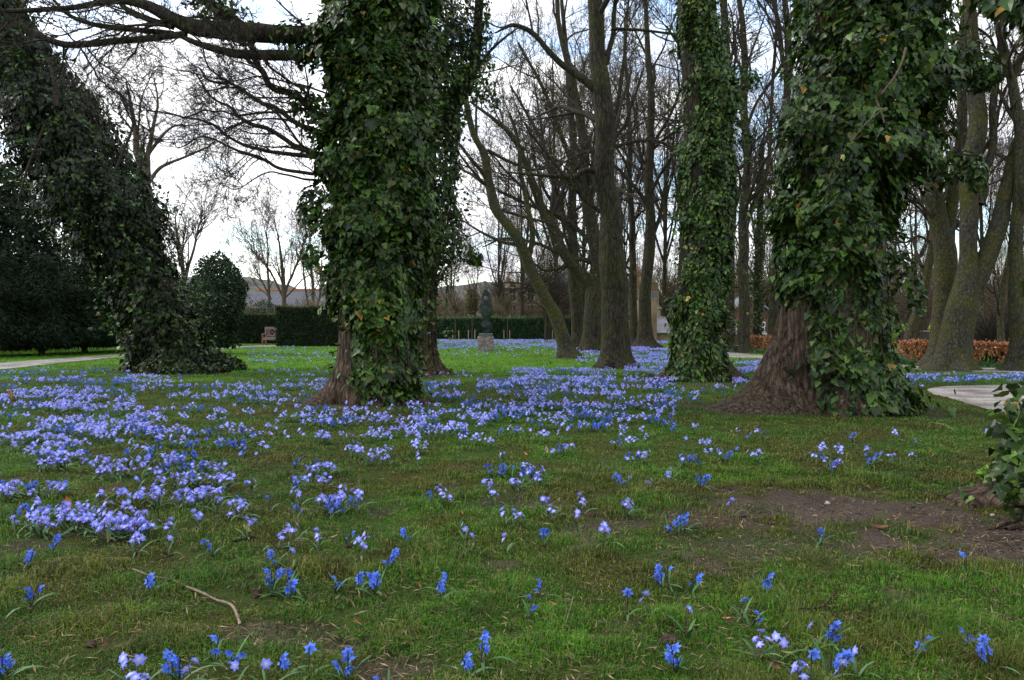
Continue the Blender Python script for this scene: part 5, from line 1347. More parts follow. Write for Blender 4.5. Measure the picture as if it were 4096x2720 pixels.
# stone wall, lawn and daffodils at far right
sw = empty("garden_wall", (*gx(2150, 40), 0), "low dark stone garden wall beyond the copper beech hedge", "wall")
xw0, xw1 = gx(1900, 40)[0] - sw.location.x, gx(2700, 40)[0] - sw.location.x
M['wallstone'] = mat_brick("dark_wall_stone", (.085, .07, .06), (.06, .05, .045), (.04, .035, .03), 3, .6, .25)
box_part("wall_body", M['wallstone'], sw, [(xw0, xw1, 0, .4, 0, .50)])
box_part("coping", M['stonetrim'], sw, [(xw0, xw1, -.04, .44, .503, .56)])
def daff(label, x0f, x1f, Y0, Y1, n):
    Yy = rng.uniform(Y0, Y1, n); x = ((rng.uniform(x0f, x1f, n)) / FULL - 512) / FPX * Yy
    P = np.stack([x, Yy, rng.uniform(.25, .4, n)], -1)
    v, f, c = leaves(P, np.array([0, -.8, .6]) + rng.normal(0, .3, (n, 3)), rng.normal(0, 1, (n, 3)), .16 * np.ones(n), (DIA_V, DIA_F), np.array([.75, .58, .03]) * rng.uniform(.8, 1.15, (n, 1)))
    b = MB().add(v, f, c)
    m = n * 2; P2 = P[rng.integers(0, n, m)] + rng.normal(0, .08, (m, 3)); P2[:, 2] = 0
    v, f, c = leaves(P2, rng.normal(0, 1, (m, 3)), np.array([0, 0, 1.0]) + rng.normal(0, .2, (m, 3)), .32 * np.ones(m), (NDL_V, DIA_F), np.array([.07, .14, .03]) * rng.uniform(.7, 1.3, (m, 1)))
    b.add(v, f, c)
    tag(put("daffodils", b.mesh("daffodils", M['petal'], (0, 0, 0), False)), label, "daffodils", None, "stuff")
daff("yellow daffodils in bloom on the far lawn left of the forked mossy tree", 2118, 2150, 74, 100, 2200)
daff("small bunch of yellow daffodils far off right of the giant ivy tree", 2040, 2062, 80, 95, 160)

# ================================================================ STATUE, BENCH, STAKED SAPLINGS
Ys = 28.3
sx_ = lambda fx: (fx - 512 * FULL) * mpp(Ys)
szz = lambda fy: float(at(1100, fy, Ys)[2])
pb = np.array([sx_(1120), Ys, 0.0])
M['plinth'] = mat_plain("rough_pink_granite", (.20, .155, .135), .95, .2, 0, 26, .5, 1.0, (.38, .32, .29))
M['plinthcap'] = mat_plain("dark_base_slab", (.10, .10, .105), .35, .5, 0, 20, .15, .05)
M['bronze'] = mat_plain("green_black_bronze", (.022, .028, .027), .36, .5, .5, 7, .35, .15, (.05, .068, .062))
pl = empty("plinth", pb, "rough pinkish granite block plinth under the abstract sculpture", "plinth")
def rough_block(name, x0, x1, y0, y1, z0, z1, mat, off, amp=.02, nn=14):
    bm = bmesh.new()
    bmesh.ops.create_cube(bm, size=1)
    bmesh.ops.subdivide_edges(bm, edges=bm.edges[:], cuts=nn, use_grid_fill=True)
    P = np.array([v.co[:] for v in bm.verts])
    edge = np.sort(np.abs(P), axis=1)[:, 1] > .49
    Q = P * np.array([x1 - x0, y1 - y0, z1 - z0]) + np.array([(x0 + x1) / 2, (y0 + y1) / 2, (z0 + z1) / 2])
    d = (fbm(Q, 12, 4, 3) - .4) * amp * 2
    d[edge] = -amp * .2
    nrm_ = np.where(np.abs(P) > .499, np.sign(P), 0)
    nrm_[P[:, 2] < -.499, 2] = 0
    Q = Q + norm(nrm_) * d[:, None]
    for v, q in zip(bm.verts, Q): v.co = q
    me = bpy.data.meshes.new(name); bm.to_mesh(me); bm.free(); me.materials.append(mat)
    return me
hw = 18 * mpp(Ys)
put("block", rough_block("block", -hw, hw, -hw, hw, 0, szz(775.5), M['plinth'], None, .018), pl)
box_part("base_slab", M['plinthcap'], pl, [(-hw * .86, hw * .86, -hw * .8, hw * .8, szz(775.5) + .012, szz(769))])

st = empty("sculpture", (pb[0] + sx_(1120) * 0, Ys, szz(769)), "tall dark bronze abstract sculpture of two stacked forms, the upper pierced by a hole", "statue")
def plate(name, outline, holes, th0, bevel=.02, taper=None, yoff=0.0):
    """closed slab cut from an outline; thickness varies with height through taper(z)"""
    bm = bmesh.new()
    def ring(pts):
        vs = [bm.verts.new((p[0], 0, p[1])) for p in pts]
        return [bm.edges.new((vs[i], vs[(i + 1) % len(vs)])) for i in range(len(vs))]
    es = ring(outline)
    for h in holes: es += ring(h)
    bmesh.ops.triangle_fill(bm, edges=es, use_beauty=True)
    r = bmesh.ops.extrude_face_region(bm, geom=bm.faces[:])
    top = [e for e in r['geom'] if isinstance(e, bmesh.types.BMVert)]
    tops = set(top)
    for v in bm.verts:
        t = th0 * (taper(v.co.x, v.co.z) if taper else 1)
        v.co.y = yoff + (t if v in tops else -t)
    bmesh.ops.recalc_face_normals(bm, faces=bm.faces[:])
    ed = [e for e in bm.edges if len(e.link_faces) == 2 and e.calc_face_angle(0) > .9]
    bmesh.ops.bevel(bm, geom=ed, offset=bevel, segments=2, affect='EDGES')
    me = bpy.data.meshes.new(name); bm.to_mesh(me); bm.free(); me.materials.append(M['bronze'])
    return me
k_ = mpp(Ys)
OL = [(-2, 103), (2, 102), (6, 97), (9, 88), (12, 78), (14, 66), (16, 58), (17, 52), (13, 42), (9, 33), (7, 26), (7.5, 21), (2, 19.5), (-2, 21), (-4, 27), (-8, 40), (-11.5, 50), (-15, 60), (-12, 72), (-9, 84), (-6, 96)]
def circ(cx, cz, r, n=20): return [(cx + r * math.cos(a * 2 * PI / n), cz + r * math.sin(a * 2 * PI / n)) for a in range(n)]
sc_k = lambda P_: [(p[0] * k_, p[1] * k_) for p in P_]
put("upper_form", plate("upper_form", sc_k(OL), [sc_k(circ(.5, 82, 5.4))], .12, .034, lambda x, z: .55 + .6 * math.exp(-((z / k_ - 58) / 26) ** 2) - .5 * abs(x) / (17 * k_) * .6), st)
OL2 = [(-3, 0), (5.5, 0), (9.5, 8), (15.5, 18), (10, 25), (6, 30), (2, 32.5), (-2.5, 32), (-7, 28), (-10.5, 23), (-9, 16), (-6, 8)]
put("lower_form", plate("lower_form", sc_k(OL2), [], .14, .034, lambda x, z: .8 + .35 * math.exp(-((z / k_ - 18) / 9) ** 2), .035), st)

# bench
Yb = 34.3
M['teak'] = mat_plain("weathered_teak", (.30, .22, .185), .8, .2, 0, 22, .2, .25)
M['teak_red'] = mat_plain("newer_reddish_teak", (.34, .13, .06), .75, .2, 0, 22, .2, .2)
bx = lambda fx: (fx - 512 * FULL) * mpp(Yb)
bb = np.array([bx(604), Yb, 0.0])
be = empty("garden_bench", bb, "weathered wooden garden bench half hidden behind the yew hedge", "bench")
bw = 1.30; bh = .80
box_part("back_post", M['teak'], be, [(0, .055, .40, .455, 0, bh)]); box_part("back_post", M['teak'], be, [(bw - .055, bw, .40, .455, 0, bh)])
fl = box_part("front_leg", M['teak_red'], be, [(0, .06, -.05, .01, 0, .46)]); fl["label"] = "reddish newer looking front leg"
box_part("front_leg", M['teak'], be, [(bw - .06, bw, -.05, .01, 0, .46)])
box_part("armrest", M['teak'], be, [(-.01, .07, -.09, .395, .463, .50)]); box_part("armrest", M['teak'], be, [(bw - .07, bw + .01, -.09, .395, .463, .50)])
box_part("seat", M['teak'], be, [(.062, bw - .062, -.04 + k * .072, .02 + k * .072, .31, .335) for k in range(6)] + [(.062, bw - .062, -.048, -.022, .22, .308)])
b = MB(); 
b.box(.057, bw - .057, .405, .45, bh - .09, bh - .01); b.box(.057, bw - .057, .405, .45, .37, .42)
def cross(x0, x1, z0, z1):
    b.box(x0, x0 + .025, .41, .44, z0, z1); b.box(x1 - .025, x1, .41, .44, z0, z1); b.box(x0 + .026, x1 - .026, .41, .44, z0, z0 + .02); b.box(x0 + .026, x1 - .026, .41, .44, z1 - .02, z1)
    for (za, zb) in ((z0 + .02, z1 - .02), (z1 - .02, z0 + .02)):
        V = [(x0 + .026, .415, za - .012), (x0 + .026, .415, za + .012), (x1 - .026, .415, zb + .012), (x1 - .026, .415, zb - .012)]
        V += [(p[0], .438 if za < zb else .436, p[2]) for p in V]
        b.add(V, [(0, 1, 2, 3), (4, 7, 6, 5), (0, 4, 5, 1), (3, 2, 6, 7), (0, 3, 7, 4), (1, 5, 6, 2)])
for x in (.09, .13): b.box(x, x + .02, .415, .44, .421, bh - .091)
cross(.18, .46, .43, bh - .10)
for k in range(4): b.box(.50 + k * .06, .525 + k * .06, .415, .44, .421, bh - .091)
cross(.75, 1.03, .43, bh - .10)
for k in range(3): b.box(1.07 + k * .06, 1.095 + k * .06, .415, .44, .421, bh - .091)
put("backrest", b.mesh("backrest", M['teak'], (0, 0, 0), False), be)

# staked saplings in front of the hedge
M['stake'] = mat_plain("pale_timber", (.28, .21, .12), .8, .2, 0, 18, .2, .2)
Yt = 42.0
tx = lambda fx: (fx - 512 * FULL) * mpp(Yt)
for k, (fx, a, b2, kind, lab) in enumerate([
    (1049, 1044, 1058, 'bare', "leafless staked sapling farthest left in front of the low hedge"), (1088, 1080, 1095, 'leaf', "staked young holly with a rounded brownish green head left of the sculpture"),
    (1170, 1162, 1175.5, 'bare', "leafless staked sapling right of the sculpture"), (1268, 1263, 1274, 'bare', "leafless staked sapling against the hedge beside the leaning smooth trunk")]):
    base = np.array([tx(fx), Yt + .1, 0]); root = empty("sapling", base, lab, "sapling", "staked saplings in front of the hedge")
    H_ = 2.4 if kind == 'leaf' else 2.0
    s = np.array([(0, 0, 0, .028), (.01, 0, .8, .022), (0, 0, 1.5, .016), (0, 0, H_, .006)])
    v, f = tubes(smooth_poly(s, 14)[None, :, :3], smooth_poly(s, 14)[None, :, 3], 8)
    put("trunk", mesh_np("trunk", v, [f], M['bark_far']), root)
    put("crown", crown_mesh("crown", [s], (0, 0, 0), M['bark_far'], n1=14, L1=.75, tmin=.55, per=(6, 5, 3), rt=.006, seed=400 + k, up=.12, ang=(30, 60)), root)
    if kind == 'leaf':
        n = 2600; D = norm(rng.normal(0, 1, (n, 3))); P = np.array([0, 0, 2.05]) + D * np.array([.40, .40, .78]) * (rng.random((n, 1)) ** .3) * (.7 + .6 * fbm(D, 2.5, 6))[:, None]
        v, f, c = shell_leaves(P, D, .075, (DIA_V, DIA_F), (.11, .095, .04))
        put("leaves", mesh_np("leaves", v, [f], M['leaf'], c, False), root)
    for q, fxs in enumerate((a, b2)):
        v, f = tubes(np.array([[[tx(fxs) , Yt, 0], [tx(fxs), Yt, .56], [tx(fxs), Yt, .565]]]), np.array([[.022, .021, .003]]), 8)
        tag(put("wooden_stake", mesh_np("wooden_stake", v - np.array([tx(fxs), Yt, 0]), [f], M['stake']), None, (tx(fxs), Yt, 0)), ("left" if q == 0 else "right") + " stake of the " + ["sapling farthest left", "young holly left of the sculpture", "sapling right of the sculpture", "sapling beside the leaning smooth trunk"][k], "stake", "stakes beside the saplings")

# ================================================================ SPRING BULBS
LILAC = np.array([.215, .245, .86]); BLUE = np.array([.085, .18, .70]); WHITE = np.array([.86, .84, .92])
def star_flower(npet=6, r=.0175, up=.25, w=.0044, seed=0, kind='lilac', seg=3):
    """flower facing +Z; petals as bent strips"""
    rr = np.random.default_rng(seed); b = MB()
    basec = LILAC if kind == 'lilac' else BLUE
    for k in range(npet):
        a = k * 2 * PI / npet + rr.normal(0, .08); d = np.array([math.cos(a), math.sin(a), 0]); s_ = np.array([-d[1], d[0], 0])
        ln = r * rr.uniform(.9, 1.1); el = up + rr.normal(0, .12); V = []; C = []
        for j in range(seg + 1):
            t = j / seg
            wd = w * (math.sin(PI * min(.97, .12 + .80 * t)) ** .8 if kind == 'lilac' else math.sin(PI * min(.98, .18 + .78 * t)) ** .7) * (.08 if j == seg else 1)
            if kind == 'lilac': p = d * ln * t + np.array([0, 0, ln * (el * t - .42 * t * t + .05)])
            else: p = d * ln * (.10 + .95 * t ** 1.3) + np.array([0, 0, ln * (.95 * t - .42 * t * t)])
            V += [p + s_ * wd, p - s_ * wd]
            cc = basec * rr.uniform(.75, 1.25)
            if kind == 'lilac':
                q = min(1, max(0, (t - .05) / .36)); cc = WHITE * (1 - q) + cc * q
            C += [cc, cc]
        F = [(2 * j, 2 * j + 1, 2 * j + 3, 2 * j + 2) for j in range(seg)]
        b.add(V, np.array(F), np.array(C))
    # centre
    h = .005 if kind == 'lilac' else .007
    V = [(math.cos(a) * .0022, math.sin(a) * .0022, .001) for a in np.arange(5) * 2 * PI / 5] + [(math.cos(a) * .0012, math.sin(a) * .0012, h) for a in np.arange(5) * 2 * PI / 5] + [(0, 0, h + .001)]
    b.add(V, [np.array([(j, (j + 1) % 5, 5 + (j + 1) % 5, 5 + j) for j in range(5)]), np.array([(5 + j, 5 + (j + 1) % 5, 10) for j in range(5)])], (.85, .8, .55) if kind == 'lilac' else (.12, .16, .55))
    return b
def lowres_flower(kind, seed, six=False):
    rr = np.random.default_rng(seed); b = MB(); basec = LILAC if kind == 'lilac' else BLUE
    for k in range(6):
        a = k * PI / 3 + rr.normal(0, .1); d = np.array([math.cos(a), math.sin(a), 0]); s_ = np.array([-d[1], d[0], 0]); r = .018 if kind == 'lilac' else .016; w = .0052
        tip = d * r + np.array([0, 0, .002]) if kind == 'lilac' else d * r * .75 + np.array([0, 0, r * .8])
        mid = d * r * .5 + np.array([0, 0, .004]) if kind == 'lilac' else d * r * .35 + np.array([0, 0, r * .5])
        cm = basec * rr.uniform(.85, 1.15)
        b.add([(0, 0, 0), mid - s_ * w, tip, mid + s_ * w], np.array([(0, 1, 2), (0, 2, 3)]), np.array([WHITE * .7 if kind == 'lilac' else basec, cm, cm, cm]))
    return b
def strap_leaf(L_, w_, az, lean, rr, seg=5):
    d = np.array([math.cos(az), math.sin(az), 0]); s_ = np.array([-d[1], d[0], 0]); V = []; C = []
    p = np.zeros(3); el = PI / 2 - lean
    c0 = np.array([.045, .105, .030]) * rr.uniform(.8, 1.3)
    for j in range(seg + 1):
        t = j / seg; wd = w_ * (math.sin(PI * (.22 + .70 * t)) ** .8) * (.15 if j == seg else 1)
        V += [p + s_ * wd, p - s_ * wd + np.array([0, 0, -.001]), ]
        C += [c0 * (1 + .25 * t)] * 2
        p = p + (d * math.cos(el) + np.array([0, 0, math.sin(el)])) * L_ / seg; el -= lean * .32 + rr.uniform(0, .14)
        p[2] = max(p[2], .004)
    F = [(2 * j, 2 * j + 1, 2 * j + 3, 2 * j + 2) for j in range(seg)]
    return np.array(V), np.array(F), np.array(C)

M['stem'] = mat_attr("flower_stem", .6, .3, .15, 20)
FM = {}
for kd in ('lilac', 'blue'):
    FM[kd] = [star_flower(6, [.0185, .0165, .0175][s_] * (1.08 if kd == 'blue' else 1.0), [.30, .15, .42][s_], [.0050, .0046, .0053][s_], s_, kd).mesh("flower", M['petal'], (0, 0, 0), False) for s_ in range(3)]
def rot_to(d, rr):
    d = Vector(d).normalized(); q = d.to_track_quat('Z', 'Y').to_matrix().to_4x4()
    return q @ Matrix.Rotation(rr.uniform(0, 6.28), 4, 'Z')
def make_variant(kind, nf, seed):
    """-> dict(stem mesh, leaf meshes, flower placements, merged arrays for the distant drifts)"""
    rr = np.random.default_rng(seed)
    b = MB(); fl = []
    nst = 1 if nf <= 3 else 2
    stemc = np.array([.10, .055, .04]) if kind == 'lilac' else np.array([.035, .022, .03])
    for s_ in range(nst):
        lean = rr.normal(0, .018, 2); h = rr.uniform(.065, .100) if kind == 'lilac' else rr.uniform(.065, .095)
        off = rr.normal(0, .012, 2) * (s_ > 0)
        pts = np.array([(off[0], off[1], 0), (off[0] + lean[0] * .4, off[1] + lean[1] * .4, h * .5), (off[0] + lean[0], off[1] + lean[1], h)])
        A = smooth_poly(pts, 6); b.add(*tubes(A[None], np.full((1, 6), .0017 if kind == 'lilac' else .0019), 5), stemc)
        m = nf // nst + (1 if s_ < nf % nst else 0)
        for j in range(m):
            a = rr.uniform(0, 2 * PI)
            if kind == 'lilac':
                t = 1 - .28 * j / max(1, m - 1) * rr.uniform(.5, 1)
                o = A[int(round(t * 5))] + np.array([math.cos(a), math.sin(a), .3]) * rr.uniform(.008, .022)
                d = np.array([math.cos(a) * .6, math.sin(a) * .6 - .35, rr.uniform(.35, .9)])
            else:
                t = 1 - .42 * j / max(1, m - 1)
                o = A[int(round(t * 5))] + np.array([math.cos(a), math.sin(a), .15]) * rr.uniform(.008, .015)
                d = np.array([math.cos(a) * .7, math.sin(a) * .7, rr.uniform(-1.0, -.15)])
            P0 = A[int(round(t * 5))]
            b.add(*tubes(np.array([[P0, (P0 + o) / 2 + np.array([0, 0, .003]), o]]), np.array([[.0011, .0009, .0009]]), 4), stemc)
            fl.append((rr.integers(0, 3), Matrix.Translation(o) @ rot_to(d, rr) @ Matrix.Scale(rr.uniform(.85, 1.12), 4)))
    lv = []
    nl = rr.integers(2, 5)
    a0 = rr.uniform(0, 6.28)
    for k in range(nl):
        lv.append(strap_leaf(rr.uniform(.08, .14), rr.uniform(.0035, .0065), a0 + k * 2 * PI / nl + rr.normal(0, .3), rr.uniform(.25, .9), rr))
    v = dict(kind=kind, nf=nf, stem=b.mesh("stem", M['stem']), leaf=[mesh_np("leaf", q[0], [q[1]], M['stem'], q[2], False) for q in lv], fl=fl)
    for lod in (1, 2):
        mbb = MB()
        for k, (vi, mt) in enumerate(fl):
            lf = lowres_flower(kind, seed + k); V = np.concatenate(lf.V); R = np.array(mt)
            mbb.add(V @ R[:3, :3].T + R[:3, 3], np.concatenate(lf.F3), np.concatenate(lf.C))
        if lod == 1:
            for q in lv:
                idx = [0, 1, 4, 5, 8, 9, 10, 11]
                mbb.add(q[0][idx], np.array([(0, 1, 3), (0, 3, 2), (2, 3, 5), (2, 5, 4), (4, 5, 7), (4, 7, 6)]), q[2][idx])
            V = np.array([(-.001, 0, 0), (.001, 0, 0), (0, 0, .09)]); mbb.add(V, np.array([(0, 1, 2)]), stemc)
        else:
            for q in lv[:2]:
                mbb.add(q[0][[0, 1, 10]] * np.array([1.6, 1.6, 1]), np.array([(0, 1, 2)]), q[2][[0, 1, 10]])
        v['lod%d' % lod] = (np.concatenate(mbb.V), np.concatenate(mbb.F3), np.concatenate(mbb.C))
    return v
VAR = {'lilac': [make_variant('lilac', nf, 600 + k) for k, nf in enumerate((1, 2, 3, 4, 5, 6, 7, 4, 5, 3))],
       'blue': [make_variant('blue', nf, 700 + k) for k, nf in enumerate((1, 2, 3, 4, 5, 3, 4, 2))]}

# plants: (x, y, kind, variant, scale, rot, note)
plants = []
def add_plant(x, y, kind, nf=None, note=None, sc_=1.0, rr=rng):
    vs = VAR[kind]
    c = [i for i, v in enumerate(vs) if nf is None or v['nf'] == nf] or list(range(len(vs)))
    plants.append((x, y, kind, c[rr.integers(0, len(c))], sc_ * rr.uniform(.9, 1.1), rr.uniform(0, 6.28), note))
# individual clumps: (fx, fy of the blooms, kind, number of blooms, spread px x, y, description of the spot)
FC = [(65, 1278, 'b', 3, 8, 4, "below the left end of the big lilac drift"), (58, 1358, 'b', 6, 28, 8, "in the small clump near the left edge"), (15, 1515, 'b', 8, 16, 16, "in the bottom left corner"),
      (345, 1332, 'b', 3, 20, 8, "at the left end of the curved pale stick"), (475, 1240, 'b', 4, 18, 6, "below the lilac drift, left of the yellow fallen leaf"), (493, 1480, 'b', 2, 5, 3, "standing alone below the curved pale stick"),
      (520, 1502, 'b', 4, 22, 6, "just below the one standing alone under the stick"), (310, 1545, 'l', 9, 34, 14, "in the large lilac clump at the bottom edge"), (400, 1528, 'b', 6, 22, 8, "between the two lilac clumps at the bottom left"),
      (447, 1543, 'l', 2, 12, 3, "right of the large lilac clump at the bottom edge"), (537, 1550, 'l', 1, 2, 1, "single open star at the bottom edge"), (615, 1545, 'l', 1, 2, 1, "single open star right of the first at the bottom edge"),
      (655, 1512, 'b', 3, 8, 6, "in the leafy group near the bottom, left of centre"), (712, 1512, 'b', 1, 2, 1, "single drooping bloom near the bottom, left of centre"), (785, 1532, 'b', 7, 30, 14, "in the loose group at the bottom left of centre"),
      (895, 1560, 'b', 3, 20, 6, "at the bottom edge left of centre"), (626, 1330, 'b', 7, 18, 10, "in the twin clump right of the curved stick"), (665, 1328, 'b', 7, 18, 12, "in the twin clump right of the curved stick"),
      (773, 1325, 'b', 2, 6, 5, "single slim plant left of the broad blue clump"), (850, 1322, 'b', 12, 38, 34, "in the broad blue clump left of centre"), (893, 1280, 'b', 6, 26, 6, "at the top of the broad blue clump"),
      (1015, 1340, 'b', 6, 14, 12, "in the compact blue clump at bottom centre"), (1095, 1500, 'b', 7, 26, 14, "in the leafy clump at the bottom centre"), (1240, 1345, 'b', 3, 14, 10, "in the loose pair above the bottom centre"),
      (1222, 1383, 'b', 2, 10, 4, "below the loose pair above the bottom centre"), (835, 1248, 'l', 8, 22, 12, "in the tight lilac clump below the broad drift"), (655, 1222, 'l', 12, 30, 14, "in the lilac clump right of the yellow leaf"),
      (727, 1235, 'l', 6, 16, 10, "at the right end of the lilac clump by the yellow leaf"), (630, 1280, 'b', 3, 10, 4, "between the lilac clump and the blue twin clump"), (672, 1286, 'l', 1, 2, 1, "single star above the blue twin clump"),
      (683, 1165, 'b', 5, 6, 16, "in the tall thin blue row above the lilac clump"), (800, 1226, 'b', 3, 16, 4, "left above the tight lilac clump"), (938, 1228, 'b', 3, 10, 5, "right above the tight lilac clump"),
      (1535, 1312, 'b', 6, 26, 10, "in the leafy clump right of centre"), (1593, 1332, 'b', 3, 5, 8, "at the right of the leafy clump right of centre"), (1493, 1382, 'l', 2, 10, 2, "pair of open stars below the leafy clump"),
      (1446, 1380, 'b', 1, 2, 1, "single drooping bloom left of the pair of open stars"), (1586, 1425, 'l', 1, 2, 1, "single open star right of centre"), (1557, 1498, 'b', 6, 22, 8, "with bare dark stems near the bottom right of centre"),
      (1718, 1474, 'l', 5, 28, 12, "in the pale row of five stars at the bottom right"), (1790, 1480, 'l', 2, 18, 3, "just right of the pale row"), (1873, 1458, 'l', 1, 2, 1, "single star left of the tall blue plant"),
      (1916, 1450, 'b', 6, 14, 6, "on the tall blue plant at the bottom right"), (1838, 1545, 'l', 7, 28, 14, "in the mixed clump at the bottom edge, right"), (1875, 1518, 'b', 5, 36, 10, "in the mixed clump at the bottom edge, right"),
      (1976, 1513, 'l', 1, 3, 1, "single large star at the bottom right"), (1950, 1556, 'l', 2, 26, 3, "half open at the bottom edge, right"), (2105, 1476, 'b', 2, 14, 4, "small pair near the lower right corner"),
      (2225, 1452, 'b', 4, 14, 6, "in the leafy clump at the lower right corner"), (2285, 1500, 'b', 5, 32, 10, "trailing right of the leafy clump at the lower right corner"), (1782, 1336, 'b', 4, 16, 4, "small row above the dark branched twig"),
      (1713, 1386, 'b', 1, 2, 1, "single bud at the left end of the branched twig"), (1731, 1404, 'b', 2, 4, 4, "among the thin ends of the branched twig"), (2228, 1288, 'b', 1, 4, 1, "single bloom below the bare soil near the right edge"),
      (1400, 1225, 'l', 6, 20, 16, "left of the bare soil patch"), (1548, 1200, 'b', 14, 30, 12, "in the round clump at the left end of the bare soil"), (1440, 1168, 'l', 9, 24, 16, "above left of the bare soil patch"), (1350, 1160, 'l', 4, 12, 12, "left of the bare soil"),
      (1332, 1190, 'l', 3, 8, 4, "left of the bare soil"), (1262, 1160, 'l', 9, 18, 14, "midway between the drift and the bare soil"), (1185, 1185, 'l', 9, 22, 10, "between the drift and the bare soil"), (1168, 1240, 'l', 2, 6, 4, "low single plant at centre"),
      (1071, 1215, 'l', 2, 3, 8, "standing alone at centre"), (1086, 1245, 'l', 1, 4, 1, "standing alone at centre, lower"), (1252, 1225, 'b', 4, 10, 8, "small pale blue plant right of centre"), (1690, 1163, 'l', 2, 8, 3, "alone on the bare soil"),
      (1886, 1220, 'b', 4, 20, 4, "small plant on the bare soil"), (1025, 1135, 'l', 12, 22, 14, "right of the broad central drift"), (1132, 1132, 'l', 4, 10, 4, "right of the broad central drift"), (1440, 1100, 'b', 8, 20, 12, "small blue clump above the bare soil"),
      (1530, 1100, 'l', 9, 26, 14, "small mixed clump above the bare soil"), (1615, 1100, 'b', 7, 10, 6, "compact blue clump above the bare soil"), (685, 1138, 'l', 8, 16, 10, "left above the tall thin blue row"), (540, 1168, 'l', 30, 48, 20, "in the dense lilac clump above the yellow leaf"),
      (450, 1192, 'l', 6, 10, 6, "left of the dense lilac clump above the yellow leaf"), (1160, 1048, 'l', 3, 12, 3, "near the tan fallen leaf"), (2020, 1050, 'b', 6, 30, 10, "right of the giant ivy tree"), (2295, 990, 'l', 7, 34, 8, "near the rounded path end"),
      (2120, 925, 'b', 9, 22, 8, "beside the foot of the giant ivy tree"), (2150, 938, 'b', 3, 20, 5, "beside the foot of the giant ivy tree")]
def notfree(x, y):
    return on_path(x, y)
for fx, fy, kd, nb, sx_p, sy_p, note in FC:
    kind = 'lilac' if kd == 'l' else 'blue'
    left = nb
    while left > 0:
        k = min(left, int(rng.integers(3, 6)) if nb > 3 else left)
        left -= k
        one = nb <= 3
        q = gnd(fx + (0 if one else rng.normal(0, sx_p * .5)), fy + (0 if one else rng.normal(0, sy_p * .5)), .075)
        add_plant(q[0], q[1], kind, k, note)
# drifts: x0, x1, y0, y1 in layout px, plants per square metre, share of deep blue squill
RC = [(1005, 1290, 783, 797, 75, .1), (1280, 1540, 786, 806, 75, .1), (1440, 1545, 800, 850, 85, .2), (1330, 1450, 806, 838, 45, .1), (1005, 1300, 797, 804, 40, .1), (1010, 1300, 804, 822, 7, .1), (560, 780, 797, 812, 12, .8), (570, 770, 812, 834, 14, .3),
      (960, 1180, 854, 868, 30, .1), (1180, 1420, 848, 880, 75, .3), (1440, 1560, 850, 885, 70, .2), (1100, 1350, 872, 905, 60, .6), (1350, 1560, 880, 935, 75, .4), (960, 1060, 878, 915, 60, .7), (1060, 1350, 900, 940, 60, .5),
      (1180, 1560, 930, 985, 60, .3), (1020, 1200, 940, 985, 40, .4), (1555, 1680, 895, 925, 30, .5), (960, 1120, 955, 1010, 50, .4), (1120, 1330, 985, 1020, 35, .3), (1330, 1500, 985, 1020, 40, .2), (1190, 1350, 1010, 1045, 50, .1),
      (0, 70, 855, 895, 40, .9), (60, 300, 845, 880, 14, .9), (80, 310, 870, 905, 45, .7), (0, 60, 895, 915, 25, .8), (220, 420, 862, 900, 40, .5), (380, 640, 880, 925, 42, .4), (570, 760, 850, 890, 30, .3), (620, 760, 885, 915, 35, .2), (0, 150, 900, 945, 55, .2),
      (130, 310, 900, 960, 75, .3), (300, 530, 935, 985, 65, .2), (490, 720, 910, 960, 30, .3), (0, 60, 945, 985, 45, .3), (60, 340, 950, 1010, 85, .15), (330, 560, 980, 1030, 60, .25), (560, 760, 975, 1030, 28, .2), (700, 1010, 930, 985, 48, .3), (740, 900, 985, 1020, 30, .4),
      (0, 120, 985, 1040, 70, .15), (100, 340, 1005, 1060, 80, .15), (340, 620, 1030, 1070, 55, .2), (640, 800, 1040, 1110, 40, .5), (800, 1000, 1015, 1055, 55, .3), (860, 1120, 980, 1010, 40, .3), (0, 250, 1040, 1100, 80, .15), (250, 530, 1060, 1150, 85, .15), (540, 680, 1060, 1110, 32, .4),
      (680, 800, 1060, 1115, 40, .3), (1020, 1250, 1070, 1130, 65, .3), (1430, 1600, 1035, 1062, 40, .2), (1570, 1810, 1010, 1058, 38, .5), (1850, 2110, 1030, 1072, 30, .2), (1930, 2080, 985, 1005, 8, .5), (1590, 1770, 980, 1006, 28, .4), (2090, 2190, 1018, 1050, 8, .6),
      (0, 150, 1095, 1150, 60, .15), (140, 300, 1130, 1180, 30, .2), (0, 100, 1160, 1210, 80, .3), (90, 390, 1165, 1235, 90, .2), (60, 390, 1200, 1250, 130, .15), (110, 230, 1235, 1262, 120, .15), (735, 1000, 1125, 1200, 85, .25), (430, 520, 1100, 1150, 60, .3), (600, 760, 940, 975, 22, .3),
      (1690, 1770, 832, 842, 60, .2), (1690, 1770, 846, 882, 70, .3), (2070, 2600, 862, 876, 80, .6), (2060, 2320, 874, 888, 80, .3), (2320, 2600, 872, 890, 60, .3), (1300, 1430, 1085, 1150, 6, .3), (1100, 1500, 1130, 1230, 3, .3), (400, 900, 1150, 1240, 3, .3), (1640, 1700, 890, 910, 30, .5),
      (-200, 0, 880, 1250, 60, .2)]
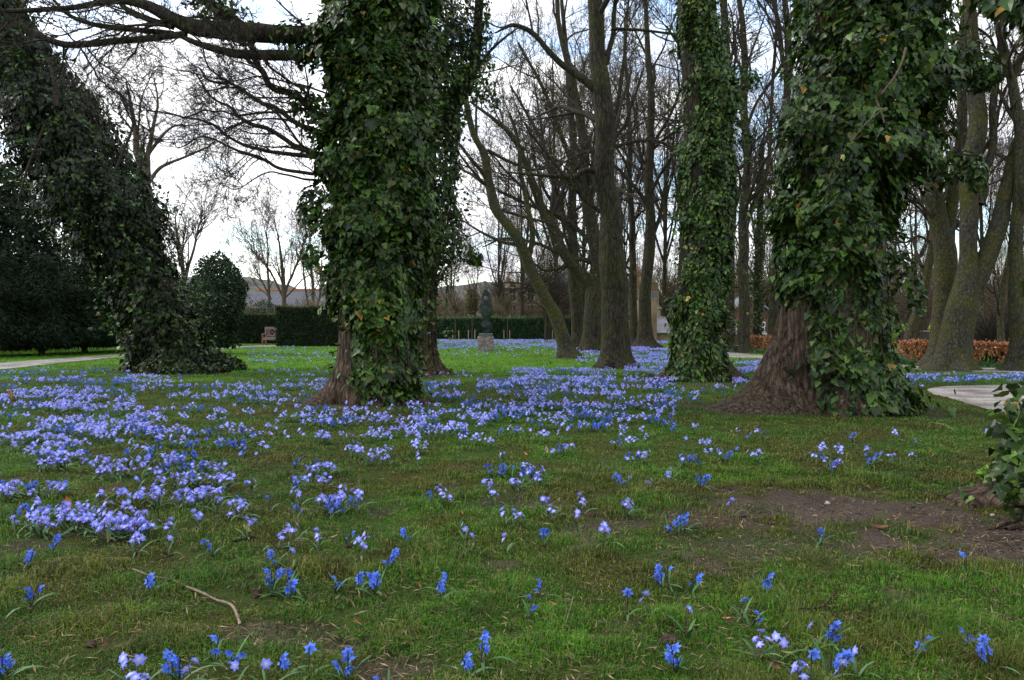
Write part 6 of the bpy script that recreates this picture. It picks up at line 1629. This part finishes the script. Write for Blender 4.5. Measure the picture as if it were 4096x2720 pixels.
for x0, x1, y0, y1, dens, fb in RC:
    g0, g1 = gnd(x0, y1), gnd(x0, y0); Ya, Yb_ = g0[1], g1[1]
    s0 = (x0 / FULL - 512) / FPX; s1 = (x1 / FULL - 512) / FPX
    area = (s1 - s0) * (Yb_ ** 2 - Ya ** 2) / 2
    # taller blooms are seen a little above their base, so shift bases back
    n = int(dens * area * 1.9)
    if Ya > 24: n = int(n * .52)
    elif Ya > 8 and x0 > 900: n = int(n * .8)
    elif x0 > 900: n = int(n * .85)
    y = np.sqrt(rng.uniform(Ya ** 2, Yb_ ** 2, n)); x = rng.uniform(s0, s1, n) * y
    y0b = y; y = y * (1 - .07 / EYE); x = x * (1 - .07 / EYE)
    p = np.stack([x, y, 0 * x], -1)
    fq = 3.2 if Ya < 10 else 2.2
    cl = fbm(p * np.array([.75, 1.25, 1]), fq * 1.25, 23, 2)
    kp = (cl > (.575 if Ya < 9 and x0 > 450 else .60 if x1 < 800 or Ya < 9 else .575) - dens / (1500.0 if Ya > 24 or x1 < 450 else 2100.0) + rng.normal(0, .022, n)) & ~on_path(x, y)
    for tree in (base2, base4, base3, base1, base2b): kp &= np.hypot(x - tree[0], y - tree[1]) > .75
    bl = fbm(p + 50, 2.6, 29, 2)
    for k in np.nonzero(kp)[0]:
        kind = 'blue' if bl[k] < .5 + (fb * .8 - .5) * .62 + rng.normal(0, .16) else 'lilac'
        add_plant(x[k], y[k], kind)
print("plants", len(plants))

def spot_phrase(x, y):
    t = 1 / max(y, .1); fx = (x / y * FPX + 512) * FULL; fy = 738 + EYE / y * FPX * FULL
    if fy < 1000:
        if fx < 700: return "in the drift in front of the leaning ivy tree"
        if fx < 1330: return "in the drift right of the massive middle ivy tree"
        if fx < 1800: return "in the drift left of the giant ivy tree"
        return "in the strip right of the giant ivy tree"
    if fx < 400: return "in the dense drift at the left edge" if fy < 1130 else "in the nearest dense drift at lower left"
    if fx < 720: return "in the drift left of the picture's middle" if fy < 1130 else "in the loose flowers around the yellow fallen leaf"
    if fx < 1150: return "in the drift in front of the massive middle ivy tree" if fy < 1120 else "in the nearest dense drift at centre"
    if fx < 1560: return "in the drift between the centre and the bare soil"
    return "in the scattered band before the giant ivy tree"
def screen(x, y): return (x / y * FPX + 512) * FULL
NUM = {1: "one", 2: "two", 3: "three", 4: "four", 5: "five", 6: "six", 7: "seven"}
bykind = {'lilac': [], 'blue': []}
for p in plants: bykind[p[2]].append(p)
for kind, lst in bykind.items():
    vis = [p for p in lst if -15 < screen(p[0], p[1]) < 2375]
    hid = [p for p in lst if not (-15 < screen(p[0], p[1]) < 2375)]
    vis.sort(key=lambda p: p[1])
    near, rest = vis[:300], vis[300:] + hid
    nm = "chionodoxa" if kind == 'lilac' else "squill"
    for x, y, _, vi, s_, rot, note in near:
        v = VAR[kind][vi]
        where = note or spot_phrase(x, y)
        what = ("lilac star shaped glory of the snow with " if kind == 'lilac' else "deep blue nodding squill with ") + NUM[v['nf']] + (" bloom " if v['nf'] == 1 else " blooms ")
        words_ = (what + where).split()[:20]
        lab = " ".join(words_)
        if len(words_) > 16:
            lab = " ".join(((("lilac starry bulb, " if kind == 'lilac' else "deep blue squill, ") + NUM[v['nf']] + (" bloom, " if v['nf'] == 1 else " blooms, ")) + where).split()[:16])
        root = empty(nm, (x, y, 0), lab, "flower", ("lilac flowers " if kind == 'lilac' else "blue flowers ") + where)
        root.rotation_euler = (0, 0, rot); root.scale = (s_,) * 3
        put("stem", v['stem'], root)
        for q in v['leaf']: put("leaf", q, root)
        for fi, mt in v['fl']:
            o = put("flower", FM[kind][fi], root); o.matrix_local = mt
    mbx = MB()
    for lod in (1, 2):
        for vi, v in enumerate(VAR[kind]):
            sel = [p for p in rest if p[3] == vi and (p[1] < 13) == (lod == 1)]
            if not sel: continue
            V, F, C = v['lod%d' % lod]
            a = np.array([(p[0], p[1], p[4], p[5]) for p in sel])
            ca, sa = np.cos(a[:, 3]), np.sin(a[:, 3])
            R = np.zeros((len(a), 3, 3)); R[:, 0, 0] = ca; R[:, 0, 1] = -sa; R[:, 1, 0] = sa; R[:, 1, 1] = ca; R[:, 2, 2] = 1
            VV = np.einsum('nij,vj->nvi', R, V) * a[:, None, 2:3]; VV[..., 0] += a[:, 0:1]; VV[..., 1] += a[:, 1:2]
            FF = F[None] + (np.arange(len(a)) * len(V))[:, None, None]
            tone = rng.uniform(.75, 1.2, (len(a), 1, 1))
            mbx.add(VV.reshape(-1, 3), FF.reshape(-1, 3), (C[None] * tone).reshape(-1, 3))
    tag(put(nm + "_drifts", mbx.mesh(nm + "_drifts", M['petal'], (0, 0, 0), False)), ("drifts of lilac glory of the snow" if kind == 'lilac' else "drifts of deep blue squills") + " spreading back over the lawn", "flowers", None, "stuff")

# ================================================================ GRASS
def sample_ground(n, y0=742, y1=1660, x0=-160, x1=2520, p=1.0):
    fy = y0 + (y1 - y0) * rng.random(n) ** p; fx = rng.uniform(x0, x1, n)
    q = gnd(fx, fy)
    return q
def grass_blades(n, y0, y1, hmin, hmax, wpx, curl, p=1.0):
    q = sample_ground(n, y0, y1, p=p)
    x, y = q[:, 0], q[:, 1]
    so_ = soil_amt(x, y)
    pp = np.stack([x, y, 0 * x], -1)
    tuft = fbm(pp, 5.0, 61, 3)
    keep = (rng.random(n) > so_ * 1.15) & ~on_path(x, y) & (tuft > (.60 if hmin > .045 else .22 + .18 * rng.random(n)))
    x, y, pp, tuft = x[keep], y[keep], pp[keep], tuft[keep]; m = len(x)
    lu = lush_lit(x, y)
    h = rng.uniform(hmin, hmax, m) * (.12 + 1.35 * tuft ** 1.4) * (.45 + 1.1 * fbm(pp, 1.3, 3))
    wd = np.maximum(.0016, wpx * y / FPX) * rng.uniform(.6, 1.3, m)
    a = rng.uniform(-PI, PI, m); ln = rng.uniform(.1, 1.1, m)
    d = np.stack([np.cos(a), np.sin(a), 0 * a], -1); s_ = np.stack([-d[:, 1], d[:, 0], 0 * a], -1)
    up = np.array([0, 0, 1.0])
    base = pp
    mid = base + up * (h * .6)[:, None] + d * (h * .25 * ln)[:, None]
    tip = base + up * (h * (1 - .38 * ln * curl))[:, None] + d * (h * .85 * ln)[:, None]
    V = np.stack([base - s_ * wd[:, None] * .5, base + s_ * wd[:, None] * .5, mid - s_ * wd[:, None] * .42, mid + s_ * wd[:, None] * .42, tip], 1)
    i = (np.arange(m) * 5)[:, None]
    F4 = i + np.array([[0, 1, 3, 2]]); F3 = i + np.array([[2, 3, 4]])
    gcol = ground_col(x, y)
    k = rng.random(m)
    gcol = gcol * rng.uniform(.5, 1.7, (m, 1)) * (.6 + .8 * fbm(pp, 9.0, 37, 2))[:, None]
    dry = k < (.19 * (1 - lu) + .008)
    gcol[dry] = np.array([.26, .20, .07]) * rng.uniform(.5, 1.2, (dry.sum(), 1))
    blu = (k > .9); gcol[blu] = np.array([.050, .100, .030]) * rng.uniform(.7, 1.2, (blu.sum(), 1))
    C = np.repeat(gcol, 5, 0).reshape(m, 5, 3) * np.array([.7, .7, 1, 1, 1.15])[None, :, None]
    return V.reshape(-1, 3), F4, F3, C.reshape(-1, 3)
b = MB()
for args in ((60000, 1060, 1700, .05, .11, .62, 1.6), (330000, 1080, 1700, .016, .052, .75, 1.0), (300000, 850, 1150, .020, .042, .75, 1.0), (120000, 780, 870, .025, .045, .7, .8)):
    V, F4, F3, C = grass_blades(*args)
    n0 = b.n
    b.V.append(V); b.C.append(C); b.F4.append(F4 + n0); b.F3.append(F3 + n0); b.n += len(V)
tag(put("grass", b.mesh("grass", M['grass'], (0, 0, 0), False)), "short mossy lawn grass between the flowers", "grass", None, "stuff")

# moss cushions and dead stalk litter between the blades
n = 26000
q = sample_ground(n, 880, 1680, p=.9)
kp = ~on_path(q[:, 0], q[:, 1]) & (rng.random(n) < .35 + .6 * soil_amt(q[:, 0], q[:, 1]) + .4 * (fbm(q, 2.2, 88) > .55)); q = q[kp]; n = len(q)
q[:, 2] = rng.uniform(.003, .018, n)
D = rng.normal(0, 1, (n, 3)); D[:, 2] *= .12
v, f, c = leaves(q, np.array([0, 0, 1.0]) + rng.normal(0, .3, (n, 3)), D, rng.uniform(.012, .06, n) , (NDL_V * np.array([.55, 1, 1]), DIA_F), np.where(rng.random((n, 1)) < .6, np.array([.22, .165, .09]), np.array([.07, .045, .03])) * rng.uniform(.6, 1.4, (n, 1)))
tag(put("plant_litter", mesh_np("plant_litter", v, [f], M['dead'], c, False)), "dead stalks and dry bits lying in the lawn", "litter", None, "stuff")

# small stones on the bare soil
n = 2200
q = gnd(rng.uniform(1500, 2480, n), rng.uniform(1110, 1330, n)); kp = soil_amt(q[:, 0], q[:, 1]) > .6; q = q[kp]; n = len(q)
OCT = np.array([(1, 0, 0), (-1, 0, 0), (0, 1, 0), (0, -1, 0), (0, 0, 1), (0, 0, -1)], float); OF = np.array([(0, 2, 4), (2, 1, 4), (1, 3, 4), (3, 0, 4), (2, 0, 5), (1, 2, 5), (3, 1, 5), (0, 3, 5)])
s_ = rng.uniform(.002, .007, (n, 1, 1)); V = q[:, None] + OCT[None] * s_ * rng.uniform(.6, 1.3, (n, 6, 1)); F = OF[None] + (np.arange(n) * 6)[:, None, None]
C = np.repeat(np.array([.24, .21, .18]) * rng.uniform(.4, 1.4, (n, 1)), 6, 0)
dk = rng.random(n) < .6; s_[dk] *= 2.2; V = q[:, None] + OCT[None] * s_ * rng.uniform(.6, 1.3, (n, 6, 1)) * np.array([1, 1, .6]); C[np.repeat(dk, 6)] = np.array([.060, .042, .032])
tag(put("grit", mesh_np("grit", V.reshape(-1, 3), [F.reshape(-1, 3)], M['dead'], C, False)), "fine grit and crumbs on the bare soil", "grit", None, "stuff")

# ================================================================ STICKS, LEAVES, CLODS
def stick(label, paths, mat, name="fallen_stick", z=.018):
    A0 = gnd(*paths[0][0][:2]); base = np.array([A0[0], A0[1], 0])
    b = MB()
    for pth in paths:
        P = gnd([p[0] for p in pth], [p[1] for p in pth], 0.0); P[:, 2] = [p[3] if len(p) > 3 else z for p in pth]
        R = np.array([p[2] / 2 * mpp(P[i, 1]) for i, p in enumerate(pth)])
        A = smooth_poly(np.concatenate([P, R[:, None]], 1), 48)
        v, f = tubes(A[None, :, :3], A[None, :, 3] * .78 * (1 + .35 * (vn(A[:, :3] * 38, 1, 5) > .72)[None]), 9, 4, .45)
        b.add(v, f)
        b.add(A[[0], :3], np.zeros((0, 3), int))
    o = put(name, b.mesh(name, mat, base), None, base)
    tag(o, label, "stick"); return o
M['stickpale'] = mat_bark("pale_dead_wood", (.11, .08, .055), (.26, .20, .14), (.20, .17, .09), .2, .3, .6)
ca = conv(400, 2200, 2.623); cb2 = conv(2600, 2300, 2.623); c7 = conv(0, 1700, 1.1805)
def PP(c, pts): return [(*c(p[0], p[1]), p[2] / {id(ca): 4.55, id(cb2): 4.55, id(c7): 2.05}[id(c)], *p[3:]) for p in pts]
stick("long pale curved dead stick lying in the lawn at lower left", [PP(ca, [(345, 243, 22), (480, 295, 24), (600, 330, 26), (740, 352, 28), (900, 425, 28), (1080, 500, 32), (1230, 575, 30), (1340, 605, 36), (1400, 650, 38), (1440, 740, 38), (1470, 835, 34)]), PP(ca, [(810, 395, 12), (790, 370, 14), (740, 350, 16), (765, 325, 18, .03)])], M['stickpale'])
stick("dark branched twig lying at lower right above the pale flowers", [PP(cb2, [(1955, 222, 34), (1920, 260, 30), (1870, 320, 28), (1800, 375, 26), (1690, 400, 22), (1480, 400, 20), (1350, 385, 16), (1290, 355, 14), (1230, 345, 8)]), PP(cb2, [(1700, 400, 14), (1650, 455, 12), (1560, 450, 10), (1480, 440, 8), (1430, 470, 5)]),
      PP(cb2, [(1300, 400, 12), (1240, 412, 14), (1100, 395, 12), (970, 360, 10), (900, 320, 8), (870, 305, 6)]), PP(cb2, [(1180, 408, 10), (1000, 385, 9), (850, 378, 6)])], M['bark'])
stick("thin bent stick in the middle drift right of centre left", [PP(c7, [(1700, 165, 7), (1760, 178, 7), (1830, 165, 8), (1880, 166, 8), (1940, 182, 6)])], M['bark'])
stick("short thick dark piece of wood left of the yellow leaf", [PP(c7, [(1090, 566, 12), (1130, 562, 20), (1170, 552, 22), (1205, 545, 12)])], M['bark_dark'])
stick("thin upright leaning twig left of the lilac clump by the yellow leaf", [PP(c7, [(1206, 596, 4), (1240, 560, 4, .03), (1268, 530, 4, .06)])], M['bark'])
stick("thin dark twig running right from the round blue clump on the soil", [[(1580, 1222, 4), (1600, 1226, 4), (1630, 1220, 5), (1650, 1215, 3)]], M['bark'])
stick("thin straight twig on the left, above the curved stick", [[(359, 1301, 3), (380, 1294, 4), (400, 1288, 5)]], M['bark'])
stick("fine straw coloured twig below the curved stick", [PP(ca, [(470, 662, 8), (600, 690, 9), (700, 705, 10), (795, 718, 7)])], M['stickpale'])
stick("dark twig sticking up at lower left", [PP(ca, [(145, 868, 8), (190, 780, 8, .03), (238, 672, 8, .06)])], M['bark_dark'])
stick("thin dark twig on bare soil near the right edge", [[(2200, 1150, 3), (2240, 1158, 4), (2290, 1150, 3), (2330, 1160, 3)]], M['bark'])
stick("short twig on bare soil left of the near trunk", [[(2120, 1135, 4), (2150, 1142, 5), (2175, 1150, 3)]], M['bark'])
stick("thin twig in the grass in front of the giant ivy tree", [[(2150, 978, 3), (2180, 985, 4), (2200, 996, 3)]], M['stickpale'])
stick("slender twig standing up left of the dark stemmed blue flowers", [PP(cb2, [(360, 720, 8), (362, 680, 8, .04), (390, 600, 8, .10)])], M['bark'])
stick("dark twig at the lower right margin", [PP(cb2, [(2200, 665, 12), (2280, 690, 12), (2361, 735, 10)])], M['bark'])
stick("thin brown stick at the bottom between lilac and blue clumps", [PP(cb2, [(1040, 1030, 12), (1090, 1070, 12), (1150, 1110, 12)])], M['bark'])
stick("straw stick at the lower middle, standing slanted", [[(1302, 1455, 3), (1312, 1430, 3, .03), (1322, 1405, 3, .05)]], M['stickpale'])

LEAF_OUT = [(0, -1.0), (.30, -.72), (.50, -.25), (.52, .2), (.34, .62), (.12, .92), (0, 1.05), (-.12, .92), (-.34, .62), (-.52, .2), (-.50, -.25), (-.30, -.72)]
def fallen_leaf(label, fx, fy, wpx, color, rot=0, tilt=.3, curl=.35, asp=.7, seed=0):
    q = gnd(fx, fy); s_ = wpx * mpp(q[1]) / 2
    r = np.random.default_rng(seed)
    rings = [(0, 0, 0)]; V = [np.array([0, 0, 0.])]
    for k in (.35, .7, 1.0):
        for (a, b_) in LEAF_OUT:
            jx = 1 + r.normal(0, .06)
            V.append(np.array([a * k * jx * asp, b_ * k, curl * ((a * k * asp) ** 2 * 2.2 + (b_ * k) ** 2 * .45) + r.normal(0, .03)]))
    V = np.array(V) * s_; n = 12
    F3 = [(0, 1 + i, 1 + (i + 1) % n) for i in range(n)]
    F4 = [(1 + k * n + i, 1 + (k + 1) * n + i, 1 + (k + 1) * n + (i + 1) % n, 1 + k * n + (i + 1) % n) for k in range(2) for i in range(n)]
    C = np.array(color) * r.uniform(.75, 1.2, (len(V), 1)); C[::12] *= .8
    R = (Matrix.Rotation(tilt, 3, 'X') @ Matrix.Rotation(r.normal(0, .2), 3, 'Y') @ Matrix.Rotation(rot, 3, 'Z'))
    V = V @ np.array(R).T
    V[:, 2] -= V[:, 2].min()
    b = MB(); b.add(V, [np.array(F3), np.array(F4)], C)
    # stalk
    p0 = V[0]; e = V[1 + 2 * n]
    v, f = tubes(np.array([[e * .98, e * 1.2, e * 1.55]]), np.array([[s_ * .035, s_ * .03, s_ * .02]]), 5)
    b.add(v, f, np.array(color) * .6)
    o = put("fallen_leaf", b.mesh("fallen_leaf", M['dead'], (0, 0, 0)), None, (q[0], q[1], .014))
    tag(o, label, "leaf"); return o
OR = (.36, .13, .035); TAN = (.33, .20, .11); BR = (.16, .075, .04); YE = (.52, .40, .10); PK = (.34, .15, .09)
for k, a in enumerate([("large yellow fallen leaf standing up between the lilac clumps", 571, 1232, 26, YE, .9, 1.15, .2, .62), ("orange brown curled leaf inside the nearest lilac drift", 158, 1180, 38, OR, .4, 1.0, .6, .9), ("small upright ochre leaf at the lower rim of the left drift", 250, 1256, 20, (.28, .15, .05), 0, 1.35, .4, .45),
        ("orange curled leaf in the grass below centre left", 823, 1446, 20, OR, 1.2, .6, .5, .55), ("bright orange oval leaf above the pale row of stars", 1675, 1434, 20, (.55, .22, .09), 1.35, .5, .5, .4), ("tan leaf standing in the grass at centre", 1260, 1047, 18, (.45, .25, .12), .2, 1.1, .5, .7),
        ("reddish leaf left of the tan leaf at centre", 1212, 1052, 14, OR, .7, .8, .5, .7), ("brown leaf in the grass left of centre", 1066, 1190, 10, OR, .5, .9, .5, .7), ("tan curled leaf beside the central lilac clump", 1038, 1162, 16, TAN, 1.2, .7, .6, .6),
        ("brown curled leaf on the bare soil", 2025, 1222, 52, BR, 1.45, .45, .8, .45), ("dark orange leaf near the left edge in the far drift", 25, 918, 20, OR, .5, 1.1, .5, .8), ("reddish brown leaf at the bottom right", 1785, 1548, 34, BR, 1.0, .8, .5, .6),
        ("pale straw leaf at the bottom right beside the reddish one", 1815, 1515, 30, (.42, .30, .16), 1.4, .4, .6, .3), ("pinkish orange leaf at the foot of the giant ivy tree", 1948, 951, 26, PK, .7, .9, .4, .8), ("brown leaf tucked at the giant trunk's root", 1873, 946, 20, BR, 1.3, .6, .5, .6),
        ("tan leaf pieces right of the lilac clump", 770, 1246, 26, TAN, 1.4, .3, .6, .4), ("red brown leaf above the middle of the left drift", 548, 959, 16, BR, .4, .9, .5, .7), ("small brown leaf among far flowers at left", 695, 964, 14, BR, .7, .9, .5, .7),
        ("dry leaf left of the branched twig", 1578, 1388, 28, (.30, .16, .09), 1.5, .3, .6, .35), ("beige curled leaf above the pale stars", 1606, 1451, 20, (.42, .33, .2), 1.4, .4, .7, .35), ("brown fallen leaf at lower left below the stick", 243, 1500, 16, BR, .4, .9, .5, .7),
        ("orange brown leaf bits right of the twin blue clump", 1274, 1402, 22, (.28, .14, .07), 1.2, .4, .6, .6), ("light curled leaf on the lawn right of centre", 1965, 1312, 34, (.42, .32, .18), 1.35, .3, .6, .3), ("pale stone coloured leaf on the soil", 2061, 1196, 10, PK, .6, .5, .5, .6),
        ("small orange leaf on the lawn below the broad blue clump", 968, 1360, 12, OR, .6, .8, .5, .7), ("rust coloured leaf at the bottom left", 322, 1462, 18, (.3, .13, .06), 1.1, .4, .4, .35), ("rusty leaf at the foot of the bottom middle clump", 1766, 1455, 12, PK, .6, .6, .5, .7)]):
    fallen_leaf(*a, seed=k)

M['clod'] = mat_plain("damp_earth", (.045, .030, .022), .95, .1, 0, 40, .5, .8, (.09, .062, .045))
def clod(label, fx, fy, w_, h_, seed, mat='clod', name="earth_clod", cat="clod of earth"):
    q = gnd(fx, fy); s_ = mpp(q[1])
    bm = bmesh.new(); bmesh.ops.create_icosphere(bm, subdivisions=3, radius=1)
    P = np.array([v.co[:] for v in bm.verts]); d = fbm(P + seed * 9.1, 1.8, seed, 4)
    P = P * (.62 + .75 * d)[:, None] * np.array([w_ * s_ / 2, w_ * s_ * .4, h_ * s_ / 2])
    P[:, 2] = np.maximum(P[:, 2], -h_ * s_ * .2)
    for v, p in zip(bm.verts, P): v.co = p
    me = bpy.data.meshes.new(name); bm.to_mesh(me); bm.free(); me.materials.append(M[mat])
    me.polygons.foreach_set("use_smooth", np.ones(len(me.polygons), bool))
    tag(put(name, me, None, (q[0], q[1], h_ * s_ * .25)), label, cat)
for k, a in enumerate([("dark oval clod right of the curved stick's end", 591, 1378, 20, 30), ("dark clod below the curved stick", 122, 1438, 32, 20), ("dark clod in the grass near bottom left", 210, 1490, 26, 18), ("brown clod left of the twin blue clump", 575, 1330, 16, 14),
                       ("brown clod below the single slim blue plant", 777, 1362, 18, 16), ("pair of clods right of the broad blue clump", 946, 1292, 26, 12), ("long clod right of the broad blue clump", 980, 1299, 30, 12), ("dark clod left of the broad blue clump", 742, 1287, 16, 14),
                       ("small clod below the tight lilac clump", 806, 1262, 16, 16), ("dark crumbly earth heap left of the dark stemmed flowers", 1542, 1482, 40, 22), ("dark earth crumbs right of the branched twig", 1720, 1412, 40, 14), ("dark clod at the right margin", 2320, 1432, 34, 18),
                       ("dark clod on the lawn at right", 2060, 1335, 40, 12), ("dark clod below the dark stemmed flowers", 1655, 1542, 26, 20), ("small dark clod near the round clump", 1780, 1208, 20, 10), ("dark wooden bit on the lawn right of centre", 2060, 1268, 34, 12),
                       ("dark clod below the leafy pair at centre", 1130, 1286, 20, 14)]):
    clod(*a, seed=k + 1)
M['pebble'] = mat_plain("pale_pebble", (.30, .27, .24), .8, .3, 0, 30, .25, .3)
clod("pale round pebble on the bare soil", 1908, 1163, 12, 10, 40, 'pebble', "pebble", "pebble")
clod("pale pebble by the near trunk's roots", 2288, 1190, 10, 8, 41, 'pebble', "pebble", "pebble")

# little fresh green weed at the foot of the near tree
q = gnd(2280, 1108); root = empty("weed", (q[0], q[1], 0), "fresh green ferny weed at the foot of the near right trunk", "weed")
n = 90; D = norm(rng.normal(0, 1, (n, 3)) * np.array([1, 1, .6]) + np.array([0, 0, .5])); P = D * rng.uniform(.02, .075, (n, 1))
P[:, 2] = np.abs(P[:, 2]) + .02
v, f, c = leaves(P, np.array([0, -.3, 1.0]) + rng.normal(0, .4, (n, 3)), D, rng.uniform(.02, .04, n), (IVY_V, IVY_F), np.array([.13, .26, .03]) * rng.uniform(.7, 1.3, (n, 1)))
put("leaves", mesh_np("leaves", v, [f], M['leaf'], c, False), root)
Pp, Rp = grow(np.zeros((12, 3)), D[:12], np.full(12, .07), np.full(12, .0015), 5, .15, .05)
v, f = tubes(Pp, Rp, 4); put("stems", mesh_np("stems", v, [f], M['stem'], np.full((len(v), 3), .12)), root)
